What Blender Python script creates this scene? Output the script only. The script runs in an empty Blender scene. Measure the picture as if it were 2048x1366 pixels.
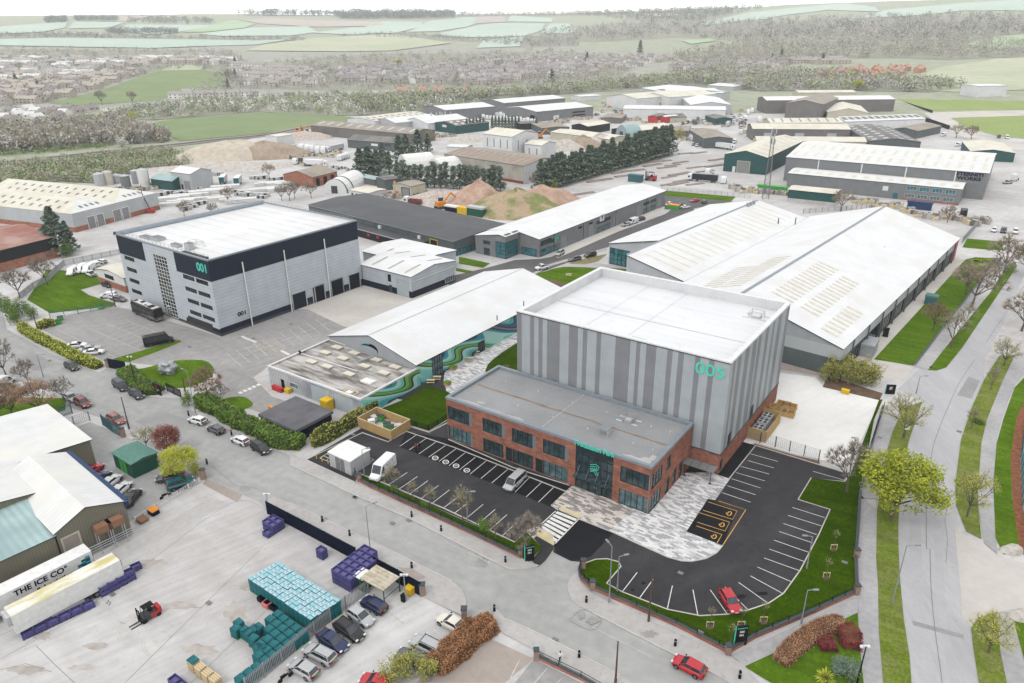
# aerial view of a business park: every length in metres, camera above the origin looking along +y
import bpy,bmesh,math,random
from mathutils import Vector,Matrix,noise
from mathutils.geometry import tessellate_polygon
R=random.Random(7)
scn=bpy.context.scene
COL=scn.collection
rad=math.radians
#camera
FPX,PITCH,ROLL,CH=1445.1,0.4084,-0.0109,71.0
cam_d=bpy.data.cameras.new("camera")
cam_d.sensor_width=36.0
cam_d.lens=FPX/2048*36.0
cam_d.clip_start,cam_d.clip_end=1.0,30000
cam=bpy.data.objects.new("camera",cam_d)
COL.objects.link(cam)
_c,_s=math.cos(PITCH),math.sin(PITCH)
_fw=Vector((0,_c,-_s));_up=Vector((0,_s,_c));_rt=Vector((1,0,0))
_cr,_sr=math.cos(ROLL),math.sin(ROLL)
X=_rt*_cr+_up*_sr
Y=_up*_cr-_rt*_sr
cam.matrix_world=Matrix(((X.x,Y.x,-_fw.x,0),(X.y,Y.y,-_fw.y,0),(X.z,Y.z,-_fw.z,CH),(0,0,0,1)))
scn.camera=cam
CPOS=Vector((0,0,CH))
def ray(px,py):
 u,w=px-1024,py-683
 u,w=u*_cr+w*_sr,-u*_sr+w*_cr
 return Vector((u,FPX*_c-w*_s,-FPX*_s-w*_c)).normalized()
def G(px,py,z=0.0):
 d=ray(px,py)
 return CPOS+d*((z-CH)/d.z)
def proj(P):
 x,y,z=P[0],P[1],P[2]-CH
 d=y*_c-z*_s;v=y*_s+z*_c
 u,w=FPX*x/d,-FPX*v/d
 return(1024+u*_cr-w*_sr,683+u*_sr+w*_cr)
def frame(ox,oy,s):
 return lambda x,y:(ox+x/s,oy+y/s)
F1,F2,F3=frame(0,0,2.9257),frame(680,0,2.9257),frame(1348,0,2.9257)
F4,F5,F6=frame(0,400,2.9257),frame(600,400,2.9257),frame(1200,400,2.4151)
N1,N2,N3=frame(0,820,2.5018),frame(440,960,3.365),frame(580,780,3.365)
N4,N5,N6=frame(860,740,3.365),frame(980,1000,3.4133),frame(1400,860,2.6991)
P1,P2,P3=frame(0,560,4.269),frame(1700,440,4.2701),frame(1640,720,3.5956)
P4,P5,P6=frame(440,640,5.2528),frame(700,560,5.2528),frame(930,380,4.9951)
Q1,Q2,Q3=frame(0,180,4.5528),frame(320,220,5.12),frame(680,180,5.12)
Q4,Q5,Q6=frame(1040,140,4.4522),frame(1440,160,3.3684),frame(0,60,4.096)
Q7,S1=frame(0,1080,4.2667),frame(640,380,5.693)
def fr(f,*pts):
 return[f(*p)for p in pts]
#terrain
_ridge=[(-900,26),(0,31),(300,29),(440,27),(520,28),(640,30),(800,29),(950,28),(1100,27),(1300,22),(1450,16),(1600,8),(1800,1),(2048,-6),(2900,-10)]
RD=3200.0
def _lerp(tab,x):
 if x<=tab[0][0]:return tab[0][1]
 for(a,b),(c,d)in zip(tab,tab[1:]):
  if x<=c:
   t=(x-a)/(c-a);t=t*t*(3-2*t)
   return b+(d-b)*t
 return tab[-1][1]
_razi=[]
for _x in range(-900,2901,100):
 d_=ray(_x,_lerp(_ridge,_x));h_=math.hypot(d_.x,d_.y)
 _razi.append((math.atan2(d_.x,d_.y),CH+RD*d_.z/h_))
def terrain(x,y):
 D=math.hypot(x,y)
 if D<700 or y<0:return 0.0
 az=math.atan2(x,y)
 hr=_lerp(_razi,az)
 s=(D-700)/(RD-700)
 k=s**1.3 if s<1 else max(0.55,1-(s-1)*0.5)
 n=5*noise.noise(Vector((x*.0016,y*.0016,3)))*min(1,s*3)*max(0,min(1,(1.05-s)*4))
 return hr*k+n
def GT(px,py):
 d=ray(px,py);t=60.0
 if d.z<0 and G(px,py).length<705:return G(px,py)
 t=600.0;last=t
 while t<9000:
  p=CPOS+d*t
  if p.z<=terrain(p.x,p.y):
   a,b=last,t
   for _ in range(18):
    m_=(a+b)/2;p=CPOS+d*m_
    if p.z<=terrain(p.x,p.y):b=m_
    else:a=m_
   p=CPOS+d*b
   return Vector((p.x,p.y,terrain(p.x,p.y)))
  last=t;t+=20+t*.004
 return None
#materials
def lin(c):
 c=c/255.0
 return c/12.92 if c<=.04045 else((c+.055)/1.055)**2.4
LK=1.75
def rgb(r,g,b):
 return tuple(min(.86,lin(v)/LK)for v in(r,g,b))+(1,)
MATS={}
def _nodes(name):
 mt=bpy.data.materials.new(name);mt.use_nodes=True
 nt=mt.node_tree;bs=nt.nodes["Principled BSDF"]
 return mt,nt,bs
def mat(key,col,rough=.8,var=.12,scale=1.0,col2=None,amount=.5,metal=0.0,stretch=None,bump=0.0,coords='Object',spec=.1,detail=6.0,ramp=(.35,.65),fine=0.0,rot=0.0,layers=()):
 """surface with a base colour, a second colour in noise-shaped patches and fine brightness noise"""
 mt,nt,bs=_nodes(key)
 N,L=nt.nodes.new,nt.links.new
 tc=N("ShaderNodeTexCoord");mp=N("ShaderNodeMapping")
 L(tc.outputs[coords],mp.inputs[0])
 if stretch:mp.inputs['Scale'].default_value=stretch
 mp.inputs['Rotation'].default_value=(0,0,rot)
 n1=N("ShaderNodeTexNoise");n1 .inputs['Scale'].default_value=scale;n1 .inputs['Detail'].default_value=detail
 n1 .inputs['Roughness'].default_value=.62
 L(mp.outputs[0],n1 .inputs['Vector'])
 mr=N("ShaderNodeMapRange");mr.inputs[1].default_value,mr.inputs[2].default_value=ramp
 mr.inputs[3].default_value,mr.inputs[4].default_value=0,amount
 L(n1 .outputs[0],mr.inputs[0])
 mx=N("ShaderNodeMix");mx.data_type='RGBA'
 c1=rgb(*col);c2=rgb(*(col2 or tuple(v*(1-var)for v in col)))
 mx.inputs[6].default_value,mx.inputs[7].default_value=c1,c2
 L(mr.outputs[0],mx.inputs[0]);out=mx.outputs[2]
 if fine:
  n2=N("ShaderNodeTexNoise");n2 .inputs['Scale'].default_value=scale*14;n2 .inputs['Detail'].default_value=3
  L(mp.outputs[0],n2 .inputs['Vector'])
  m2=N("ShaderNodeMapRange");m2 .inputs[1].default_value,m2 .inputs[2].default_value=.3,.7
  m2 .inputs[3].default_value,m2 .inputs[4].default_value=1-fine,1+fine
  L(n2 .outputs[0],m2 .inputs[0])
  mu=N("ShaderNodeMix");mu.data_type='RGBA';mu.blend_type='MULTIPLY';mu.inputs[0].default_value=1
  L(out,mu.inputs[6]);L(m2 .outputs[0],mu.inputs[7]);out=mu.outputs[2]
 for sc,st,ro,(r0,r1),(v0,v1)in layers:
  m3=N("ShaderNodeMapping");L(tc.outputs[coords],m3 .inputs[0]);m3 .inputs['Rotation'].default_value=(0,0,ro)
  m4=N("ShaderNodeMapping");L(m3 .outputs[0],m4 .inputs[0]);m4 .inputs['Scale'].default_value=st
  n3=N("ShaderNodeTexNoise");n3 .inputs['Scale'].default_value=sc;n3 .inputs['Detail'].default_value=6;L(m4 .outputs[0],n3 .inputs['Vector'])
  r3=N("ShaderNodeMapRange");r3 .inputs[1].default_value,r3 .inputs[2].default_value,r3 .inputs[3].default_value,r3 .inputs[4].default_value=r0,r1,v0,v1;L(n3 .outputs[0],r3 .inputs[0])
  mu=N("ShaderNodeMix");mu.data_type='RGBA';mu.blend_type='MULTIPLY';mu.inputs[0].default_value=1;L(out,mu.inputs[6]);L(r3 .outputs[0],mu.inputs[7]);out=mu.outputs[2]
 L(out,bs.inputs['Base Color'])
 bs.inputs['Roughness'].default_value=rough;bs.inputs['Metallic'].default_value=metal
 bs.inputs['Specular IOR Level'].default_value=spec
 if bump:
  bp=N("ShaderNodeBump");bp.inputs['Strength'].default_value=bump;bp.inputs['Distance'].default_value=.1
  L(n1 .outputs[0],bp.inputs['Height']);L(bp.outputs[0],bs.inputs['Normal'])
 MATS[key]=mt
 return mt
def brickmat(key,c1,c2,mortar,w,h,msize=.01,rough=.85,rot=0.0,offset=.5,bias=0.0,coords='Object',var=.25,vscale=.3,vec=None,sq=1):
 mt,nt,bs=_nodes(key)
 N,L=nt.nodes.new,nt.links.new
 tc=N("ShaderNodeTexCoord");mp=N("ShaderNodeMapping");L(tc.outputs[coords],mp.inputs[0])
 mp.inputs['Rotation'].default_value=(0,0,rot)if not vec else vec
 b=N("ShaderNodeTexBrick");L(mp.outputs[0],b.inputs['Vector'])
 b.inputs['Color1'].default_value,b.inputs['Color2'].default_value=rgb(*c1),rgb(*c2)
 b.inputs['Mortar'].default_value=rgb(*mortar)
 b.inputs['Scale'].default_value=1;b.inputs['Mortar Size'].default_value=msize;b.inputs['Bias'].default_value=bias
 b.inputs['Brick Width'].default_value,b.inputs['Row Height'].default_value=w,h
 b.offset=offset
 n1=N("ShaderNodeTexNoise");n1 .inputs['Scale'].default_value=vscale;n1 .inputs['Detail'].default_value=7
 L(tc.outputs[coords],n1 .inputs['Vector'])
 m2=N("ShaderNodeMapRange");m2 .inputs[1].default_value,m2 .inputs[2].default_value=.3,.7
 m2 .inputs[3].default_value,m2 .inputs[4].default_value=1-var,1+var
 L(n1 .outputs[0],m2 .inputs[0])
 mu=N("ShaderNodeMix");mu.data_type='RGBA';mu.blend_type='MULTIPLY';mu.inputs[0].default_value=1
 L(b.outputs[0],mu.inputs[6]);L(m2 .outputs[0],mu.inputs[7]);L(mu.outputs[2],bs.inputs['Base Color'])
 bs.inputs['Roughness'].default_value=rough;bs.inputs['Specular IOR Level'].default_value=.1
 MATS[key]=mt
 return mt
def ribmat(key,col,pitch=.5,depth=.25,rough=.5,var=.1,axis='u',metal=0.0,dirt=None):
 """profiled sheet: rib shading painted as brightness bands across the flat face (by UV, metres)"""
 mt,nt,bs=_nodes(key)
 N,L=nt.nodes.new,nt.links.new
 uv=N("ShaderNodeUVMap");sp=N("ShaderNodeSeparateXYZ");L(uv.outputs[0],sp.inputs[0])
 mm=N("ShaderNodeMath");mm.operation='PINGPONG';mm.inputs[1].default_value=pitch/2
 L(sp.outputs[0 if axis=='u' else 1],mm.inputs[0])
 mr=N("ShaderNodeMapRange");mr.inputs[1].default_value,mr.inputs[2].default_value=0,pitch/2
 mr.inputs[3].default_value,mr.inputs[4].default_value=1-depth,1+depth*.3  # shade of the ribs put into the colour: dark grooves, brighter crests
 L(mm.outputs[0],mr.inputs[0])
 tc=N("ShaderNodeTexCoord")
 n1=N("ShaderNodeTexNoise");n1 .inputs['Scale'].default_value=.35;n1 .inputs['Detail'].default_value=7
 L(tc.outputs['Object'],n1 .inputs['Vector'])
 m2=N("ShaderNodeMapRange");m2 .inputs[1].default_value,m2 .inputs[2].default_value=.3,.7
 m2 .inputs[3].default_value,m2 .inputs[4].default_value=1-var,1+var*.5
 L(n1 .outputs[0],m2 .inputs[0])
 pr=N("ShaderNodeMath");pr.operation='MULTIPLY';L(mr.outputs[0],pr.inputs[0]);L(m2 .outputs[0],pr.inputs[1])
 mu=N("ShaderNodeMix");mu.data_type='RGBA';mu.blend_type='MULTIPLY';mu.inputs[0].default_value=1
 mu.inputs[6].default_value=rgb(*col);L(pr.outputs[0],mu.inputs[7]);out=mu.outputs[2]
 if dirt:
  n3=N("ShaderNodeTexNoise");n3 .inputs['Scale'].default_value=.12;n3 .inputs['Detail'].default_value=8
  L(tc.outputs['Object'],n3 .inputs['Vector'])
  m3=N("ShaderNodeMapRange");m3 .inputs[1].default_value,m3 .inputs[2].default_value=.42,.68
  m3 .inputs[4].default_value=.75
  L(n3 .outputs[0],m3 .inputs[0])
  md=N("ShaderNodeMix");md.data_type='RGBA';L(m3 .outputs[0],md.inputs[0]);L(out,md.inputs[6]);md.inputs[7].default_value=rgb(*dirt);out=md.outputs[2]
 L(out,bs.inputs['Base Color'])
 bs.inputs['Roughness'].default_value=rough;bs.inputs['Metallic'].default_value=metal;bs.inputs['Specular IOR Level'].default_value=.15
 MATS[key]=mt
 return mt
def glassmat(key,col,rough=.08):
 mt,nt,bs=_nodes(key)
 N,L=nt.nodes.new,nt.links.new
 tc=N("ShaderNodeTexCoord");n1=N("ShaderNodeTexNoise");n1 .inputs['Scale'].default_value=.9;n1 .inputs['Detail'].default_value=3
 L(tc.outputs['Object'],n1 .inputs['Vector'])
 mr=N("ShaderNodeMapRange");mr.inputs[1].default_value,mr.inputs[2].default_value=.35,.68;L(n1 .outputs[0],mr.inputs[0])
 mx=N("ShaderNodeMix");mx.data_type='RGBA';L(mr.outputs[0],mx.inputs[0])
 mx.inputs[6].default_value=rgb(*col);mx.inputs[7].default_value=rgb(*tuple(min(255,v*1.5+8)for v in col))
 L(mx.outputs[2],bs.inputs['Base Color'])
 bs.inputs['Roughness'].default_value=rough;bs.inputs['Specular IOR Level'].default_value=.5
 MATS[key]=mt
 return mt
def plain(key,col,rough=.6,metal=0.0,spec=.14,var=.08,coat=0.0):
 mt=mat(key,col,rough=rough,var=var,scale=1.3,amount=1,metal=metal,spec=spec)
 if coat:mt.node_tree.nodes["Principled BSDF"].inputs['Coat Weight'].default_value=coat
 return mt
#mesh builder
class MB:
 def __init__(s):s.v,s.f,s.m,s.uv=[],[],[],[]
 def add(s,pts,faces,m):
  o=len(s.v);s.v+=[tuple(p)for p in pts]
  for f in faces:
   s.f.append(tuple(i+o for i in f));s.m.append(m);s.uv.append(None)
  return s
 def quad(s,a,b,c,d,m,uv=None):
  s.add([a,b,c,d],[(0,1,2,3)],m)
  if uv:s.uv[-1]=uv
  return s
 def wall(s,a,b,z0,z1,m):
  """vertical quad from a to b; normal to the right of a->b seen from above; UV in metres"""
  l=math.hypot(b[0]-a[0],b[1]-a[1])
  return s.quad((a[0],a[1],z0),(b[0],b[1],z0),(b[0],b[1],z1),(a[0],a[1],z1),m,[(0,z0),(l,z0),(l,z1),(0,z1)])
 def roofq(s,a,b,c,d,m):
  """sloping quad, a->b along the eave; UV u along the eave"""
  A,B,C_,D_=map(Vector,(a,b,c,d));l=(B-A).length;h=(D_-A).length
  return s.quad(a,b,c,d,m,[(0,0),(l,0),(l,h),(0,h)])
 def poly(s,pts,m):return s.add(pts,[tuple(range(len(pts)))],m)
 def box(s,cx,cy,z0,sx,sy,sz,m,rz=0.0,top=None,bottom=False):
  c,n=math.cos(rz),math.sin(rz);p=[]
  for z in(z0,z0+sz):
   for dx,dy in((-1,-1),(1,-1),(1,1),(-1,1)):
    x,y=dx*sx/2,dy*sy/2
    p.append((cx+x*c-y*n,cy+x*n+y*c,z))
  fs=[(0,1,5,4),(1,2,6,5),(2,3,7,6),(3,0,4,7)]
  s.add(p,fs,m);s.add(p,[(4,5,6,7)],top or m)
  if bottom:s.add(p,[(3,2,1,0)],m)
  return s
 def prism(s,pts,z0,z1,m,top=None):
  n=len(pts)
  for i in range(n):s.wall(pts[i],pts[(i+1)%n],z0,z1,m)
  s.poly([(p[0],p[1],z1)for p in pts],top or m)
  return s
 def tube(s,p0,p1,r0,r1,m,n=6,cap=True):
  p0,p1=Vector(p0),Vector(p1);d=(p1-p0)
  if d.length<1e-6:return s
  d.normalize();a=d.orthogonal().normalized();b=d.cross(a)
  pts=[p0+(a*math.cos(2*math.pi*i/n)+b*math.sin(2*math.pi*i/n))*r0 for i in range(n)]
  pts+=[p1+(a*math.cos(2*math.pi*i/n)+b*math.sin(2*math.pi*i/n))*r1 for i in range(n)]
  fs=[(i,(i+1)%n,n+(i+1)%n,n+i)for i in range(n)]
  if cap:fs.append(tuple(range(n,2*n)));fs.append(tuple(range(n-1,-1,-1)))
  return s.add(pts,fs,m)
 def path(s,pts,r,m,n=6):
  for a,b in zip(pts,pts[1:]):s.tube(a,b,r,r,m,n)
  return s
 def strip(s,pts,w,z,m,h=0.0):
  """flat ribbon along a plan polyline; with h a kerb-like raised ribbon"""
  P=[Vector((p[0],p[1],0))for p in pts]
  L_,R_=[],[]
  for i,p in enumerate(P):
   a=P[max(0,i-1)];b=P[min(len(P)-1,i+1)]
   t=(b-a)
   if t.length<1e-6:t=Vector((1,0,0))
   t.normalize();nn=Vector((-t.y,t.x,0))*w/2
   L_.append(p+nn);R_.append(p-nn)
  for i in range(len(P)-1):
   a,b,c,d=R_[i],R_[i+1],L_[i+1],L_[i]
   zt=z+h
   s.quad((a.x,a.y,zt),(b.x,b.y,zt),(c.x,c.y,zt),(d.x,d.y,zt),m)
   if h:
    s.wall(a,b,z,zt,m);s.wall(c,d,z,zt,m)
  if h:
   s.wall(L_[0],R_[0],z,z+h,m);s.wall(R_[-1],L_[-1],z,z+h,m)
  return s
 def build(s,name,parent=None,smooth=False,loc=None):
  me=bpy.data.meshes.new(name)
  me.from_pydata(s.v,[],s.f)
  keys=list(dict.fromkeys(s.m));idx={k:i for i,k in enumerate(keys)}
  for k in keys:me.materials.append(MATS[k])
  me.polygons.foreach_set("material_index",[idx[k]for k in s.m])
  if smooth:me.polygons.foreach_set("use_smooth",[True]*len(s.f))
  if any(u is not None for u in s.uv):
   ul=me.uv_layers.new(name="UVMap")
   for p,u in zip(me.polygons,s.uv):
    if u:
     for li,c in zip(p.loop_indices,u):ul.data[li].uv=c
  me.update()
  o=bpy.data.objects.new(name,me);COL.objects.link(o)
  if parent:o.parent=parent
  if loc:o.location=loc
  return o
def tag(o,label,cat,group=None,kind=None):
 if label:o["label"]=label
 if cat:o["category"]=cat
 if group:o["group"]=group
 if kind:o["kind"]=kind
 return o
def thing(name,label,cat,loc=(0,0,0),rz=0.0,group=None):
 o=bpy.data.objects.new(name,None);COL.objects.link(o)
 o.empty_display_size=.5
 o.location=loc;o.rotation_euler=(0,0,rz)
 return tag(o,label,cat,group)
def copy_tree(o,parent=None):
 c=o.copy();COL.objects.link(c);c.parent=parent
 for ch in CHILD.get(o.name,()):copy_tree(ch,c)
 return c
CHILD={}
def index_children(root):
 for ch in root.children_recursive:
  CHILD.setdefault(ch.parent.name,[]).append(ch)
def struct(o):
 o["kind"]="structure";return o
def stuff(o,label=None,cat=None):
 o["kind"]="stuff";return tag(o,label,cat)
def smooth(pts,n=4,closed=False):
 out=[];k=len(pts)
 rng=range(k)if closed else range(k-1)
 for i in rng:
  p0=pts[(i-1)%k]if closed or i>0 else pts[i]
  p1,p2=pts[i],pts[(i+1)%k]
  p3=pts[(i+2)%k]if closed or i+2<k else p2
  for j in range(n):
   t=j/n
   out.append(tuple(.5*(2*b+(c-a)*t+(2*a-5*b+4*c-d)*t*t+(3*b-a-3*c+d)*t**3)for a,b,c,d in zip(p0,p1,p2,p3)))
 if not closed:out.append(tuple(pts[-1]))
 return out
def patch(name,px,m,z,raise_=0.0,side=None):
 """ground sheet from a photo outline laid on the ground plane (its true plan)"""
 pts=[G(x,y)for x,y in px]
 area=sum(a.x*b.y-b.x*a.y for a,b in zip(pts,pts[1:]+pts[:1]))
 if area<0:pts.reverse()
 b=MB()
 if raise_:
  n=len(pts)
  for i in range(n):b.wall(pts[i],pts[(i+1)%n],0,z+raise_,side or m)
 tris=tessellate_polygon([[Vector((p.x,p.y,0))for p in pts]])
 vs=[(p.x,p.y,z+raise_)for p in pts];o=len(b.v);b.v+=vs
 for t in tris:
  a,c,d=(vs[i]for i in t)
  if(c[0]-a[0])*(d[1]-a[1])-(c[1]-a[1])*(d[0]-a[0])<0:t=t[::-1]
  b.f.append(tuple(i+o for i in t));b.m.append(m);b.uv.append(None)
 return struct(b.build(name))
def drape(name,px,m,off,step=60.0,kind='structure'):
 """field on the hills: outline marched onto the terrain, cut into a grid that follows it"""
 pts=[GT(x,y)for x,y in px];pts=[p for p in pts if p]
 bm=bmesh.new()
 vs=[bm.verts.new((p.x,p.y,0))for p in pts]
 try:bm.faces.new(vs)
 except ValueError:return None
 bmesh.ops.triangulate(bm,faces=bm.faces[:])
 xs=[p.x for p in pts];ys=[p.y for p in pts]
 st=max(step,(max(xs)-min(xs))/40,(max(ys)-min(ys))/40)
 for ax,lo,hi in((0,min(xs),max(xs)),(1,min(ys),max(ys))):
  k=math.ceil(lo/st)*st
  while k<hi:
   co=(k,0,0)if ax==0 else(0,k,0);no=(1,0,0)if ax==0 else(0,1,0)
   bmesh.ops.bisect_plane(bm,geom=bm.verts[:]+bm.edges[:]+bm.faces[:],plane_co=co,plane_no=no);k+=st
 for v in bm.verts:v.co.z=terrain(v.co.x,v.co.y)+off
 for f in bm.faces:
  f.normal_update()
  if f.normal.z<0:f.normal_flip()
 me=bpy.data.meshes.new(name);bm.to_mesh(me);bm.free()
 me.materials.append(MATS[m])
 o=bpy.data.objects.new(name,me);COL.objects.link(o);o["kind"]=kind
 return o
def text(name,body,size,m,parent,loc,rot,ext=.02,bold=0.0,sx=1.0,align='CENTER'):
 cu=bpy.data.curves.new(name,'FONT');cu.body=body;cu.size=size;cu.extrude=ext;cu.offset=bold;cu.align_x=align;cu.align_y='CENTER'
 t=bpy.data.objects.new(name+"_src",cu);COL.objects.link(t)
 bpy.context.view_layer.update()
 me=bpy.data.meshes.new_from_object(t.evaluated_get(bpy.context.evaluated_depsgraph_get()))
 bpy.data.objects.remove(t)
 me.materials.clear();me.materials.append(MATS[m])
 o=bpy.data.objects.new(name,me);COL.objects.link(o)
 o.parent=parent;o.location=loc;o.rotation_euler=rot;o.scale=(sx,1,1)
 return o
#light, sky, air
w=bpy.data.worlds.new("World");scn.world=w;w.use_nodes=True
wn,wl=w.node_tree.nodes,w.node_tree.links
SUN_EL,SUN_AZ=rad(52),rad(215)
sky=wn.new("ShaderNodeTexSky");sky.sky_type='NISHITA';sky.sun_disc=False
sky.sun_elevation,sky.sun_rotation=SUN_EL,SUN_AZ
sky.air_density,sky.dust_density,sky.ozone_density=1.0,3.0,1.0
tcw=wn.new("ShaderNodeTexCoord");nzw=wn.new("ShaderNodeTexNoise");nzw.inputs['Scale'].default_value=2.2;nzw.inputs['Detail'].default_value=6
wl.new(tcw.outputs['Generated'],nzw.inputs['Vector'])
mrw=wn.new("ShaderNodeMapRange");mrw.inputs[3].default_value,mrw.inputs[4].default_value=16.0,19.0
wl.new(nzw.outputs[0],mrw.inputs[0])
hs=wn.new("ShaderNodeMix");hs.data_type='RGBA';hs.inputs[0].default_value=.88
wl.new(sky.outputs[0],hs.inputs[6]);wl.new(mrw.outputs[0],hs.inputs[7])
wl.new(hs.outputs[2],wn['Background'].inputs[0]);wn['Background'].inputs[1].default_value=.085
sd=bpy.data.lights.new("sun",'SUN');sd.energy=1.2;sd.angle=rad(16);sd.color=(1,.985,.96)
sun=bpy.data.objects.new("sun",sd);COL.objects.link(sun)
sun.rotation_euler=Vector((-math.sin(SUN_AZ)*math.cos(SUN_EL),-math.cos(SUN_AZ)*math.cos(SUN_EL),-math.sin(SUN_EL))).to_track_quat('-Z','Y').to_euler()
scn.view_settings.view_transform='Standard';scn.view_settings.look='None'
scn.view_settings.exposure=0.45;scn.view_settings.gamma=1.0
scn.cycles.use_denoising=True
scn.cycles.max_bounces=5;scn.cycles.diffuse_bounces=2;scn.cycles.glossy_bounces=2;scn.cycles.volume_bounces=1
scn.cycles.transparent_max_bounces=6
HAZE=0.00009  # thin; far woods and fields are painted paler to stand in for more haze
hz=MB();hz.box(0,3500,-1.0,12000,9600,330,'haze',bottom=True)if False else None
mt,nt,bs=_nodes('haze');nt.nodes.remove(bs)
pv=nt.nodes.new("ShaderNodeVolumePrincipled");pv.inputs['Density'].default_value=HAZE;pv.inputs['Color'].default_value=(.95,.97,1,1)
pv.inputs['Anisotropy'].default_value=.2
nt.links.new(pv.outputs[0],nt.nodes['Material Output'].inputs['Volume']);MATS['haze']=mt
hz=MB();hz.box(0,3400,-1.5,13000,7800,340,'haze',bottom=True)
stuff(hz.build('haze'))
#surface table
EA=rad(-35.44)
mat('scrub',(170,174,154),.95,scale=.06,col2=(150,156,134),amount=1,fine=.25,bump=.3,detail=9)
mat('field',(168,192,160),.95,scale=.004,col2=(165,182,140),amount=1,fine=.06)
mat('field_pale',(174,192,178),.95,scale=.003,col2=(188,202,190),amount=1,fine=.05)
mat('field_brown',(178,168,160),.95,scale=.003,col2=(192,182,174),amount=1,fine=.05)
mat('field_straw',(188,190,166),.95,scale=.006,col2=(172,180,150),amount=1,fine=.08)
STK=[(.9,(.1,1.3,1),rad(-38),(.3,.7),(.90,1.05)),(.35,(.12,1,1),rad(40),(.35,.68),(.93,1.04)),(1.6,(1,1,1),0,(.60,.70),(1,.86))]
mat('yard',(207,206,205),.9,scale=.03,col2=(189,186,184),amount=1,fine=.06,detail=12,bump=.05,ramp=(.42,.6),layers=STK)
mat('asphalt',(172,172,171),.9,scale=.05,col2=(158,158,157),amount=1,fine=.08,detail=12,layers=[(.7,(.08,1.2,1),rad(30),(.3,.7),(.93,1.05)),(2.2,(1,1,1),0,(.62,.72),(1,.84))])
mat('asphalt_patch',(148,147,148),.9,scale=.2,col2=(160,158,158),amount=1,fine=.08)
mat('asphalt_old',(168,166,165),.9,scale=.05,col2=(154,152,151),amount=1,fine=.09,detail=12,layers=STK)
mat('roadgrey',(186,186,187),.9,scale=.09,col2=(174,174,177),amount=1,fine=.06,detail=12,stretch=(2.2,.25,1),rot=rad(-10),layers=[(1.9,(1,1,1),0,(.62,.72),(1,.86))])
mat('tarmac',(52,52,55),.8,scale=.05,col2=(64,63,66),amount=1,fine=.10,detail=12,layers=[(.25,(.3,1,1),rad(-35),(.5,.75),(1,1.45)),(1.1,(1,1,1),0,(.6,.72),(1,.72))])
mat('tarmac_new',(24,26,31),.9,scale=.07,col2=(34,35,38),amount=1,fine=.12,detail=12)
mat('tarmac_mid',(108,106,107),.85,scale=.06,col2=(92,91,92),amount=1,fine=.08,detail=12)
mat('footway',(188,186,184),.9,scale=.08,col2=(172,169,167),amount=1,fine=.07,detail=12,layers=STK[2:])
mat('footway_grey',(160,160,162),.9,scale=.1,col2=(180,178,178),amount=1,fine=.1,detail=12)
mat('kerb',(206,203,198),.9,scale=.3,col2=(186,182,176),amount=1)
mat('concrete_white',(236,235,233),.85,scale=.05,col2=(224,222,218),amount=1,fine=.03,detail=10,layers=[(.5,(.1,1,1),rad(-35),(.5,.75),(1,.93))])
mat('concrete_pale',(208,204,198),.9,scale=.06,col2=(190,185,178),amount=1,fine=.04,detail=10)
mat('concrete_brown',(176,166,158),.9,scale=.08,col2=(156,146,138),amount=1,fine=.06,detail=10)
mat('lawn',(60,84,2),1,scale=.14,col2=(46,70,0),amount=1,fine=.22,detail=9,bump=.2,spec=0,layers=[(.5,(.25,1.4,1),rad(35),(.35,.65),(.84,1.12)),(2.4,(1,1,1),0,(.58,.7),(1,1.35))])
mat('lawn_mid',(92,120,30),1,scale=.12,col2=(76,104,20),amount=1,fine=.18,detail=9,bump=.2,spec=0,layers=[(.5,(.25,1.4,1),rad(35),(.35,.65),(.84,1.12)),(2.4,(1,1,1),0,(.58,.7),(1,1.35))])
mat('verge',(102,122,36),1,scale=.22,col2=(124,128,74),amount=1,fine=.25,detail=9,bump=.2,spec=0,layers=[(.5,(.25,1.4,1),rad(35),(.35,.65),(.84,1.12)),(2.4,(1,1,1),0,(.58,.7),(1,1.35))])
mat('bark',(150,98,72),.95,scale=1.5,col2=(112,70,50),amount=1,fine=.3)
mat('soil',(120,98,84),.95,scale=.8,col2=(96,76,64),amount=1,fine=.2)
mat('bed',(148,140,104),.95,scale=.9,col2=(118,112,80),amount=1,fine=.3)
mat('ballast',(168,160,154),.95,scale=.4,col2=(140,132,126),amount=1,fine=.2)
mat('paint_white',(236,236,232),.7,scale=2.0,col2=(200,199,196),amount=.7)
mat('paint_worn',(214,213,209),.8,scale=1.6,col2=(176,174,172),amount=1)
mat('paint_yellow',(226,176,92),.7,scale=2.0,col2=(200,160,96),amount=.8)
mat('paint_yworn',(214,190,142),.8,scale=1.6,col2=(178,168,150),amount=1)
mat('tactile',(218,206,172),.9,scale=.5,col2=(204,190,152),amount=1)
mat('crack',(138,136,135),.9,scale=1)
mat('rubble',(206,196,188),.95,scale=.8,col2=(172,158,148),amount=1,fine=.3,bump=.5)
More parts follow.
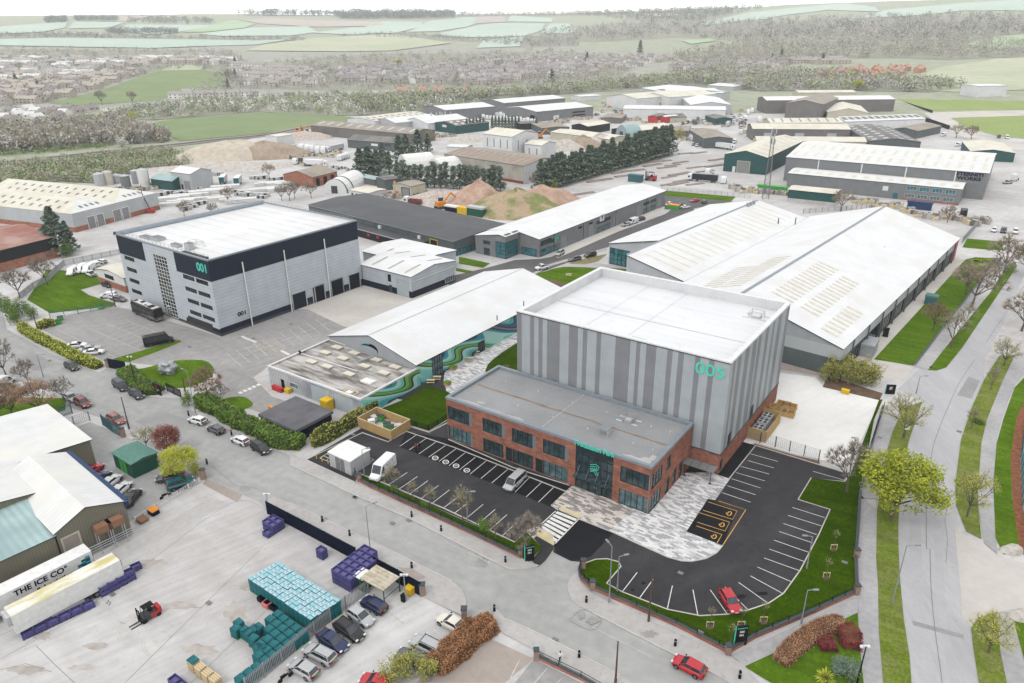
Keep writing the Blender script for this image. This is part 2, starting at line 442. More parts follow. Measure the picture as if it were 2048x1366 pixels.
def paving():
 mt,nt,bs=_nodes('paving');N,L=nt.nodes.new,nt.links.new
 tc=N("ShaderNodeTexCoord");mp=N("ShaderNodeMapping");mp.inputs['Rotation'].default_value=(0,0,-EA);L(tc.outputs['Object'],mp.inputs[0])
 b=N("ShaderNodeTexBrick");L(mp.outputs[0],b.inputs['Vector']);b.inputs['Scale'].default_value=1
 b.inputs['Brick Width'].default_value,b.inputs['Row Height'].default_value=1.0,.36;b.inputs['Mortar Size'].default_value=.012
 b.inputs['Color1'].default_value,b.inputs['Color2'].default_value=(0,0,0,1),(1,1,1,1);b.inputs['Mortar'].default_value=(.45,.45,.45,1)
 cr=N("ShaderNodeValToRGB");cr.color_ramp.interpolation='CONSTANT'
 e=cr.color_ramp.elements;e[0].position,e[0].color=0,rgb(158,158,160);e[1].position,e[1].color=.3,rgb(186,185,186)
 x=e.new(.52);x.color=rgb(212,211,211)
 x=e.new(.8);x.color=rgb(226,225,224)
 L(b.outputs[0],cr.inputs[0]);L(cr.outputs[0],bs.inputs['Base Color']);bs.inputs['Roughness'].default_value=.85
 MATS['paving']=mt
 mt2=mt.copy();mt2 .name='paving_warm';MATS['paving_warm']=mt2
 for el,c in zip([n for n in mt2 .node_tree.nodes if n.type=='VALTORGB'][0].color_ramp.elements,((132,128,126),(160,154,150),(204,196,188),(216,208,200))):el.color=rgb(*c)
paving()
#ground
def ground():
 b=MB();az0,az1,na=rad(-78),rad(78),130
 Ds=[12]+[40+30*i for i in range(23)]+[715+45*i for i in range(58)]+[3400,3700,4200,5000,6200]
 vs=[]
 for D in Ds:
  for i in range(na+1):
   a=az0+(az1-az0)*i/na;x,y=D*math.sin(a),D*math.cos(a)
   vs.append((x,y,terrain(x,y)))
 fs=[]
 for k in range(len(Ds)-1):
  for i in range(na):
   p=k*(na+1)+i;fs.append((p,p+1,p+na+2,p+na+1))
 b.add(vs,fs,'scrub');struct(b.build('ground',smooth=True))
ground()
patch('yard_ground',[(-500,470),(60,400),(200,350),(420,300),(560,262),(620,250),(800,205),(1000,196),(1230,178),(1480,170),(1500,215),(1780,190),(1960,200),(2600,260),(2600,1700),(-900,1700)],'yard',.02)
road=fr(P1,(-160,100),(0,130),(30,300),(60,420),(150,470),(420,620),(700,740),(850,790),(930,740),(1080,780),(1040,870),(1120,940),(1300,1000),(1560,1010),(1600,1090),(1793,1210))+fr(N3,(0,440),(110,470),(440,620),(530,660),(1090,910),(1560,1130),(1600,1160))+[(1106,1105),(1140,1122),(1172,1128),(1160,1150),(1240,1215),(1440,1310),(1470,1340),(1560,1400),(1300,1440)]+[(1185,1366),(1068,1299),(1005,1266),(927,1236),(844,1192),(712,1114),(534,1024),(520,1005),(408,956),(392,940),(330,905),(270,880),(250,850),(190,832),(140,815),(60,760),(-60,780),(-160,690)]
patch('road',road,'asphalt',.04)
patch('footway',[(532,1004),(548,994),(580,1007),(758,1091),(859,1141),(905,1164),(925,1180),(932,1200),(932,1236),(844,1193),(712,1115),(534,1025)],'footway',.045,.10,'kerb')
patch('footway',[(990,1215),(1010,1238),(1068,1264),(1156,1308),(1240,1352),(1300,1385),(1200,1385),(1068,1300),(1005,1267),(985,1240)],'footway',.045,.10,'kerb')
patch('estate_tarmac',fr(F4,(250,760),(330,690),(640,620),(760,640),(1290,800),(1720,640),(1960,560),(2300,830),(2040,780),(1590,960),(1480,1040),(1590,1150),(1900,1250),(1880,1366),(1480,1230),(1300,1180),(1250,990),(1180,960),(1000,980),(650,940),(600,940)),'asphalt_old',.03)
patch('estate_concrete',fr(F4,(1720,640),(2048,520),(2300,480),(2700,560),(2300,800),(2010,740),(1800,640)),'concrete_pale',.04)
patch('car_park',[(613,920),(729,853),(770,829),(812,852),(858,866),(897,846),(1000,780),(1420,800),(1480,882),(1511,891),(1696,949),(1687,962),(1622,957),(1596,1000),(1660,1020),(1637,1071),(1600,1142),(1567,1188),(1537,1208),(1498,1221),(1456,1230),(1400,1233),(1334,1220),(1244,1185),(1213,1168),(1242,1132),(1235,1124),(1214,1119),(1191,1120),(1170,1126),(1140,1122),(1106,1105),(1109,1088),(1107,1070),(1097,1059),(1080,1054),(1061,1053),(1029,1085),(714,946),(711,964)],'tarmac',.06)
patch('car_park_bays',fr(N3,(780,280),(1065,330),(1500,520),(1890,650),(1760,790),(1300,605),(930,460),(735,385)),'tarmac_new',.075)
patch('car_park_apron',[N6(80,245),N6(215,60),N6(300,85),N6(150,272)],'tarmac_new',.075)
patch('car_park_entrance',fr(N4,(1000,1005),(1235,1100),(1080,1260),(960,1290),(850,1235),(835,1170)),'tarmac_new',.075)
patch('disabled_bays',fr(N4,(1870,870),(2019,930),(2060,960),(1968,1185),(1725,1090)),'tarmac_new',.07)
patch('plaza',fr(N4,(950,785),(815,912),(860,945),(1000,1005),(1250,1105),(1450,1195),(1600,1262),(1690,1286),(1760,1290),(1860,1270),(1930,1232),(1968,1185),(1725,1090),(1870,870),(1920,878),(2019,735),(1880,690),(1600,700)),'paving',.10,0)
patch('plaza_entrance',fr(N4,(950,785),(815,912),(860,945),(1000,1005),(1210,1085),(1290,1010),(1400,950),(1460,975),(1300,880)),'paving_warm',.115,0)
patch('courtyard_path',smooth(fr(P5,(1760,545),(1480,690),(1200,840),(1060,905),(1000,970),(985,1050),(1000,1120),(1060,1210),(1300,1010),(1420,960),(1440,900),(1500,840),(1600,750),(1760,655),(1900,580)),4,True),'paving',.10)
patch('courtyard_tarmac',fr(P5,(480,1245),(560,1262),(820,1115),(1005,1168),(1060,1200),(1000,960),(860,1010)),'tarmac',.05)
patch('courtyard_soil',fr(P5,(960,950),(1800,480),(1800,530),(1060,905),(1000,975)),'soil',.085)
patch('lawn',[(760,819),(807,800),(856,772),(890,782),(930,800),(900,842),(858,863),(812,849)],'lawn',.11,0)
patch('lawn',[(970,743),(976,730),(986,720),(1005,705),(1035,686),(1080,670),(1080,770),(1000,765)],'lawn',.115,0)
biglawn=[(1622,957),(1596,1000),(1660,1020),(1637,1071),(1600,1142),(1567,1188),(1537,1208),(1498,1221),(1456,1230),(1400,1233),(1334,1220),(1244,1185),(1213,1168),(1242,1134),(1237,1125),(1214,1119),(1191,1120),(1172,1127),(1160,1140),(1163,1158),(1182,1176),(1235,1199),(1349,1249),(1390,1274),(1434,1294),(1470,1291),(1574,1242),(1637,1214),(1711,1178),(1710,1119),(1715,1067),(1719,988),(1748,840),(1765,800),(1758,800),(1700,952),(1690,965)]
patch('lawn',biglawn,'lawn',.12,0)
patch('lawn',[N6(450,560),N6(455,555),N6(450,558)],'lawn',.01)
patch('lawn',fr(N6,(240,1280),(500,1140),(700,1050),(850,985),(866,1200),(885,1390),(420,1390)),'lawn_mid',.10)
patch('verge',fr(N3,(440,555),(740,685),(1100,850),(1510,1030),(1590,955),(1695,1065),(1605,1160),(1560,1140),(1090,905),(540,655),(450,600)),'lawn',.115)
patch('footway',fr(N3,(0,505),(450,715),(790,860),(1450,1195),(1500,1215),(1600,1205),(1680,1185),(1605,1160),(1560,1135),(1085,915),(530,665),(430,625),(110,475),(0,430)),'footway',.045,.10,'kerb')
patch('footway_tip',fr(N3,(1625,1150),(1695,1065),(1640,1000),(1700,960),(1780,1040),(1770,1080),(1720,1150),(1670,1195)),'tarmac',.09)
patch('tactile_pad',fr(N4,(682,1100),(725,1075),(790,1090),(825,1125),(838,1175),(830,1185)),'tactile',.13)
patch('tactile_pad',fr(N4,(862,935),(885,922),(1020,978),(1000,1003)),'tactile',.125)
patch('footway',smooth([(1164,1135),(1142,1156),(1135,1176),(1144,1202),(1165,1216)],3)+[(1185,1226),(1317,1294),(1419,1344),(1462,1368),(1500,1390),(1540,1390),(1486,1330),(1455,1312),(1330,1255),(1240,1216),(1180,1186),(1162,1166),(1157,1148)],'footway',.045,.10,'kerb')
patch('footway_grey',[(1462,1312),(1572,1262),(1715,1196),(1716,1226),(1585,1290),(1490,1334)],'footway_grey',.14)
patch('footway_grey',fr(N6,(870,355),(955,440),(950,700),(960,830),(965,1100),(990,1390),(885,1390),(866,1200),(855,985),(845,700)),'footway_grey',.10)
patch('footway_grey',fr(P3,(455,350),(560,300),(580,400),(520,520),(480,650),(410,1000),(280,1000),(350,660),(400,480)),'footway_grey',.10)
rl=fr(P3,(735,300),(690,430),(640,580),(600,760),(568,1050),(562,1200))+fr(N6,(1070,620),(1078,800),(1100,1030),(1130,1220),(1142,1390))
patch('verge',fr(P3,(560,330),(660,330))+rl+fr(N6,(990,1390),(965,1100),(960,830),(950,700),(955,440))+fr(P3,(480,660),(520,520),(575,400)),'verge',.13)
rr=fr(P2,(1486,470),(1340,830),(1150,1180))+fr(P3,(1180,140),(1090,340),(1010,580),(970,900),(985,1120))
rroad=fr(P2,(820,1270),(960,1090),(1100,880),(1220,680),(1350,500),(1425,400),(1440,340),(1500,260),(1700,200),(1700,420))+rr+[(1400+1370/2.6991,860+530/2.6991)]+fr(N6,(1410,850),(1420,1000),(1465,1060),(1470,1150),(1505,1390))+rl[::-1]+fr(P3,(560,210),(760,20))
patch('right_road',rroad,'roadgrey',.05)
patch('side_road',fr(N6,(1372,525),(1450,590),(1520,605),(1620,690),(1820,735),(1820,960),(1640,978),(1500,1015),(1462,1070),(1415,1000),(1405,850)),'concrete_pale',.06)
patch('verge',fr(P3,(1290,-30),(1400,-30),(1310,160),(1200,430),(1160,600),(1130,1000),(1160,1290),(1050,1235),(978,1050),(972,900),(1012,580),(1092,340),(1182,140)),'verge',.13)
patch('footway_grey',fr(P3,(1400,-30),(1500,-60),(1467,100),(1400,180),(1320,380),(1270,560),(1243,900),(1258,1200),(1275,1400),(1180,1320),(1130,1000),(1160,600),(1200,430),(1310,160)),'footway_grey',.11)
patch('lawn',fr(P3,(1560,-60),(1467,130),(1400,200),(1320,420),(1270,600),(1245,900),(1260,1280),(1320,1400),(1440,1400),(1380,1000),(1370,700),(1410,430),(1560,100)),'lawn_mid',.12)
patch('bark_bed',fr(P3,(1467,290),(1410,430),(1370,700),(1385,1050),(1440,1400),(1520,1400),(1452,1050),(1438,700),(1470,470),(1540,250)),'bark',.115)
patch('verge',fr(N6,(1462,1070),(1500,1018),(1600,985),(1620,1200),(1660,1390),(1508,1390),(1472,1160)),'verge',.13)
patch('footway_grey',fr(N6,(1600,985),(1680,985),(1760,1300),(1790,1390),(1660,1390),(1620,1200)),'footway_grey',.11)
patch('lawn',fr(N6,(1680,985),(1860,990),(1860,1390),(1790,1390)),'lawn_mid',.10)
patch('lawn',fr(P2,(205,1192),(985,340),(1070,320),(1262,330),(745,985),(545,1247),(400,1222)),'lawn_mid',.12)
patch('footway',fr(P2,(552,1250),(1275,335),(1335,380),(1200,500),(905,890),(870,985),(690,1270),(665,1282)),'footway_grey',.10)
patch('verge',fr(P2,(665,1284),(900,985),(1200,620),(1335,395),(1415,365),(1425,400),(1100,880),(960,1090),(820,1262),(740,1288)),'lawn_mid',.13)
patch('lawn',fr(P2,(960,235),(1000,160),(1290,185),(1310,260),(1180,255)),'lawn_mid',.10)
patch('lawn',fr(P2,(1440,265),(1490,200),(1700,190),(1700,290)),'lawn_mid',.10)
patch('shed_apron',fr(P2,(205,1192),(985,340),(905,320),(-20,1150),(-60,1250),(350,1366),(470,1366),(540,1260),(400,1222)),'concrete_pale',.05)
patch('service_yard',fr(F6,(640,1210),(830,830),(1040,858),(1080,905),(1355,970),(1230,1225),(1150,1275),(940,1228),(750,1172)),'concrete_white',.065)
patch('service_track',fr(F6,(830,780),(1170,790),(1160,830),(1060,850),(840,815)),'concrete_brown',.07)
patch('soil_bed',fr(F6,(745,1178),(940,1234),(1060,1262),(1060,1285),(745,1190)),'soil',.08)
patch('soil_bed',fr(F6,(1075,905),(1350,968),(1365,935),(1100,850)),'soil',.08)
patch('lawn',fr(P1,(430,285),(230,170),(330,20),(400,-90),(560,-80),(860,-40),(860,35),(690,85),(760,130),(980,200),(970,225)),'lawn_mid',.07)
patch('lawn',smooth(fr(F4,(715,1010),(850,985),(1000,945),(1180,938),(1240,970),(1250,1010),(1200,1060),(1080,1100),(940,1085)),3,True),'lawn_mid',.09)
patch('lawn',fr(F4,(665,930),(1050,820),(1062,830),(940,880),(750,950),(690,945)),'lawn_mid',.09)
patch('lawn',smooth(fr(F4,(1150,1190),(1230,1180),(1400,1150),(1470,1180),(1470,1210),(1380,1240),(1250,1260)),3,True),'lawn_mid',.09)
patch('brick_path',fr(F4,(1130,1090),(1230,1050),(1290,1030),(1290,1060),(1200,1110),(1160,1130)),'concrete_brown',.08)
patch('lawn',fr(P1,(-150,1330),(-150,1000),(560,1010),(560,1110),(0,1320)),'lawn_mid',.07)
patch('estate_road',fr(P6,(-300,900),(250,770),(500,700),(740,690),(860,670),(2000,240),(2250,60),(2300,240),(1500,530),(1400,590),(1050,720),(680,850),(500,960),(0,1000)),'tarmac_mid',.05)
patch('unit_apron',fr(P6,(850,640),(1995,160),(1990,215),(930,680)),'concrete_pale',.07)
patch('footway',fr(P6,(650,845),(850,740),(1420,575),(1420,600),(860,760),(690,850)),'footway',.09)
patch('footway',fr(P6,(670,855),(1000,745),(1330,730),(1600,780),(1300,780),(980,770)),'footway',.08)
patch('lawn',smooth(fr(P6,(665,860),(800,815),(980,770),(1300,780),(1600,790),(1600,815),(1330,790),(1010,950),(750,890)),2,True),'lawn_mid',.10)
patch('soil_bed',fr(P6,(740,890),(900,905),(1010,945),(900,1010)),'soil',.11)
patch('shrub_bed',fr(P6,(1030,735),(1180,690),(1420,640),(1330,715),(1200,745)),'bed',.11)
patch('lawn',fr(P6,(-60,670),(0,680),(250,735),(180,780),(-60,735)),'lawn_mid',.10)
patch('lawn',fr(P6,(-90,780),(80,815),(40,835),(-90,810)),'lawn_mid',.10)
patch('rear_car_park',fr(Q4,(1270,1120),(1900,1170),(1480,1247),(1230,1240)),'tarmac_mid',.06)
patch('lawn',fr(Q4,(1290,1075),(1920,1130),(1880,1170),(1290,1120)),'lawn_mid',.08)
#building materials
ribmat('clad_grey',(172,176,180),.4,.14,.5);ribmat('clad_mid',(134,137,140),.4,.14,.5)
ribmat('clad_dark',(140,142,146),.33,.16,.5);ribmat('clad_light',(176,183,187),.33,.12,.5)
ribmat('clad_silver',(196,203,210),.9,.10,.45,axis='v');ribmat('clad_unit',(136,138,141),.5,.12,.55)
ribmat('clad_pale',(196,200,203),.5,.12,.6,dirt=(180,184,184));ribmat('clad_slate',(98,106,108),.5,.15,.6)
ribmat('clad_navy',(20,34,54),.9,.08,.5,axis='v');ribmat('clad_green',(40,88,88),.5,.14,.6)
ribmat('clad_olive',(138,134,118),.4,.22,.7,dirt=(120,116,100));ribmat('clad_white',(232,233,234),.6,.06,.6,dirt=(214,216,218))
ribmat('clad_brown',(128,124,122),.6,.16,.7,dirt=(110,106,104));ribmat('clad_beige',(206,200,180),.6,.12,.7)
ribmat('clad_weathered',(190,186,174),1.1,.2,.8,dirt=(140,138,124));ribmat('clad_black',(30,32,36),.5,.12,.6)
ribmat('shutter',(150,152,154),.3,.2,.6,axis='v');ribmat('shutter_navy',(18,32,48),.5,.12,.5,axis='v');ribmat('shutter_pale',(184,194,200),.3,.12,.6,axis='v')
ribmat('roof_white',(229,230,232),1.0,.1,.5,var=.05,dirt=(214,213,209));ribmat('roof_shed',(224,225,225),1.0,.06,.6,dirt=(226,224,216))
ribmat('roof_cream',(226,222,208),1.0,.08,.7,dirt=(204,198,178));ribmat('roof_cement',(168,160,148),1.1,.14,.9,dirt=(142,134,120))
ribmat('roof_dark',(82,83,87),1.0,.1,.7,dirt=(92,92,95));ribmat('roof_green',(172,196,196),1.0,.16,.7,dirt=(140,164,166))
ribmat('roof_rust',(160,108,98),1.0,.1,.8,dirt=(186,164,154));ribmat('roof_grey',(118,116,114),1.0,.12,.8,dirt=(140,136,130))
mat('membrane',(229,230,232),.6,scale=.08,col2=(221,222,225),amount=1,detail=8,layers=[(.4,(.06,1,1),0,(.5,.75),(1,.9)),(.7,(1,1,1),0,(.6,.7),(1,.93))])
mat('membrane_grey',(158,159,161),.7,scale=.12,col2=(144,145,146),amount=1,detail=10,fine=.03)
mat('membrane_wet',(190,188,185),.8,scale=.5,col2=(180,177,172),amount=1)
mat('membrane_puddle',(138,108,88),.5,scale=.4,col2=(156,138,120),amount=1,detail=9)
mat('felt_old',(196,192,188),.9,scale=.35,col2=(104,98,94),amount=1,detail=12,stretch=(.35,1.6,1),ramp=(.40,.62),rot=rad(36))
mat('felt_dark',(112,112,116),.9,scale=.25,col2=(92,92,96),amount=1,detail=8)
mat('rooflight',(222,218,204),.5,scale=.5,col2=(206,200,180),amount=1)
mat('rooflight_grey',(186,182,170),.6,scale=.6,col2=(160,154,140),amount=1)
plain('coping',(142,152,160),.5);plain('coping_dark',(72,82,90),.5);plain('coping_white',(232,233,234),.5);plain('gutter',(66,68,72),.5)
plain('frame_dark',(44,54,58),.5);plain('frame_white',(226,228,228),.5);plain('frame_green',(60,110,116),.5);plain('frame_black',(26,27,30),.5)
glassmat('glass',(38,52,56));glassmat('glass_light',(66,86,90));glassmat('glass_black',(24,27,32));glassmat('glass_teal',(46,90,98))
plain('teal',(92,222,198),.5);plain('navy',(8,20,44),.7,spec=.05);plain('black',(16,16,18),.7);plain('white',(240,240,238),.5);plain('galv',(176,180,184),.5,.3)
plain('yellow',(238,196,42),.5);plain('orange',(236,150,44),.5);plain('red',(200,60,62),.5);plain('steel',(150,152,154),.5,.4);plain('green',(66,176,72),.5)
plain('dkgreen',(32,90,72),.6);plain('lamp_glass',(215,220,225),.3);plain('wood',(196,164,112),.8);plain('wood_pale',(222,204,168),.8);plain('pole_grey',(150,156,160),.5);plain('timber',(96,78,64),.9)
plain('blue',(36,66,108),.6);plain('grey',(130,132,134),.7);plain('palegrey',(198,200,202),.6);plain('darkgrey',(74,76,80),.7);plain('rust',(156,116,94),.9);plain('redbrown',(150,74,60),.9);plain('solar',(62,64,72),.2)
plain('greencloth',(98,140,128),.9);plain('cyan',(64,190,206),.6)
def brick_uv(key,c1,c2,mortar,w,h,var=.22):
 mt=brickmat(key,c1,c2,mortar,w,h,.012,var=var,vscale=.5)
 nt=mt.node_tree;uv=nt.nodes.new("ShaderNodeUVMap")
 b=[n for n in nt.nodes if n.type=='TEX_BRICK'][0];nt.links.new(uv.outputs[0],b.inputs['Vector']);return mt
brick_uv('brick',(168,110,90),(134,88,76),(152,126,114),.9,.3);brick_uv('brick_old',(178,118,96),(156,98,80),(160,136,122),.6,.25)
brick_uv('block',(206,204,200),(186,184,180),(170,168,164),1.2,.5,.08)
class Bd:
 """a building with a rectangular plan: root empty at its front-left corner, x along the front, y to the back"""
 def __init__(s,name,label,loc,ang,w,d,cat='building',group=None):
  s.loc,s.ang,s.w,s.d=Vector((loc[0],loc[1],0)),ang,w,d
  s.root=thing(name,label,cat,s.loc,ang,group)
  s.off={'F':0,'R':0,'B':0,'L':0}
 @classmethod
 def px(c,name,label,a,b,cc,z,group=None,cat='building'):
  A,B,C=G(*a,z),G(*b,z),G(*cc,z);u=B-A;w=u.length;u.normalize();v=Vector((-u.y,u.x,0))
  return c(name,label,A,math.atan2(u.y,u.x),w,(C-B).dot(v),cat,group)
 def fp(s,face,t,z=0,off=0.0):
  off+=s.off[face]
  return{'F':(t,-off,z),'R':(s.w+off,t,z),'B':(s.w-t,s.d+off,z),'L':(-off,s.d-t,z)}[face]
 def rz(s,face):return{'F':0,'R':math.pi/2,'B':math.pi,'L':-math.pi/2}[face]
 def glob(s,p):return s.loc+Matrix.Rotation(s.ang,3,'Z')@Vector(p)
 def at(s,face,q):
  o=s.glob(s.fp(face,0));a=s.ang+s.rz(face);d=ray(*q);n=Vector((math.sin(a),-math.cos(a),0))
  p=CPOS+d*((o-CPOS).dot(n)/d.dot(n));return((p-o).dot(Vector((math.cos(a),math.sin(a),0))),p.z)
 def loc_at(s,q,z):
  p=G(*q,z)-s.loc;p.z=z;return Matrix.Rotation(-s.ang,3,'Z')@p
 def wall(s,mb,face,bands,holes=(),depth=.22,t0=0,t1=None,reveal=None):
  t1=(s.w if face in 'FB' else s.d)if t1 is None else t1
  ts=sorted({t0,t1}|{h[0]for h in holes}|{h[2]for h in holes});ts=[t for t in ts if t0<=t<=t1]
  for z0,z1,m in bands:
   zs=sorted({z0,z1}|{h[1]for h in holes}|{h[3]for h in holes});zs=[z for z in zs if z0<=z<=z1]
   for ta,tb in zip(ts,ts[1:]):
    for za,zb in zip(zs,zs[1:]):
     tm,zm=(ta+tb)/2,(za+zb)/2
     if any(h[0]<tm<h[2]and h[1]<zm<h[3]for h in holes):continue
     a,b,c,d=(s.fp(face,ta,za),s.fp(face,tb,za),s.fp(face,tb,zb),s.fp(face,ta,zb))
     mb.quad(a,b,c,d,m,[(ta,za),(tb,za),(tb,zb),(ta,zb)])
  rv=reveal or bands[0][2]
  for h in holes:
   P=[(h[0],h[1]),(h[2],h[1]),(h[2],h[3]),(h[0],h[3])]
   for(ta,za),(tb,zb)in zip(P,P[1:]+P[:1]):
    mb.quad(s.fp(face,ta,za),s.fp(face,ta,za,-depth),s.fp(face,tb,zb,-depth),s.fp(face,tb,zb),rv,[(0,0)]*4)
 def win(s,face,t0,z0,t1,z1,nx=3,nz=1,frame='frame_dark',glass='glass',off=.05,fw=.09,name='window',deep=0.0):
  w,h=t1-t0,z1-z0;mb=MB();yo=0
  for x in[i*w/nx for i in range(nx+1)]:
   x0=min(max(x-fw/2,0),w-fw);mb.box(x0+fw/2,yo,0,fw,.08,h,frame)
  for z in[j*h/nz for j in range(nz+1)]:
   zz=min(max(z-fw/2,0),h-fw);mb.box(w/2,yo-.004,zz,w,.08,fw,frame)
  o=mb.build(name,s.root);o.location=s.fp(face,t0,z0,off-deep);o.rotation_euler=(0,0,s.rz(face))
  g=MB();g.wall((0.02,yo+.03),(w-.02,yo+.03),0.02,h-.02,glass);g.build('pane',o)
  return o
 def panel(s,face,t0,z0,t1,z1,m,name='door',off=.04,deep=.1,frame=None):
  w,h=t1-t0,z1-z0;mb=MB()
  mb.wall((0,0),(w,0),0,h,m)
  mb.wall((0,deep),(0,0),0,h,frame or m);mb.wall((w,0),(w,deep),0,h,frame or m);mb.quad((0,0,h),(w,0,h),(w,deep,h),(0,deep,h),frame or m)
  if frame:
   for a,b,c,d in((-.25,0,0,h+.25),(w,w+.25,0,h+.25)):mb.box((a+b)/2,-.03,c,b-a,.12,d,frame)
   mb.box(w/2,-.03,h,w,.12,.25,frame)
  o=mb.build(name,s.root);o.location=s.fp(face,t0,z0,off);o.rotation_euler=(0,0,s.rz(face));return o
 def parapet(s,z,t,h,m,inner=None,zr=None,roof='membrane',name='roof',cop='coping',out=.06):
  """coping ring on top of the walls, inside faces, and the flat roof below it"""
  w,d=s.w,s.d;o_,i_=out,t;mb=MB()
  O=[(-o_,-o_),(w+o_,-o_),(w+o_,d+o_),(-o_,d+o_)];I=[(i_,i_),(w-i_,i_),(w-i_,d-i_),(i_,d-i_)]
  for k in range(4):
   a,b,c,e=O[k],O[(k+1)%4],I[(k+1)%4],I[k]
   mb.quad((*a,z+h),(*b,z+h),(*c,z+h),(*e,z+h),cop);mb.wall(a,b,z-.25,z+h,cop);mb.wall(c,e,z-.12,z+h,cop)
  mb.build('coping',s.root)
  r=MB();zr=zr if zr is not None else z-.6
  r.poly([(*p,zr)for p in I],roof)
  for k in range(4):r.wall(I[(k+1)%4],I[k],zr,z-.12,inner or m)
  return r.build(name,s.root)
 def gable(s,eave,rise,axis='y',wall='clad_grey',roof='roof_white',bands=None,split=.5,over=.35,lights=(),holes={},fascia='gutter',light='rooflight',gwall=None,name='wall',th=.14):
  """walls and a pitched roof; ridge along local x or y at fraction split"""
  w,d=s.w,s.d;mb=MB();bands=bands or[(0,eave,wall)]
  for f in 'FRBL':s.wall(mb,f,bands,holes.get(f,()))
  gw=gwall or bands[-1][2]
  k=(w if axis=='y' else d)*split
  for f in('FB' if axis=='y' else 'RL'):
   L_=s.w if f in 'FB' else s.d;kk=k if f in 'FR' else L_-k
   if rise>.01:
    a,b,c=s.fp(f,0,eave),s.fp(f,L_,eave),s.fp(f,kk,eave+rise)
    mb.add([a,b,c],[(0,1,2)],gw);mb.uv[-1]=[(0,eave),(L_,eave),(kk,eave+rise)]
  mb.build(name,s.root)
  r=MB()
  def slope(e0,e1,r1,r0,n):
   E0,E1,R1,R0=map(Vector,(e0,e1,r1,r0));dn=(E0-R0).normalized()*over;al=(E1-E0).normalized()*over
   up=Vector((0,0,th));q=[E0+dn-al,E1+dn+al,R1+al,R0-al]
   t=[v+up for v in q];r.roofq(*t,roof)
   r.quad(q[0],q[1],t[1],t[0],fascia);r.quad(q[1],q[2],t[2],t[1],fascia);r.quad(q[3],q[0],t[0],t[3],fascia)
   for(u0,u1,v0,v1)in lights_for(n):
    def pt(u,v):return E0+(E1-E0)*u+(R0-E0)*v+up+(R0-E0).cross(E1-E0).normalized()*-.03
    f_=[pt(u0,v0),pt(u1,v0),pt(u1,v1),pt(u0,v1)]
    if(f_[1]-f_[0]).cross(f_[2]-f_[0]).z<0:f_.reverse()
    for p in f_:p.z+=.02
    r.quad(*f_,light)
  def lights_for(n):return[l[1:]for l in lights if l[0]==n]
  H=eave+rise
  if axis=='y':
   slope((0,d,eave),(0,0,eave),(k,0,H),(k,d,H),0);slope((w,0,eave),(w,d,eave),(k,d,H),(k,0,H),1)
  else:
   slope((0,0,eave),(w,0,eave),(w,k,H),(0,k,H),0);slope((w,d,eave),(0,d,eave),(0,k,H),(w,k,H),1)
  return r.build('roof',s.root)
 def txt(s,face,t,z,body,size,m,off=.06,ext=.04,bold=.02,sx=1,name='sign_lettering'):
  return text(name,body,size,m,s.root,s.fp(face,t,z,off),(math.pi/2,0,s.rz(face)),ext,bold,sx)
 def add(s,name,mb,face=None,t=0,z=0,off=0.0):
  o=mb.build(name,s.root)
  if face:o.location=s.fp(face,t,z,off);o.rotation_euler=(0,0,s.rz(face))
  return o
#the tall striped hall
hall=Bd('production_hall','tallest grey hall with vertical stripes, a white flat roof and big turquoise 005',(.985,129.404),EA,41.98,33.2)
Z0,Z1=4.1,21.35
mb=MB()
def stripes(face,cuts,first):
 m=first
 for a,b in zip(cuts,cuts[1:]):
  hall.wall(mb,face,[(Z0,Z1,m)],t0=a,t1=b);m='clad_light' if m=='clad_dark' else 'clad_dark'
stripes('F',[0,1.12,3.06,4.01,4.99,5.92,6.89,9.75,11.69,13.61,14.63,15.56,17.45,18.38,21.25,24.15,25.3,26.07,27.17,29.05,31.06,31.99,33.03,34.02,35.98,36.88,38.4,39.3,41.98],'clad_dark')
stripes('R',[0,1.4,2.5,3.6,5.4,7.2,9.5,11.1,13.4,14.2,16,18.5,20.2,22.4,23.7,25.9,28.2,31,33.2],'clad_light')
hall.wall(mb,'L',[(0,Z1,'clad_mid')]);hall.wall(mb,'B',[(0,Z1,'clad_light')])
hall.add('cladding',mb)
mb=MB();hall.wall(mb,'F',[(0,Z0,'brick')]);hall.wall(mb,'R',[(0,Z0,'brick')],[(0.6,.1,2.0,2.5)],.15);hall.add('brick_base',mb)
mb=MB();mb.box(20.99,-.06,Z0-.1,42.1,.12,.14,'coping_dark');mb.box(42.04,16.6,Z0-.1,.12,33.2,.14,'coping_dark');hall.add('drip_trim',mb)
hall.parapet(Z1,.8,.12,'clad_pale','clad_white',Z1-1.9,'membrane',cop='coping_white')
hall.panel('R',.6,.1,2.0,2.5,'frame_dark','door',off=-.12)
for t in(3.2,15.2):hall.panel('R',t,3.6,t+1.6,6.4,'frame_dark','louvre',off=.03)
hall.txt('F',38.75,19.05,'005',2.9,'teal',bold=.03,sx=1.2,name='number_sign',ext=.07)
mb=MB();mb.box(0,.02,Z1-.22,42,.1,.2,'gutter');hall.add('edge_trim',MB().box(21,-.05,Z1-.28,42.1,.06,.16,'gutter'))
b=MB();b.strip([(12.4,.9),(12.4,32.3)],.12,0,'palegrey');b.strip([(21.2,.9),(21.2,32.3)],.12,0,'palegrey')
b.strip([(.9,13.6),(41,13.6)],.3,0,'palegrey');hall.add('roof_seam',b).location=(0,0,Z1-1.88)
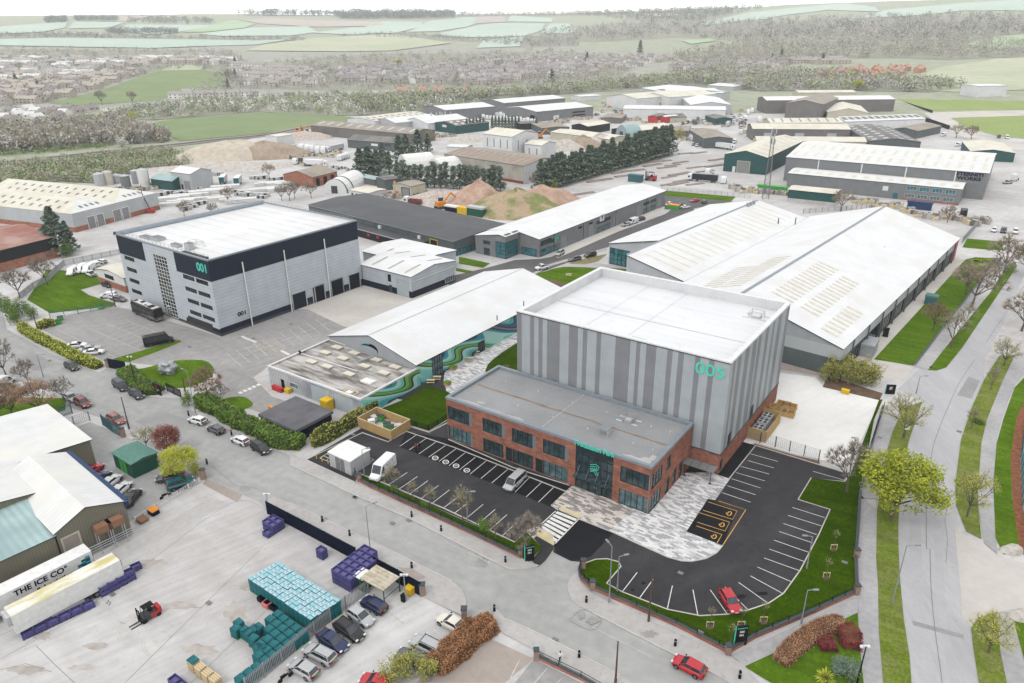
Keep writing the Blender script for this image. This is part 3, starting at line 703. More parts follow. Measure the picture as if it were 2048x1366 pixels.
def guard(bd,x,y,z,sx,sy,h=1.1,m='galv',name='guard_rail',r=.04):
 b=MB();c=[(-sx/2,-sy/2),(sx/2,-sy/2),(sx/2,sy/2),(-sx/2,sy/2)]
 for i in range(4):
  p,q=c[i],c[(i+1)%4];b.tube((*p,0),(*p,h),r,r,m,5)
  for zz in(h*.5,h):b.tube((*p,zz),(*q,zz),r,r,m,5)
 for sxn in(-1,1):
  for yy in(-sy/2,sy/2):b.box(sxn*(sx/2+.5),yy,0,1.1,.18,.12,'white')
 o=b.build(name,bd.root);o.location=(x,y,z);return o
guard(hall,24.4,2.2,Z1-1.88,2.6,1.2);guard(hall,37.5,27,Z1-1.88,2.4,2.2)
hall.add('roof_hatch',MB().box(37.5,27,Z1-1.88,1.6,1.5,.4,'coping_white'))
b=MB();b.prism([(-3.2,.6),(-.02,.6),(-.02,2.8),(-3.2,2.8)],0,6.4,'brick','coping');hall.add('brick_return',b)
#the brick office
off=Bd('brick_office','two-storey red brick office with a flat grey roof and a glazed entrance',(-12.297,118.162),EA,41.28,16.41)
HB=8.75
FU=[(.3,4.4,6.0,7.2),(8.4,4.4,13.35,7.25),(14.85,4.4,19.87,7.25),(21.3,4.4,26.36,7.25),(36,4.4,41.28,7.25)]
FG=[(.3,.15,6.0,3.0),(8.4,.15,12.95,3.05),(13.42,.1,14.9,2.95),(14.95,.15,19.3,3.0),(19.8,.1,21.3,2.95),(21.34,.15,26.31,3.0),(35.95,.1,41.28,3.0)]
ENT=(27.75,.05,34.7,8.4)
RH=[(0,.1,4.2,3.0),(0,4.4,4.2,7.2),(6,4.7,7.6,7.4),(6.2,.1,7.7,2.9),(8.9,.3,10.6,3.2),(11.7,.3,13.3,3.3)]
mb=MB();off.wall(mb,'F',[(0,HB,'brick')],FU+FG+[ENT],.3);off.wall(mb,'R',[(0,HB,'brick')],RH,.3)
off.wall(mb,'L',[(0,HB,'brick')],[(10.41,.1,16.41,3.0),(10.41,4.4,16.41,7.2)],.3);off.wall(mb,'B',[(0,HB,'brick')]);off.add('wall',mb)
mb=MB()
mb.box(20.6,8.2,.02,40.5,15.4,.05,'grey');mb.box(20.6,9.2,3.3,40.3,13.6,.6,'palegrey');mb.box(20.6,11.0,.06,40.4,.2,8.2,'palegrey');off.add('interior',mb)
off.parapet(HB,.55,.22,'brick','coping',HB-.35,'membrane_grey')
for i,(t0,z0,t1,z1)in enumerate(FU[:4]):
 off.win('F',t0,z0,t1-.75,z1,4,1,deep=.22);off.panel('F',t1-.75,z0,t1,z1,'grey','vent_panel',off=-.1)
for i in(0,1,3,5):t0,z0,t1,z1=FG[i];off.win('F',t0,z0,t1-(.6 if i==0 else 0),z1,4 if i else 5,1,deep=.22,glass='glass_light' if i in(0,5)else 'glass')
off.panel('F',5.4,.15,6.0,3.0,'grey','vent_panel',off=-.1)
for i in(2,4):t0,z0,t1,z1=FG[i];off.panel('F',t0,z0,t1,z1,'frame_dark','door',off=-.12)
for h,g in((FU[4],'glass'),(FG[6],'glass_light')):off.win('F',h[0],h[1],h[2],h[3],5,1,deep=.12,glass=g)
for h,g in((RH[0],'glass_light'),(RH[1],'glass')):off.win('R',*h,4,1,deep=.12,glass=g)
for h in RH[2:]:off.win('R',*h,1,1,deep=.2)
for h in((10.41,.1,16.41,3.0),(10.41,4.4,16.41,7.2)):off.win('L',*h,5,1,deep=.2)
off.win('F',*ENT,6,5,deep=.2,name='entrance_glazing')
off.panel('F',27.75,7.3,34.7,8.4,'frame_dark','sign_fascia',off=-.05)
d_=off.win('F',30.4,.05,32.8,2.5,2,1,deep=.12,name='entrance_door',frame='frame_black',glass='glass')
for t in(31.4,31.8):text('door_handle','|',.5,'white',off.root,off.fp('F',t,1.3,-.05),(math.pi/2,0,0),.02)
mb=MB();mb.box(3.3,-.75,0,6.4,1.5,.06,'glass',bottom=True)
for x in(.6,2.4,4.2,6):mb.tube((x,-1.4,.06),(x,0,1.5),.03,.03,'steel',5);mb.box(x,-.75,.06,.05,1.5,.08,'frame_dark')
off.add('entrance_canopy',mb,'F',28,3.1)
off.txt('F',31.2,8.72,'Production Park',1.18,'teal',off=.1,bold=.035,sx=.93,name='entrance_sign',ext=.08)
b=MB()
for pts in([(0,.9),(1.1,1.35),(1.75,1.0),(1.5,.35),(.4,-.15)],[(0,.5),(1.0,.92),(1.35,.75),(1.2,.35),(.1,-.1)],[(0,.1),(.9,.5),(1.6,-.55)],[(.1,-.35),(.7,-.05),(1.3,-.75)]):
 P=[(p[0]*.95,-.02,p[1]*1.0)for p in pts];b.path(P,.055,'teal',5)
off.add('entrance_emblem',b,'F',30.6,4.6,.12)
def blob(cx,cy,rx,ry,n=26,seed=0,jag=.35):
 r=random.Random(seed);return[(cx+rx*math.cos(a)*k,cy+ry*math.sin(a)*k)for a,k in((2*math.pi*i/n,1+jag*(r.random()-.5))for i in range(n))]
zr=HB-.345;b=MB()
for i in range(9):b.poly([(*p,zr+.002*i)for p in blob(2.2+i*1.6,1.15+.1*math.sin(i),1.5,.42+.12*(i%3),seed=i)],'membrane_wet')
for i,(x,y,a,c)in enumerate([(37.6,1.3,2.2,.7),(39.4,1.7,1.0,1.1),(6.2,2.6,.9,.35),(36.0,.9,1.6,.3),(40,3.2,.5,.9)]):b.poly([(*p,zr+.02+.002*i)for p in blob(x,y,a,c,seed=40+i)],'membrane_wet')
off.add('roof_damp_patch',b)
b=MB();pl=smooth([(1.2,8.1),(6,7.95),(12,8.05),(18,7.9),(24,8.05),(30,7.9),(36,7.95),(40,7.9)],3)
b.poly([(x,y+.22+.16*math.sin(x*1.3),zr+.03)for x,y in pl][::-1]+[(x,y-.18-.12*math.sin(x*2.1),zr+.03)for x,y in pl],'membrane_puddle');off.add('roof_gutter_stain',b)
b=MB();b.strip([(20.2,.7),(20.2,15.8)],.14,zr+.04,'palegrey')
for x0,y0,x1,y1 in((1,5.2,40,5.2),(1,12,40,12)):b.strip([(x0,y0),(x1,y1)],.06,zr+.05,'palegrey')
for x in(5,12.5,20,27,35.5,39):
 for y in(5.2,12):b.tube((x,y,zr),(x,y,zr+.3),.09,.07,'white',6)
off.add('roof_lifeline',b)
guard(off,31.5,11.6,zr+.02,1.9,1.6);off.add('roof_hatch',MB().box(31.5,11.6,zr,1.2,1.1,.45,'palegrey'))
b=MB();b.box(30.1,5.6,zr,1.7,1.5,1.1,'palegrey');b.box(30.1,5.6,zr+1.1,1.8,1.6,.08,'coping');[b.box(30.1,4.84,zr+.15+.18*k,1.5,.06,.09,'grey')for k in range(5)];off.add('roof_vent',b)
b=MB();b.box(0,0,2.55,5.6,2.2,.1,'steel',bottom=True)
for x in(-1.4,0,1.4):b.box(x,0,2.65,.05,2.2,.04,'darkgrey')
for x in(-2.3,2.3):b.tube((x,-.7,0),(x,-.7,2.55),.07,.07,'darkgrey',6);b.box(x,-.7,0,.5,.3,.2,'darkgrey')
p=off.glob((43.9,14.2,0));t=tag(b.build('cycle_canopy',loc=p),'glazed flat canopy on two posts beside the brick corner by the paved plaza','canopy');t.rotation_euler=(0,0,EA)
#mural shed and the low flat-roofed wing
def muralmat():
 mt,nt,bs=_nodes('mural');N,L=nt.nodes.new,nt.links.new
 uv=N("ShaderNodeUVMap");sp=N("ShaderNodeSeparateXYZ");L(uv.outputs[0],sp.inputs[0])
 def mth(op,a,b=None):
  n=N("ShaderNodeMath");n.operation=op
  for i,v in enumerate((a,b)):
   if v is None:continue
   if isinstance(v,(int,float)):n.inputs[i].default_value=v
   else:L(v,n.inputs[i])
  return n.outputs[0]
 u,v=sp.outputs[0],sp.outputs[1]
 w1=mth('MULTIPLY',mth('SINE',mth('ADD',mth('MULTIPLY',u,.5),mth('MULTIPLY',v,1.0))),1.0)
 w2=mth('MULTIPLY',mth('SINE',mth('MULTIPLY',u,.23)),1.1)
 ph=mth('ADD',mth('ADD',mth('MULTIPLY',v,.85),w1),mth('ADD',w2,mth('MULTIPLY',u,.14)))
 fr_=mth('FRACT',mth('MULTIPLY',ph,.125))
 cr=N("ShaderNodeValToRGB");cr.color_ramp.interpolation='CONSTANT';L(fr_,cr.inputs[0])
 stops=[(0,(24,40,72)),(.06,(18,74,108)),(.12,(26,112,140)),(.17,(34,38,48)),(.21,(84,176,184)),(.27,(132,214,208)),(.33,(186,236,226)),(.40,(34,38,48)),(.44,(96,158,70)),(.50,(132,196,84)),(.56,(34,38,48)),(.59,(120,220,200)),(.66,(186,238,228)),(.73,(60,164,178)),(.79,(28,84,120)),(.85,(34,38,48)),(.88,(112,102,130)),(.94,(146,138,160))]
 el=cr.color_ramp.elements;el[0].position,el[0].color=0,rgb(*stops[0][1]);el[1].position,el[1].color=stops[1][0],rgb(*stops[1][1])
 for p_,c in stops[2:]:e=el.new(p_);e.color=rgb(*c)
 L(cr.outputs[0],bs.inputs['Base Color']);bs.inputs['Roughness'].default_value=.6;MATS['mural']=mt
muralmat()
ms=Bd.px('mural_shed','white-roofed shed with waves of turquoise, green and purple painted on its side wall',(658,672),(832,730),(1111,579),5.2)
ms.d+=1
ms.gable(5.2,3.5,'y',bands=[(0,5.2,'clad_grey')],over=.3,lights=[],fascia='gutter')
mb=MB();ms.off['R']=.04;ms.wall(mb,'R',[(0.0,5.05,'mural')]);ms.add('mural_wall',mb)
a=ms.at('R',P5(862,900))[0];c=ms.at('R',P5(970,850))[0];ms.win('R',a,.1,c,4.9,4,3,glass='glass_light',name='glazed_entrance',frame='frame_black')
a=ms.at('R',P5(1345,690))[0];c=ms.at('R',P5(1412,660))[0];ms.win('R',a,.1,c,2.9,3,1,glass='glass_black',name='side_door',frame='frame_black')
k0,k1=ms.at('F',P5(120,680)),ms.at('F',P5(290,720));b=MB()
crv=smooth([(0,0),(.25,.5),(.6,.6),(.85,.35),(1,-.25),(.97,-.75)],4);W_=k1[0]-k0[0]
for(x0,z0),(x1,z1),r in zip(crv,crv[1:],[.15+.25*math.sin(math.pi*i/len(crv))for i in range(len(crv))]):
 b.quad((x0*W_,0,z0-r),(x1*W_,0,z1-r),(x1*W_,0,z1+r),(x0*W_,0,z0+r),'navy')
 if x0<.5:b.quad((x0*W_,-.01,z0+r*.2),(x1*W_,-.01,z1+r*.2),(x1*W_,-.01,z1+r),(x0*W_,-.01,z0+r),'cyan')
ms.add('swoosh_sign',b,'F',k0[0],k0[1],.06)
b=MB();b.strip([(ms.w/2,0),(ms.w/2,ms.d)],.25,8.88,'palegrey');b.strip([(ms.w/2,29),(.2,29)],.1,8.0,'palegrey')if False else None;ms.add('ridge_cap',b)
for q in(P5(245,545),P5(970,205),P5(1545,400),P5(1825,250)):
 p=ms.loc_at(q,6.6);b=MB();b.tube((0,0,-.6),(0,0,.7),.12,.12,'darkgrey');o=ms.add('vent_pipe',b);o.location=p
lw=Bd.px('flat_roofed_workshop','low workshop with streaky grey cladding and a stained flat roof full of old rooflights',P4(500,482),P4(1475,835),P4(1891,545),4.3)
lw.d=ms.loc.xy.__sub__(lw.loc.xy).length if False else(G(*P4(1148,200),4.3)-G(*P4(500,482),4.3)).length
ribmat('clad_streak',(214,216,218),.55,.45,.7,dirt=(120,128,140));
mb=MB();lw.wall(mb,'F',[(0,4.3,'clad_streak')]);lw.wall(mb,'L',[(0,4.3,'clad_streak')]);lw.wall(mb,'B',[(0,4.3,'clad_grey')]);lw.wall(mb,'R',[(0,4.15,'mural')]);lw.add('wall',mb)
lw.parapet(4.3,.35,.1,'felt_old','felt_old',3.95,'felt_old',cop='coping_white')
for a,c,zt in(((955,690),(1145,850),3.6),((1205,790),(1395,960),3.6)):
 s0,s1=lw.at('F',P4(*a))[0],lw.at('F',P4(c[0],c[1]-100))[0];lw.panel('F',s0,.05,s1,zt,'shutter_pale','sliding_door')
s0,s1=lw.at('F',P4(735,690))[0],lw.at('F',P4(828,730))[0];lw.win('F',s0,1.2,s1,2.4,1,1,glass='glass_light',frame='frame_white')
s0=lw.at('F',P4(645,660))[0];lw.panel('F',s0,.05,s0+1.0,2.2,'black','door')
for q in((960,430),(1125,480),(1355,560),(1520,475),(1720,548),(1840,485),(1640,410),(1410,340),(1290,395),(1105,335),(1230,280)):
 p=lw.loc_at(P4(*q),4.4);b=MB();b.box(0,0,0,2.6,1.5,.35,'rooflight_grey',top='rooflight');b.box(0,0,.35,2.5,1.4,.12,'rooflight');o=lw.add('rooflight',b);o.location=(p.x,p.y,3.95)
p=lw.loc_at(P4(1555,630),4.4);lw.add('white_roof_sheet',MB().box(0,0,0,2.9,1.9,.3,'white')).location=(p.x,p.y,3.95)
p=lw.loc_at(P4(1360,755),4.4);b=MB();[b.box(x,y,0,sx,sy,.3,'wood_pale')for x,y,sx,sy in((0,-1.1,3,.2),(0,1.1,3,.2),(-1.4,0,.2,2),(1.4,0,.2,2))];b.box(0,0,0,1.4,1,.5,'white');lw.add('roof_opening',b).location=(p.x,p.y,3.95)
b=MB();A,B_=lw.loc_at(P4(1455,435),4.6),lw.loc_at(P4(1605,385),4.6);b.tube(A,B_,.28,.28,'galv',8);lw.add('roof_duct',b)
b=MB();A,B_,C_=lw.loc_at(P4(850,350),4.3),lw.loc_at(P4(1440,535),4.3),lw.loc_at(P4(1460,520),4.3);b.tube(A,B_,.1,.1,'white',6);b.tube(A,A-Vector((.5,0,-.5)),.25,.25,'black',8);lw.add('roof_pipe',b)
#001
n1,d1=Vector((-73.75,169.17)),rad(53.39)
W1,D1,H1=44.3,48.2,20.1
T1=frame(220,440,5.254)
b1=Bd('office_block','grey and navy block with a white flat roof, strip windows and turquoise 001',(n1 .x+W1*math.cos(d1+math.pi/2),n1 .y+W1*math.sin(d1+math.pi/2)),d1-math.pi/2,W1,D1)
sF=lambda x,y:b1 .at('F',T1(x,y))[0];zF=lambda x,y:b1 .at('F',T1(x,y))[1]
c0,c1=sF(350,300),sF(675,400);zb=14.6
mb=MB();g0,g1=sF(455,390),sF(600,450)
rows=[(13.2,14.35),(9.95,11.1),(6.7,7.85),(3.5,4.65)]
sl=[(sF(150,380),sF(255,420)),(sF(270,410),sF(385,455)),(sF(762,560),sF(885,610)),(sF(900,605),sF(1028,655))]
hl=[(a,z0,b_,z1)for a,b_ in sl for z0,z1 in rows]
gz=(g0,.3,g1,17.6)
b1 .wall(mb,'F',[(0,.8,'darkgrey'),(.8,zb,'clad_silver'),(zb,H1,'clad_navy')],[h for h in hl if h[2]<c0],.2,0,c0,'frame_white')
b1 .wall(mb,'F',[(0,.8,'darkgrey'),(.8,H1+.1,'clad_silver')],[gz],.2,c0,c1,'frame_white')
b1 .wall(mb,'F',[(0,.8,'darkgrey'),(.8,1.9,'clad_navy'),(1.9,zb,'clad_silver'),(zb,H1,'clad_navy')],[h for h in hl if h[0]>c1],.2,c1,W1,'frame_white')
b1 .wall(mb,'R',[(0,.8,'darkgrey'),(.8,2.2,'clad_navy'),(2.2,zb,'clad_silver'),(zb,H1,'clad_navy')]);b1 .wall(mb,'L',[(0,zb,'clad_silver'),(zb,H1,'clad_navy')]);b1 .wall(mb,'B',[(0,zb,'clad_silver'),(zb,H1,'clad_navy')]);b1 .add('wall',mb)
b1 .parapet(H1,.5,.1,'clad_white','clad_white',H1-.5,'roof_white',cop='coping')
for h in hl:b1 .win('F',*h,6,1,frame='frame_dark',glass='glass_black',deep=.1,fw=.07)
b1 .win('F',*gz,5,17,frame='frame_white',glass='glass_black',deep=.12,fw=.13,name='stair_glazing')
b1 .panel('F',c1+1,.9,W1-3.2,2.6,'glass_black','ground_glazing',off=.06)
b=MB();b.path([(0,0,.2),(1.2,0,2.6),(3.2,0,3.2)],.14,'white',5);b.path([(.6,0,.2),(1.9,0,2.2),(3.4,0,2.6)],.12,'white',5);b.path([(1.4,0,.2),(2.5,0,1.7),(3.6,0,2)],.1,'white',5);b1 .add('entrance_graphic',b,'F',g0+.4,.3,.1)
b1 .txt('F',W1-3.0,17.6,'001',3.0,'teal',bold=.06,sx=1.05,name='number_sign')
s_,z_=b1 .at('R',T1(1388,980));b1 .txt('R',s_,z_,'001',1.5,'black',bold=.03,sx=1.2,name='small_number_sign')
for q0,q1 in((F4(1715,600),F4(1790,570)),(F4(1832,550),F4(1898,530)),(F4(1940,510),F4(2005,490)),(S1(-60,1130),S1(42,1100)),(S1(125,1070),S1(255,1040)),(S1(328,1000),S1(445,960))):
 b1 .panel('R',b1 .at('R',q0)[0],.1,b1 .at('R',q1)[0],4.6,'shutter_navy','loading_door',off=.06,frame='clad_silver')
for q0,q1 in((F4(1400,365),F4(1475,740)),(F4(1645,295),F4(1705,645)),(F4(1880,230),F4(1930,560))):
 s0=b1 .at('R',q1)[0];b=MB();b.tube((0,-.35,0),(0,-.35,b1 .at('R',q0)[1]),.16,.16,'white',8);b1 .add('flue_pipe',b,'R',s0,0)
b=MB();n_=10
for i in range(n_):
 a0,a1=math.pi/2*i/n_,math.pi/2*(i+1)/n_
 p=[(-.2-1.2*math.sin(a),H1-.6+1.2*math.cos(a))for a in(a0,a1)]
 b.quad((p[0][0],0,p[0][1]),(p[0][0],D1,p[0][1]),(p[1][0],D1,p[1][1]),(p[1][0],0,p[1][1]),'coping')
 p=[(-.2+1.2*math.sin(a),H1-.6+1.2*math.cos(a))for a in(a0,a1)]
 b.quad((p[1][0],0,p[1][1]),(p[1][0],D1,p[1][1]),(p[0][0],D1,p[0][1]),(p[0][0],0,p[0][1]),'coping')
b1 .add('rounded_eaves',b)
b=MB()
for y in(1.2,D1-.3):
 for k in range(22):b.tube((1+k*2,y,H1-.4),(1+k*2,y,H1+.75),.04,.04,'galv',4)
 for z in(.3,.75):b.tube((1,y,H1+z),(43,y,H1+z),.04,.04,'galv',4)
b1 .add('guard_rail',b)
b=MB()
for x,y,sx,sy,h in((30,4,2.2,1.6,1.7),(24.5,3.6,3.5,1.4,.7),(14,4.4,4,2.4,.8),(9.5,3.8,5,2,.4)):b.box(x,y,H1-.49,sx,sy,h,'palegrey',top='grey')
for k in range(8):b.box(32+k*1.3,1.4+.1*(k%2),H1-.49,1.0,1.0,.5,'darkgrey')
b1 .add('roof_plant',b);guard(b1,28,7,H1-.45,3.4,2.4,1.2)
b=MB();[b.strip([(1,y),(43,y)],.12,H1-.47,'palegrey')for y in range(6,48,4)];b1 .add('roof_seam',b)
#annex, dark warehouse, long unit
ax=Bd.px('grey_annex','grey annex with a white pitched roof and beige rooflight strips joined to the big block',S1(455,845),S1(1035,990),S1(1505,800),6.5)
ax.gable(6.5,1.3,'x',bands=[(0,2.0,'clad_navy'),(2.0,6.5,'clad_silver')],roof='roof_white',lights=[(n,u,u+.035,.12,.8)for u in(.18,.5,.82)for n in(0,1)],light='rooflight_grey')
a,c=ax.at('F',S1(885,1100))[0],ax.at('F',S1(1005,1130))[0];ax.panel('F',a,.1,c,5.0,'shutter_pale','roller_door',frame='clad_silver')
a=ax.at('F',S1(790,1140))[0];ax.panel('F',a,.1,a+1.3,2.4,'darkgrey','door');ax.panel('F',a-.2,3.4,a+1.1,5.6,'black','wall_sign')
ax.add('wall_trim',MB().box(ax.d/2,-.1,4.8,ax.d-1,.12,.18,'white'),'R',0,0);ax.win('R',ax.d*.75,.6,ax.d-.5,2.4,5,1,frame='frame_white',glass='glass')
ax2=Bd('rear_annex','low white-roofed link behind the grey annex, next to the navy-topped block',ax.glob((-12,12,0)),ax.ang,24,18)
ax2 .gable(5.6,.8,'x',wall='clad_silver',lights=[(0,u,u+.04,.1,.7)for u in(.3,.6)],light='rooflight_grey')
dk=Bd.px('dark_roofed_warehouse','long low slate-grey warehouse with a charcoal roof and black lean-to',(617,410),(906,483),(1005,447),5.4)
dk.gable(5.4,.9,'x',wall='clad_slate',roof='roof_dark',fascia='palegrey',bands=[(0,2.3,'clad_black'),(2.3,5.4,'clad_slate')])
a=dk.at('F',S1(435,360))[0];b_=dk.at('F',S1(1235,600))[0];mb=MB()
LW=5.0
mb.quad((a-8,-LW,2.9),(b_,-LW,2.9),(b_,0,3.5),(a-8,0,3.5),'roof_dark',[(0,0)]*4);mb.wall((a-8,-LW),(b_,-LW),0,2.9,'clad_black');mb.wall((b_,-LW),(b_,0),0,2.9,'clad_black');mb.box((a+b_)/2-4,-LW-.05,2.8,b_-a+8,.15,.2,'palegrey');dk.add('lean_to',mb)
for q in(500,625,750,875,1000,1130):t=dk.at('F',S1(q,400))[0];dk.win('F',t-.9,3.75,t+.9,4.9,2,1,frame='clad_slate',glass='glass_light')
for q in(695,1138):t=dk.at('F',S1(q,450))[0];dk.add('air_unit',MB().box(0,-.5,0,1.3,.7,1.1,'white'),'F',t,3.5)
for q in(668,770,980):t=dk.at('F',S1(q,500))[0]+.5;dk.add('red_sign',MB().box(0,-LW-.06,0,1.4,.05,.9,'red'),'F',t,1.4)
a,c=dk.at('F',S1(1262,640))[0],dk.at('F',S1(1338,660))[0];dk.panel('F',a,.1,c,4.2,'clad_black','dock_door',frame='yellow')
a=dk.at('F',S1(1395,700))[0];dk.win('F',a,.1,dk.w-.1,2.3,5,1,glass='glass_teal');dk.win('R',0.2,.1,13,2.3,9,1,glass='glass_teal')
un=Bd('long_unit','long grey trade unit with a white roof and a solar-panelled glazed corner',(0,0),0,10,10)
uw,ul=18.2,95.0
A=G(*P6(740,493),6.4);ang=rad(52.9)
fdir=Vector((math.cos(ang),math.sin(ang),0));adir=Vector((math.sin(ang),-math.cos(ang),0))
o_=A-adir*29.0
L_=G(*P6(55,465),6.4)
uw=(A-L_).dot(adir)
o_=A-adir*uw
un.loc,un.ang,un.w,un.d=Vector((o_.x,o_.y,0)),ang-math.pi/2,uw,ul
un.root.location=un.loc;un.root.rotation_euler=(0,0,un.ang)
un.gable(6.4,1.7,'y',bands=[(0,1.4,'clad_dark'),(1.4,6.4,'clad_unit')],wall='clad_unit',fascia='darkgrey')
C_=un.loc_at(P6(405,508),6.4);ext,xr=-C_.y,C_.x
mb=MB();rz_=lambda x:6.4+1.7*(x/(uw/2)if x<uw/2 else(uw-x)/(uw/2))
for p,q in(((0,0),(0,-ext)),((0,-ext),(xr,-ext)),((xr,-ext),(xr,0))):
 for z0,z1,m in((0,1.2,'clad_dark'),(1.2,6.3,'clad_unit')):mb.wall(p,q,z0,z1,m)
mb.poly([(0,-ext,6.3),(xr,-ext,6.3),(xr,-ext,rz_(xr)),(uw/2,-ext,rz_(uw/2))],'clad_unit');mb.wall((xr,-ext),(xr,0),6.3,rz_(xr),'clad_unit');un.add('front_wall',mb)
mb=MB();mb.roofq((-.3,.4,6.36),(-.3,-ext-.4,6.36),(uw/2,-ext-.4,rz_(uw/2)+.15),(uw/2,.4,rz_(uw/2)+.15),'roof_shed');mb.roofq((xr+.3,-ext-.4,rz_(xr)+.12),(xr+.3,.4,rz_(xr)+.12),(uw/2,.4,rz_(uw/2)+.15),(uw/2,-ext-.4,rz_(uw/2)+.15),'roof_white');un.add('front_roof',mb)
for y in(-ext*.98,-ext*.45):
 b=MB();x0,x1=uw/2+1.2,xr-.3;b.quad((x0,y+.4,rz_(x0)+.3),(x1,y+.4,rz_(x1)+.3),(x1,y+ext*.44,rz_(x1)+.3),(x0,y+ext*.44,rz_(x0)+.3),'solar');un.add('solar_panel',b)
un.off['F']=ext
un.win('F',xr-4.2,.3,xr-.1,5.6,2,4,glass='glass_teal',name='corner_glazing');un.win('F',3.6,4.0,6.4,5.2,3,1);un.win('F',3.8,.2,6.2,2.6,2,1)
un.off['F']=0;w0=un.w;un.w=xr
o=un.win('R',0,.2,ext-1.2,5.8,5,4,glass='glass_teal',name='corner_glazing');o.location.y-=ext;un.w=w0
un.win('F',xr+.8,.2,uw-1,2.8,3,1,glass='glass_teal');
for px,kind in(((745,520),'w'),((860,560),'w2'),((955,560),'d'),((1230,400),'d'),((1315,370),'w2'),((1385,330),'w2'),((1480,280),'d'),((1710,190),'d'),((1780,180),'w2'),((1850,140),'w2'),((1920,100),'d')):
 t=un.at('R',P6(px[0],px[1]+30))[0]
 if kind=='d':un.panel('R',t,.1,t+4.2,4.4,'shutter','roller_door',frame='clad_dark')
 elif kind=='w':un.win('R',t+.6,3.7,t+7,5.4,4,1,glass='glass');un.win('R',t+.6,.2,t+7,2.6,4,1,glass='glass_teal')
 else:un.win('R',t,3.5,t+5,4.8,3,1);un.win('R',t,.2,t+5,2.4,3,1,glass='glass_light')
t,z=un.at('R',P6(915,487));un.txt('R',t,z-.1,'004',1.9,'teal',bold=.04,name='number_sign')
t=un.at('R',P6(1368,285))[0];un.panel('R',t-1.6,4.2,t+1.6,6.8,'white','wall_sign',off=.1);un.txt('R',t,5.5,'V',2.0,'blue',off=.16,bold=.08,name='sign_mark')
for q in(1258,1150):t,z=un.at('R',P6(q,325 if q>1200 else 368));un.panel('R',t-1.2,4.6,t+1.2,5.3,'navy','name_board')
b=MB();[b.tube((un.w+.12,y,0),(un.w+.12,y,6.3),.08,.08,'darkgrey',5)for y in(9,28,52,78)];un.add('downpipe',b)
#the two big white sheds on the right
r1=Bd.px('white_shed','largest white-roofed shed with beige rooflight strips, beside the tree-lined road',F6(1172,718),F6(1735,185),F6(1005,88),7.0)
LT=[(0,.075+i*.021,.084+i*.021,.62,.84)for i in range(14)]+[(0,.075+i*.021,.084+i*.021,.36,.54)for i in range(13)]+[(0,.03+i*.022,.040+i*.022,.1,.26)for i in range(8)]
r1 .w+=0;lts=[(1,1-l[2],1-l[1],l[3],l[4])for l in LT[:14]]+[(1,1-l[2],1-l[1],l[3]-.25,l[4]-.25)for l in LT[:10]]
r1 .gable(7.0,7.1,'x',roof='roof_white',lights=LT+lts,gwall='clad_grey',bands=[(0,4.2,'clad_slate'),(4.2,7.0,'clad_pale')],fascia='gutter')
for k in range(9):r1 .win('F',8+k*11.2,.6,17.6+k*11.2,4.0,6,1,glass='glass_black',frame='frame_dark')
b=MB();[b.tube((7+k*11.2,-.35,0),(7+k*11.2,-.35,6.9),.16,.16,'clad_slate',6)for k in range(10)];r1 .add('portal_post',b)
r1 .panel('F',r1 .w-5,.1,r1 .w-.3,6.4,'red','red_panel',off=.1);r1 .panel('F',1.6,.1,3.0,2.6,'frame_dark','door');r1 .panel('F',4.4,.1,6.2,3.2,'frame_dark','door')
b=MB();b.box(r1 .w/2,r1 .d/2,14.2,r1 .w,.7,.12,'coping');r1 .add('ridge_cap',b)
for q in(F6(1372,240),F6(1427,197),F6(1494,147)):p=r1 .loc_at(q,10);b=MB();b.tube((0,0,-1),(0,0,.9),.18,.18,'darkgrey');r1 .add('vent_pipe',b).location=p
hw=r1 .d/2*1.0
r2=Bd('white_shed','white-roofed shed with rows of long beige rooflights behind the tall striped hall',r1 .glob((-4,r1 .d+.4,0)),r1 .ang,r1 .w-6,40)
a=r2 .loc_at(F6(145,270),13.0);r2 .d=46
r2 .root['label']='white-roofed shed with rows of long beige rooflights behind the tall striped hall'
x0=23.3
mb=MB();ry=18.6;rx1=114.0;xs=43.0
zr_=11.0;far=37.5;el=6.9
for p,q in(((x0,ry),(x0,0)),((rx1,0),(rx1,ry)),((xs,ry),(x0,ry))):mb.wall(p,q,0,7.0,'clad_pale')
mb.add([(x0,ry,7),(x0,0,7),(x0,ry,zr_)],[(0,1,2)],'clad_pale');mb.uv[-1]=[(0,7),(ry,7),(0,zr_)]
mb.add([(rx1,0,7),(rx1,ry,7),(rx1,ry,zr_)],[(0,1,2)],'clad_pale');mb.wall((xs,ry),(x0,ry),7,zr_,'clad_pale')
for p,q in(((xs,far),(xs,ry)),((rx1,ry),(rx1,far)),((rx1,far),(xs,far))):mb.wall(p,q,0,el,'clad_pale')
mb.add([(xs,far,el),(xs,ry,el),(xs,ry,zr_)],[(0,1,2)],'clad_pale');mb.add([(rx1,ry,el),(rx1,far,el),(rx1,ry,zr_)],[(0,1,2)],'clad_pale');r2 .add('wall',mb)
mb=MB();o=.35
mb.roofq((x0-o,-.1,7.1),(rx1+o,-.1,7.1),(rx1+o,ry,zr_+.15),(x0-o,ry,zr_+.15),'roof_white');mb.roofq((rx1+o,far+o,el),(xs-o,far+o,el),(xs-o,ry,zr_+.15),(rx1+o,ry,zr_+.15),'roof_white')
mb.quad((x0-o,-.1,6.9),(x0-o,-.1,7.1),(x0-o,ry,zr_+.15),(x0-o,ry,zr_-.05),'gutter');mb.quad((x0-o,ry,zr_-.1),(x0-o,ry,zr_+.15),(xs,ry,zr_+.15),(xs,ry,zr_-.1),'gutter')
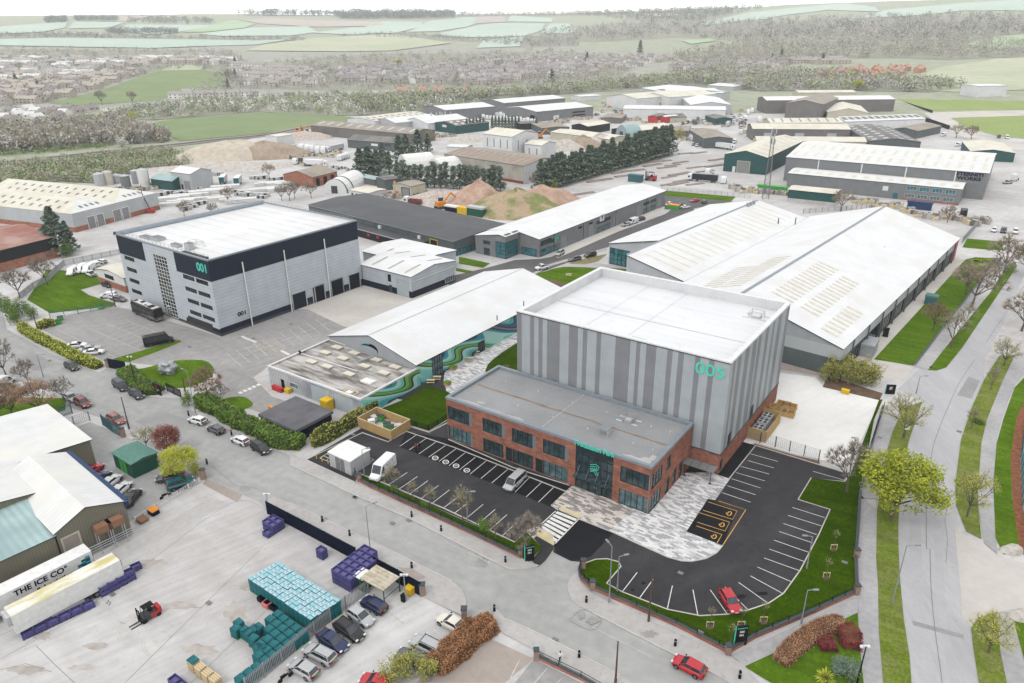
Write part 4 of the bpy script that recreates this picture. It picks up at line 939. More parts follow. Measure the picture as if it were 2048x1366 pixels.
mb.quad((xs-o,ry,zr_-.1),(xs-o,ry,zr_+.15),(xs-o,far+o,el),(xs-o,far+o,el-.2),'gutter')
for k in range(24):
 u=x0+5+k*4.4
 if u>rx1-4:break
 f0,f1=.18,.86
 mb.quad((u,ry*f0,7.1+(zr_-6.95)*f0+.03),(u+1.0,ry*f0,7.1+(zr_-6.95)*f0+.03),(u+1.0,ry*f1,7.1+(zr_-6.95)*f1+.03),(u,ry*f1,7.1+(zr_-6.95)*f1+.03),'rooflight')
r2 .add('roof',mb);r2 .add('valley_gutter',MB().box((x0+rx1)/2,-.2,6.75,rx1-x0,.9,.3,'black'));r2 .add('ridge_cap',MB().box((x0+rx1)/2,ry,zr_+.1,rx1-x0,.7,.14,'coping'))
for q in(F6(530,82),F6(555,70),F6(862,100),F6(945,98)):p=r2 .loc_at(q,9);b=MB();b.tube((0,0,-1.5),(0,0,.9),.17,.17,'darkgrey');r2 .add('vent_pipe',b).location=p
b=MB();[b.box(rx1-6-2.5*k,ry-1,zr_-.6,.9,.9,1.8,'galv')for k in range(3)];r2 .add('roof_vent',b)
sv,r2 .w=r2 .w,0;t0,t1=far-ry,far-ry
r2 .w=sv;w_=far-ry;lz=MB()
lz.wall((xs-.06,far-.5),(xs-.06,far-8),.2,5.6,'glass_teal')
for k in range(6):y=far-.5-k*1.5;lz.box(xs-.1,y,.2,.12,.12,5.4,'frame_dark')
for z in(.2,2,3.8,5.5):lz.box(xs-.1,far-4.25,z,.12,7.5,.12,'frame_dark')
r2 .add('gable_glazing',lz)
#vehicles
def paint(key,col):
 mt=plain(key,col,.38,0.0,.35,.03,.12);return mt
for k,c in dict(p_white=(236,237,238),p_silver=(178,180,182),p_grey=(88,90,94),p_black=(10,10,12),p_blue=(16,34,80),p_navy=(16,24,48),p_red=(186,30,44),p_teal=(20,96,100),p_maroon=(122,46,48),p_rose=(150,84,80),p_cream=(226,220,208),p_green=(30,120,60),p_orange=(232,132,48),p_yellow=(236,190,60)).items():paint(k,c)
glassmat('carglass',(34,40,46),.06)
plain('tyre',(34,34,36),.9);plain('rim',(150,152,156),.4,.5);plain('lamp_white',(226,230,234),.2);plain('lamp_red',(170,24,30),.3);plain('plate_white',(236,236,226),.5);plain('plate_yellow',(230,196,60),.5);plain('trim',(38,39,42),.6)
def loft(mb,rings,m,closed_ends=True,mats=None):
 n=len(rings[0]);o=len(mb.v)
 for r in rings:mb.v+=[tuple(p)for p in r]
 for i in range(len(rings)-1):
  for j in range(n):
   a,b=o+i*n+j,o+i*n+(j+1)%n
   mb.f.append((a,b,b+n,a+n));mb.m.append(mats[j]if mats else m);mb.uv.append(None)
 if closed_ends:
  for k,rev in((0,False),(len(rings)-1,True)):
   f=[o+k*n+j for j in range(n)];mb.f.append(tuple(f if rev is False else f[::-1]));mb.m.append(m);mb.uv.append(None)
def wheel_mesh(r,w):
 t,h=MB(),MB();n=16
 prof=[(r*.55,-w/2),(r*.93,-w/2),(r,-w*.35),(r,w*.35),(r*.93,w/2),(r*.55,w/2)]
 rings=[[(p[0]*math.cos(a),p[1],p[0]*math.sin(a))for p in prof]for a in(2*math.pi*i/n for i in range(n+1))]
 loft(t,rings,'tyre',False)
 for s in(-1,1):
  h.add([(0,s*w*.42,0)]+[(r*.58*math.cos(2*math.pi*i/10),s*w*.5,r*.58*math.sin(2*math.pi*i/10))for i in range(10)],[(0,1+i,1+(i+1)%10)[::s]for i in range(10)],'rim')
 return t,h
SPEC=dict(hatch=(4.1,1.76,1.47,.92,[(-2.05,.35,.85,.74),(-1.98,.24,.93,.84),(-1.3,.2,.94,.88),(0,.2,.92,.88),(.95,.2,.9,.88),(1.7,.22,.76,.85),(2.0,.28,.6,.72),(2.05,.35,.5,.66)],-1.98,1.02,-1.55,.15),saloon=(4.7,1.84,1.44,.92,[(-2.35,.38,.86,.74),(-2.25,.25,.95,.86),(-1.4,.2,.96,.91),(0,.2,.92,.92),(1.0,.2,.9,.92),(1.9,.22,.78,.89),(2.28,.28,.6,.76),(2.35,.35,.5,.68)],-1.75,1.12,-.95,.25),estate=(4.7,1.84,1.52,.94,[(-2.35,.38,.9,.78),(-2.25,.25,.98,.88),(-1.4,.2,.97,.92),(0,.2,.94,.92),(1.0,.2,.92,.92),(1.9,.22,.8,.89),(2.28,.28,.62,.76),(2.35,.35,.5,.68)],-2.24,1.12,-1.85,.3),suv=(4.55,1.9,1.72,1.05,[(-2.27,.45,.95,.82),(-2.2,.32,1.08,.9),(-1.3,.28,1.08,.95),(0,.28,1.06,.95),(.95,.28,1.04,.95),(1.85,.3,.95,.92),(2.2,.38,.75,.8),(2.27,.45,.6,.74)],-2.2,1.1,-1.95,.4),mpv=(5.1,1.93,1.92,1.08,[(-2.55,.4,1.0,.84),(-2.48,.28,1.1,.92),(-1.3,.24,1.1,.96),(0,.24,1.08,.96),(1.2,.24,1.05,.96),(2.1,.26,.92,.92),(2.45,.34,.72,.8),(2.55,.42,.58,.74)],-2.48,1.7,-2.3,.95))
def std_parts(root,L,W,zl,zt_,r,xw,front=True,far=False,tw=.22,plate=True):
 t,h=wheel_mesh(r,tw);tm=hm=None
 for sx in xw:
  for sy in(-1,1):
   if tm is None:
    o=t.build('wheel',root);hh=h.build('rim',o);tm,hm=o.data,hh.data
   else:
    o=bpy.data.objects.new('wheel',tm);COL.objects.link(o);o.parent=root;hh=bpy.data.objects.new('rim',hm);COL.objects.link(hh);hh.parent=o
   o.location=(sx,sy*(W/2-tw*.42),r)
 for sy in(-1,1):
  b=MB();b.box(L/2-.13,sy*(W/2-.28),zl,.22,.34,.14,'lamp_white');b.build('headlight',root)
  b=MB();b.box(-L/2+.06,sy*(W/2-.2),zt_,.16,.26,.26,'lamp_red');b.build('tail_light',root)
  b=MB();b.box(L*.2,sy*(W/2+.07),zl+.38,.16,.16,.12,'trim');b.build('wing_mirror',root)
 if plate:
  b=MB();b.box(L/2+.01,0,zl-.2,.03,.52,.12,'plate_white');b.build('number_plate',root)
  b=MB();b.box(-L/2-.01,0,zt_-.1,.03,.52,.12,'plate_yellow');b.build('number_plate',root)
def make_car(kind):
 L,W,H,belt,st,g0,g1,r0,r1=SPEC[kind]
 root=thing('parked_car','','car')
 mb=MB();rings=[]
 for x,zb,zt,hw in st:
  zm=zb+(zt-zb)*.55
  half=[(hw*.9,zb),(hw,zb+.12),(hw,zm),(hw*.955,zt-.03),(hw*.8,zt+.02)]
  rings.append([(x,y,z)for y,z in half]+[(x,-y,z)for y,z in half[::-1]])
 loft(mb,rings,'p_white')
 r=.33 if kind in('hatch','saloon','estate')else.37
 xw=(-L*.285,L*.31)
 for sx in xw:
  for sy in(-1,1):
   n=12;cen=(sx,sy*(W/2+.006),r);mb.add([cen]+[(sx+(r+.07)*math.cos(math.pi*i/n),sy*(W/2+.006),r+(r+.07)*math.sin(math.pi*i/n))for i in range(n+1)],[(0,1+i,2+i)[::-sy]for i in range(n)],'trim')
 mb.box(0,0,.19,L*.8,W*.8,.06,'trim',bottom=True)
 body=mb.build('body',root)
 for p in body.data.polygons:p.use_smooth=p.area<.9
 wb,wt=W/2*.93,W/2*.74;z0=belt-.03;z1=H-.06
 B_=[(g1,-wb*.9,z0-.02),(g1,wb*.9,z0-.02),(g0,wb*.92,z0),(g0,-wb*.92,z0)];T_=[(r1,-wt,z1),(r1,wt,z1),(r0,wt*.97,z1-.02),(r0,-wt*.97,z1-.02)]
 gl=MB();gl.add(B_+T_,[(0,1,5,4),(1,2,6,5),(2,3,7,6),(3,0,4,7)],'carglass');gl.build('window_glass',root)
 rf=MB();e=.03
 rt=[(r1+.05,-wt-e,z1),(r1+.05,wt+e,z1),(r0-.05,wt,z1-.02),(r0-.05,-wt,z1-.02)];m_=[(r1-.25,-wt*.7,H),(r1-.25,wt*.7,H),(r0+.15,wt*.7,H-.02),(r0+.15,-wt*.7,H-.02)]
 rf.add(rt+m_,[(0,1,5,4),(1,2,6,5),(2,3,7,6),(3,0,4,7),(4,5,6,7)],'p_white')
 for i in range(4):rf.tube(B_[i],T_[i],.05,.04,'p_white',4)
 for f in((.42,)if kind=='hatch' else(.36,.7)):
  for s in(0,1):
   a=Vector(B_[0 if s==0 else 1]).lerp(Vector(B_[3 if s==0 else 2]),f);c=Vector(T_[0 if s==0 else 1]).lerp(Vector(T_[3 if s==0 else 2]),f);rf.tube(a,c,.045,.04,'trim' if kind!='hatch' else 'p_white',4)
 rf.build('roof',root)
 if kind in('estate','suv'):
  for s in(-1,1):b=MB();b.box((r0+r1)/2,s*wt*.92,H,r1-r0,.05,.05,'trim');b.build('roof_rail',root)
 std_parts(root,L,W,.62 if kind!='suv' else.75,.72 if kind!='suv' else.9,r,xw)
 return root
def make_van(L=5.6,W=2.02,H=2.3,win=False,name='panel_van',hood=.95):
 root=thing(name,'','van');mb=MB();xf=L/2;zb=.35
 st=[(-xf,zb+.1,H-.12,W/2*.96),(-xf+.06,zb,H-.04,W/2*.98),(-xf+.5,zb,H,W/2),(xf-hood-1.0,zb,H,W/2),(xf-hood-.72,zb,H-.1,W/2),(xf-hood+.05,zb,1.22,W/2),(xf-.35,zb,1.02,W/2*.96),(xf-.05,zb+.05,.85,W/2*.86),(xf,zb+.15,.7,W/2*.8)]
 rings=[]
 for x,b_,t,hw in st:
  half=[(hw*.95,b_),(hw,b_+.1),(hw,b_+(t-b_)*.5),(hw*.94,t-.1),(hw*.84,t)]
  rings.append([(x,y,z)for y,z in half]+[(x,-y,z)for y,z in half[::-1]])
 loft(mb,rings,'p_white');r=.36;xw=(-L*.29,L*.32)
 for sx in xw:
  for sy in(-1,1):
   n=12;mb.add([(sx,sy*(W/2+.006),r)]+[(sx+(r+.07)*math.cos(math.pi*i/n),sy*(W/2+.006),r+(r+.07)*math.sin(math.pi*i/n))for i in range(n+1)],[(0,1+i,2+i)[::-sy]for i in range(n)],'trim')
 mb.build('body',root)
 x0,x1=xf-hood+.02,xf-hood-.70;z0,z1=1.26,H-.16;g=MB()
 g.add([(x0+.03,-W*.42,z0),(x0+.03,W*.42,z0),(x1+.05,W*.38,z1),(x1+.05,-W*.38,z1)],[(0,1,2,3)],'carglass');g.build('windscreen',root)
 for s in(-1,1):
  g=MB();y=s*(W/2+.012);f=[(x0-.15,y,1.2),(x1-.5,y,1.2),(x1-.5,y*.965,H-.38),(x1-.12,y*.965,H-.38)]
  g.add(f,[(0,1,2,3)[::-s]],'carglass');g.build('side_window',root)
  if win:
   g=MB();f=[(x1-.62,y,1.2),(-xf+.35,y,1.2),(-xf+.35,y*.965,H-.38),(x1-.62,y*.965,H-.38)];g.add(f,[(0,1,2,3)[::-s]],'carglass');g.build('side_window',root)
 g=MB();g.add([(-xf-.012,W*.4,1.25),(-xf-.012,-W*.4,1.25),(-xf-.012,-W*.38,H-.35),(-xf-.012,W*.38,H-.35)],[(0,1,2,3)],'carglass');g.build('rear_window',root)
 std_parts(root,L,W,.75,.9,r,xw);return root
def make_pickup():
 root=make_car('suv');root.name='pickup_truck';root['category']='pickup'
 for ch in list(root.children):
  if ch.name.startswith(('window_glass','roof','roof_rail')):bpy.data.objects.remove(ch)
 L,W,H=5.2,1.86,1.75;wb,wt=.86,.7;g=MB();B_=[(1.1,-.8,1.03),(1.1,.8,1.03),(-.55,.85,1.03),(-.55,-.85,1.03)];T_=[(.4,-wt,1.68),(.4,wt,1.68),(-.4,wt,1.68),(-.4,-wt,1.68)]
 g.add(B_+T_,[(0,1,5,4),(1,2,6,5),(2,3,7,6),(3,0,4,7)],'carglass');g.build('window_glass',root)
 r=MB();r.box(0,0,1.66,.95,1.46,.08,'p_white');[r.tube(B_[i],T_[i],.05,.05,'p_white',4)for i in range(4)];r.build('roof',root)
 t=MB();t.box(-1.4,0,1.09,1.4,1.45,.02,'trim');t.box(-1.4,.8,1.06,1.6,.12,.1,'p_white');t.box(-1.4,-.8,1.06,1.6,.12,.1,'p_white');t.box(-2.15,0,1.06,.1,1.6,.1,'p_white');t.build('load_bed',root)
 return root
def make_coach():
 L,W,H=12.8,2.55,3.8;root=thing('touring_coach','','coach');mb=MB()
 st=[(-L/2,.6,3.5,1.15),(-L/2+.12,.4,3.7,1.26),(L/2-.9,.4,3.75,1.27),(L/2-.15,.4,3.3,1.24),(L/2,.6,1.6,1.15)]
 rings=[]
 for x,b_,t,hw in st:
  half=[(hw,b_),(hw,b_+.3),(hw,t-.5),(hw*.97,t-.12),(hw*.88,t)];rings.append([(x,y,z)for y,z in half]+[(x,-y,z)for y,z in half[::-1]])
 loft(mb,rings,'p_black');mb.build('body',root)
 b=MB();b.box(-.3,0,3.72,10.8,1.9,.06,'white');b.box(-3.6,.2,3.78,1.6,1.5,.22,'trim');b.box(1.8,-.2,3.78,1.1,1.0,.16,'trim');b.box(4.6,.3,3.78,.9,.9,.14,'trim');b.box(-1.2,.5,3.785,1.4,.5,.02,'trim');b.build('roof_panel',root)
 for s in(-1,1):
  g=MB();g.box(.2,s*1.275,1.9,11,.02,.75,'glass_black');g.build('side_window',root)
  g=MB();g.box(-2.6,s*1.285,.95,7.2,.02,.08,'palegrey');g.box(-4.2,s*1.285,1.3,3.6,.02,.08,'palegrey');g.build('side_stripe',root)
 g=MB();g.add([(L/2+.01,-1.05,1.7),(L/2+.01,1.05,1.7),(L/2-.13,1.05,3.2),(L/2-.13,-1.05,3.2)],[(0,1,2,3)],'carglass');g.build('windscreen',root)
 g=MB();g.box(-L/2-.01,0,.62,.06,2.3,.14,'palegrey');g.box(-L/2-.01,0,1.1,.06,2.3,.1,'palegrey');g.build('bumper',root)
 std_parts(root,L,W,.9,.85,.5,(-L*.27,-L*.17,L*.32),tw=.34)
 text('side_lettering','BEAT THE STREET',.62,'white',root,(1.2,-1.29,2.35),(math.pi/2,0,0),.01,.01,.9);return root
def make_lorry(kind):
 """rigid box lorry, tractor with trailer, tipper, or the tractor alone"""
 root=thing('lorry','','lorry');cab=MB();L={'rigid':8.0,'artic':15,'tipper':8.5,'tractor':6.0}[kind];xf=L/2
 rings=[[(x,y,z)for y,z in((1.2,b),(1.24,b+.3),(1.24,t-.2),(1.1,t),(-1.1,t),(-1.24,t-.2),(-1.24,b+.3),(-1.2,b))]for x,b,t in((xf-2.3,.7,3.5),(xf-.5,.7,3.6),(xf-.12,.6,2.9),(xf,.5,1.6))]
 loft(cab,rings,'p_white');cab.build('cab',root)
 g=MB();g.add([(xf-.02,-1.08,1.75),(xf-.02,1.08,1.75),(xf-.13,1.08,2.8),(xf-.13,-1.08,2.8)],[(0,1,2,3)],'carglass');g.build('windscreen',root)
 for s in(-1,1):g=MB();g.box(xf-.95,s*1.25,1.8,.95,.02,.85,'carglass');g.build('side_window',root)
 b=MB();b.box(-.8,0,.75,L-2,.9,.25,'trim',bottom=True);b.build('chassis',root)
 if kind in('rigid','artic'):b=MB();b.box(-1.2 if kind=='rigid' else-1.3,0,1.05,L-2.6,2.5,2.75,'p_white',bottom=True);b.build('box_body',root)
 if kind=='tipper':
  b=MB();b.box(-1.2,0,1.05,5.8,2.4,.1,'p_white',bottom=True)
  for x,y,sx,sy in((-1.2,1.2,5.8,.1),(-1.2,-1.2,5.8,.1),(1.7,0,.1,2.4),(-4.1,0,.1,2.4)):b.box(x,y,1.1,sx,sy,1.4,'p_white')
  b.build('tipper_body',root);b=MB();b.box(-1.2,0,1.15,5.6,2.2,.9,'soil');b.build('load',root)
 xw={'rigid':(-2.6,2.4),'artic':(-6,-4.7,2.6,5.9),'tipper':(-3,-1.7,2.7),'tractor':(-1.9,1.7)}[kind]
 std_parts(root,L,2.5,.8,.8,.5,xw,tw=.32,plate=False);return root
PROTO={}
def proto(kind):
 if kind not in PROTO:
  if kind in SPEC:r=make_car(kind)
  elif kind=='van':r=make_van()
  elif kind=='highvan':r=make_van(6.0,2.05,2.65)
  elif kind=='smallvan':r=make_van(4.5,1.85,1.86,hood=1.05)
  elif kind=='minibus':r=make_van(7.0,2.1,2.75,True,'minibus')
  elif kind=='pickup':r=make_pickup()
  elif kind=='coach':r=make_coach()
  else:r=make_lorry(kind)
  index_children(r);PROTO[kind]=[r,0]
 return PROTO[kind]
PAINTED=('body','roof','cab','load_bed')
def car(kind,p,c,f,label,group=None,z=.6,box=None,name=None,heading=None):
 pr=proto(kind);o=pr[0]if pr[1]==0 else copy_tree(pr[0]);pr[1]+=1
 a,b=G(*c,z),G(*f,z)
 o.location=(a.x,a.y,o.get('gz',0)+.07);o.rotation_euler=(0,0,heading if heading is not None else math.atan2(b.y-a.y,b.x-a.x))
 if kind in SPEC and name is None:name='parked_car'
 tag(o,label,{'highvan':'van','smallvan':'van','minibus':'minibus'}.get(kind,o['category']),group)
 if group is None and 'group' in o:del o['group']
 TODO.append((o,p,box));return o
TODO=[]
def finish_paint():
 """each vehicle's own paint, on its object slots so that copies still share meshes"""
 def kids(o):return[c for c in o.children]
 for o,p,box in TODO:
  for ch in kids(o):
   k=ch.name.split('.')[0]
   if k in PAINTED or k in('box_body','tipper_body'):
    for s in ch.material_slots:
     if s.material and s.material.name.startswith('p_'):s.link='OBJECT';s.material=MATS[(box or p)if k in('box_body','tipper_body')else p]
g_='cars parked in the near fenced yard'
V=lambda f,a,b:(f(*a),f(*b))
def cars(lst,f,group=None):
 for kind,p,a,b,label in lst:car(kind,p,f(*a),f(*b),label,group)
cars([('saloon','p_cream',(1562,965),(1500,930),'cream white saloon parked alone beside the orange hedge by the gate'),('suv','p_silver',(1390,1120),(1330,1090),'silver off-roader with two black sunroofs next to the orange hedge'),('saloon','p_grey',(1300,1200),(1230,1170),'dark grey car half hidden behind the green-gold bush'),('hatch','p_red',(1050,1362),(1010,1350),'red car roof at the bottom edge beside the green-gold bush'),('hatch','p_blue',(1035,840),(975,805),'dark blue hatchback parked closest to the white-roofed yard shelter'),('hatch','p_silver',(947,920),(1000,955),'bright silver hatchback parked between dark blue hatchback and black estate'),('estate','p_black',(870,1012),(925,1050),'black estate car with roof rails parked along the palisade fence'),('saloon','p_blue',(760,1085),(820,1125),'royal blue saloon parked between the black estate and a silver people carrier'),('estate','p_silver',(672,1172),(610,1140),'silver people carrier parked beside the royal blue saloon, rear outwards'),('hatch','p_silver',(562,1272),(505,1240),'silver hatchback last in the palisade row, next to the motorcycle')],N2,g_)
g_='cars parked along the kerb of the main road'
cars([('hatch','p_white',(988,52),(960,44),'white hatchback at the kerb with a dark panoramic roof by the brick gate'),('hatch','p_grey',(1080,97),(1055,85),'grey hatchback parked at the kerb between two white hatchbacks'),('hatch','p_white',(1203,152),(1175,140),'plain white hatchback parked at the kerb behind the black hatchback'),('suv','p_black',(1305,193),(1335,210),'black hatchback at the kerb, last in the row beneath the hedge')],N1,g_)
cars([('suv','p_maroon',(708,1052),(760,1080),'dark red off-roader parked under the russet tree'),('saloon','p_silver',(605,1002),(640,1020),'silver saloon mostly hidden behind the dark red off-roader'),('estate','p_black',(612,737),(655,762),'black estate car driving past the long yellow-green hedge'),('mpv','p_navy',(1032,905),(1080,938),'dark blue people carrier at the kerb beside the entrance hedge'),('estate','p_black',(1165,975),(1215,1008),'black estate at the kerb in front of the dark blue people carrier'),('estate','p_rose',(990,1190),(1040,1215),'pinkish brown estate stopped on the road by the leaning pole')],P1,g_)
cars([('saloon','p_white',(655,558),(720,552),'white saloon nearest the yellow-green hedge in the front car park'),('saloon','p_silver',(768,588),(840,575),'silver saloon between two white saloons by the hedge'),('saloon','p_white',(800,615),(860,608),'white saloon outermost of three parked along the hedge'),('hatch','p_black',(915,42),(940,50),'black hatchback beside the brick-based white hut'),('hatch','p_white',(988,150),(1020,155),'white hatchback beside a white van near the coach'),('hatch','p_grey',(1022,165),(1050,168),'dark grey hatchback tight against the coach front')],P1)
car('smallvan','p_white',*V(P1,(920,128),(870,130)),'small white van parked behind the green mesh fence',z=.9)
car('minibus','p_black',*V(P1,(1355,510),(1430,495)),'long black minibus parked on the marked bays by the grass strip',z=1.2)
car('coach','p_black',*V(P1,(1255,262),(1180,230)),'black touring coach with a white roof panel beside the grey block',z=1.8)
car('van','p_white',*V(P1,(22,870),(60,850)),'white van at the left edge beneath the bare tree',z=1.1);car('hatch','p_navy',*V(P1,(30,918),(70,905)),'dark blue hatchback at the left edge by the russet tree')
cars([('saloon','p_black',(350,217),(290,232),'long black saloon with a person standing at its end'),('saloon','p_red',(458,305),(482,288),'bright red coupe parked against the blue-trimmed wall'),('hatch','p_blue',(500,340),(518,328),'small blue hatchback between the red coupe and a white coupe'),('saloon','p_white',(553,360),(575,342),'white coupe beside the small blue hatchback'),('saloon','p_white',(602,398),(622,380),'white coupe beside a black saloon at the end of the wall row'),('saloon','p_black',(658,440),(678,415),'black saloon last in the wall row by the blue-trimmed corner'),('saloon','p_grey',(850,335),(800,343),'dark grey coupe parked under the yellow-green tree'),('suv','p_teal',(903,370),(950,355),'teal green small off-roader beside the white railings')],N1,'cars parked beside the grey-roofed factory')
car('highvan','p_white',*V(N3,(622,525),(585,560)),'tall white van with dark tree graphics parked by the grass verge',z=1.2)
car('mpv','p_silver',*V(N3,(1513,610),(1475,645)),'silver people carrier parked in front of the brick office',z=.9)
car('hatch','p_red',*V(N5,(1640,692),(1660,725)),'bright red hatchback parked in the curved car park bays');car('hatch','p_red',*V(N5,(1358,1135),(1300,1105)),'red hatchback driving along the main road')
car('pickup','p_white',*V(P6,(768,770),(715,780)),'white pickup truck on the curved estate road',z=.8)
cars([('estate','p_grey',(1095,690),(1060,697),'dark grey estate parked behind the white pickup by the shrub bed'),('suv','p_black',(1250,650),(1215,658),'black off-roader parked by the shrub bed below the glazed gable'),('suv','p_silver',(945,635),(920,650),'silver off-roader parked on the apron by the glazed corner unit'),('hatch','p_silver',(1608,345),(1580,350),'silver hatchback parked on the apron ahead of the white van'),('hatch','p_black',(1757,290),(1740,295),'black hatchback low beside the white van on the apron')],P6)
car('van','p_white',*V(P6,(1675,310),(1630,325)),'white van parked on the apron of the long grey unit',z=1.1)
cars([('saloon','p_red',(1555,1162),(1530,1166),'red saloon in the small rear car park'),('hatch','p_grey',(1642,1173),(1660,1160),'dark grey hatchback in the small rear car park'),('hatch','p_white',(1322,1195),(1300,1205),'white hatchback by the gable of the long grey unit'),('hatch','p_black',(1418,1208),(1400,1215),'black hatchback behind the orange and green skip'),('saloon','p_white',(1472,1220),(1500,1215),'white saloon in front of the orange and green skip')],Q4)
for i,(a,l)in enumerate([((425,415),'white van nearest the hut among vans behind the grey fence'),((472,402),'white van second in the row behind the grey fence'),((515,400),'white van third in the row behind the grey fence')]):car('van','p_white',*V(F4,a,(a[0]-30,a[1]+18)),l,'white vans in the corner compound',z=1.1)
car('smallvan','p_white',*V(F4,(548,374),(515,368)),'white small van at the back of the corner compound',z=.9);car('hatch','p_white',*V(F4,(592,362),(560,358)),'white hatchback at the back of the corner compound');car('pickup','p_white',*V(F4,(532,435),(510,425)),'white pickup beside the hut in the corner compound')
cars([('hatch','p_white',(1230,85),(1222,105),'white hatchback beside a black off-roader in the far right yard'),('suv','p_black',(1311,92),(1306,112),'black off-roader between two white cars in the far right yard'),('suv','p_white',(1413,100),(1408,118),'white off-roader right of the black one in the far right yard'),('saloon','p_cream',(1343,170),(1310,182),'cream car waiting on the lane by the small lawn')],P2)
lor='white lorries lined up in the aggregate yard'
for i,(x,y)in enumerate([(1382,395),(1448,388),(1508,395),(1553,400),(1612,412),(1672,412)]):car('rigid','p_white',*V(Q2,(x,y),(x-6,y+30)),['white lorry first in the aggregate yard line, part green','white lorry second in the aggregate yard line','white lorry third in the aggregate yard line','white lorry fourth in the aggregate yard line','white lorry fifth in the aggregate yard line with blue top','white lorry last in the aggregate yard line'][i],lor,1.8,box='p_white' if i!=0 else 'p_green')
car('artic','p_white',*V(Q2,(1790,390),(1740,400)),'white articulated lorry with grey trailer by the slate shed',None,1.8,box='p_silver');car('tractor','p_white',*V(Q2,(1370,420),(1380,440)),'white tractor unit beside the pale sand heap',None,1.6)
car('tipper','p_white',*V(Q2,(1410,520),(1340,545)),'white and black tipper lorry at the foot of the sand heap',None,1.6,box='p_black')
for i,x in enumerate((1840,1865,1890,1915)):car('tractor','p_white',*V(Q2,(x,488-i*8),(x-12,512-i*8)),'white tractor unit in the close-parked row of four','row of four tractor units',1.6)
car('artic','p_white',*V(Q2,(1600,545),(1680,550)),'white trailer lying along the aggregate yard behind the old workshop',None,1.8)
car('tipper','p_white',*V(Q3,(745,1140),(690,1135)),'white cab tipper lorry with rusty red body by the rubble',None,1.6,box='p_maroon');car('tipper','p_yellow',*V(Q3,(790,1080),(720,1078)),'yellow cab dump truck in the rubble yard',None,1.6,box='p_grey')
car('artic','p_white',*V(Q4,(1625,965),(1560,960)),'flatbed lorry with dark blue curtain trailer in the steel yard',None,1.6,box='p_navy');car('tractor','p_white',*V(Q4,(1690,908),(1660,918)),'white tractor unit behind the dark blue trailer',None,1.6);car('tractor','p_white',*V(Q4,(1815,978),(1805,1000)),'white tractor unit in front of the green shed door',None,1.6)
car('artic','p_white',*V(Q4,(345,420),(290,430)),'white articulated lorry outside the far grey warehouse',None,1.8);car('artic','p_white',*V(Q4,(1825,680),(1900,690)),'white lettered trailer in the lane below the grey depot',None,1.8)
car('tractor','p_white',*V(Q5,(1990,655),(1960,670)),'white tractor unit by the lettered works gable',None,1.6);car('pickup','p_silver',*V(Q5,(1938,688),(1900,690)),'silver pickup next to the white tractor unit by the works',None,.8)
car('tractor','p_black',*V(Q5,(1640,895),(1640,915)),'black lorry parked in the yard right of the blue container',None,1.4)
car('van','p_white',*V(Q5,(1505,368),(1470,375)),'white van in the yard beyond the works roof',None,1.0);car('van','p_white',*V(Q5,(1605,435),(1580,440)),'white van parked behind the works roof by the bushes',None,1.0)
car('van','p_white',*V(Q5,(1935,385),(1945,400)),'white van beside the far lane by the pitch',None,1.0);car('van','p_black',*V(Q5,(1880,380),(1885,395)),'black van beside the far lane by the pitch',None,1.0)
rr_=random.Random(3)
for i in range(30):
 u=i%15;v=i//15;car('rigid' if rr_.random()<.5 else 'tractor','p_white',*V(Q3,(1455+u*38+v*12,240+v*38+u*3),(1462+u*38+v*12,256+v*38+u*3)),'white lorry in the crowded compound before the far grey warehouses','white lorries in the far compound',1.6)
for i in range(34):
 x,y=1440+rr_.random()*470,395+rr_.random()*90;car(rr_.choice(['hatch','van','saloon','suv']),rr_.choice(['p_white','p_white','p_grey','p_blue','p_silver','p_red']),*V(Q4,(x,y),(x+rr_.choice([-10,10]),y+4)),'small car among the scrapyard rows by the red-fronted sheds','cars in the far scrapyard')
for i in range(26):
 x,y=1240+i*19,100+rr_.random()*16;car(rr_.choice(['hatch','van','suv']),rr_.choice(['p_white','p_green','p_yellow','p_silver']),*V(Q5,(x,y),(x,y+8)),'vehicle in the plant-hire row beyond the pitch','vehicles beyond the pitch')
for i in range(22):
 x=1560+i*26;car(rr_.choice(['hatch','suv','saloon']),rr_.choice(['p_black','p_navy','p_grey','p_white','p_silver']),*V(Q5,(x,200+.5*(i%3)),(x,212)),'car in the single row parked along the lane between pitches','cars parked between the pitches')
for i,(x,y,k,p,l)in enumerate([(1130,235,'pickup','p_white','white pickup on the lane beside white tankers'),(190,220,'rigid','p_white','white tanker lorry left of the brown shed'),(215,210,'rigid','p_white','white tanker lorry beside the brown shed wall'),(375,205,'rigid','p_white','white lorry before the dark gabled shed'),(405,205,'rigid','p_white','white lorry right up against the dark gabled shed'),(265,270,'rigid','p_white','white lorry below the small brick hut'),(140,350,'tractor','p_white','white tractor unit in the lane beside the beige shed')]):car(k,p,*V(Q5,(x if x<1000 else 130,y),((x if x<1000 else 130)+2,y+12)),l,None,1.4)
for i in range(20):
 x,y=800+rr_.random()*330,250+rr_.random()*110
 car(rr_.choice(['hatch','van','suv']),rr_.choice(['p_white','p_silver','p_grey','p_orange']),*V(Q4,(x*.7+150,y+40),(x*.7+160,y+44)),'vehicle among the far grey warehouses','vehicles among the far warehouses')
for i in range(34):
 x,y=(1340+rr_.random()*640,470+rr_.random()*220)if i<22 else(1950+rr_.random()*60,360+rr_.random()*220)
 if not(1620<x<1910 and 500<y<640):car(rr_.choice(['hatch','van','rigid','suv','van']),rr_.choice(['p_white','p_white','p_silver','p_grey','p_navy']),*V(Q4,(x,y),(x+rr_.choice([-9,9]),y+rr_.choice([-6,6,10]))),'vehicle in the lorry lane between the far sheds','vehicles in the far lorry lane')
finish_paint()
for t in list(bpy.data.objects):
 if t.get('label')=='':t['label']='vehicle'
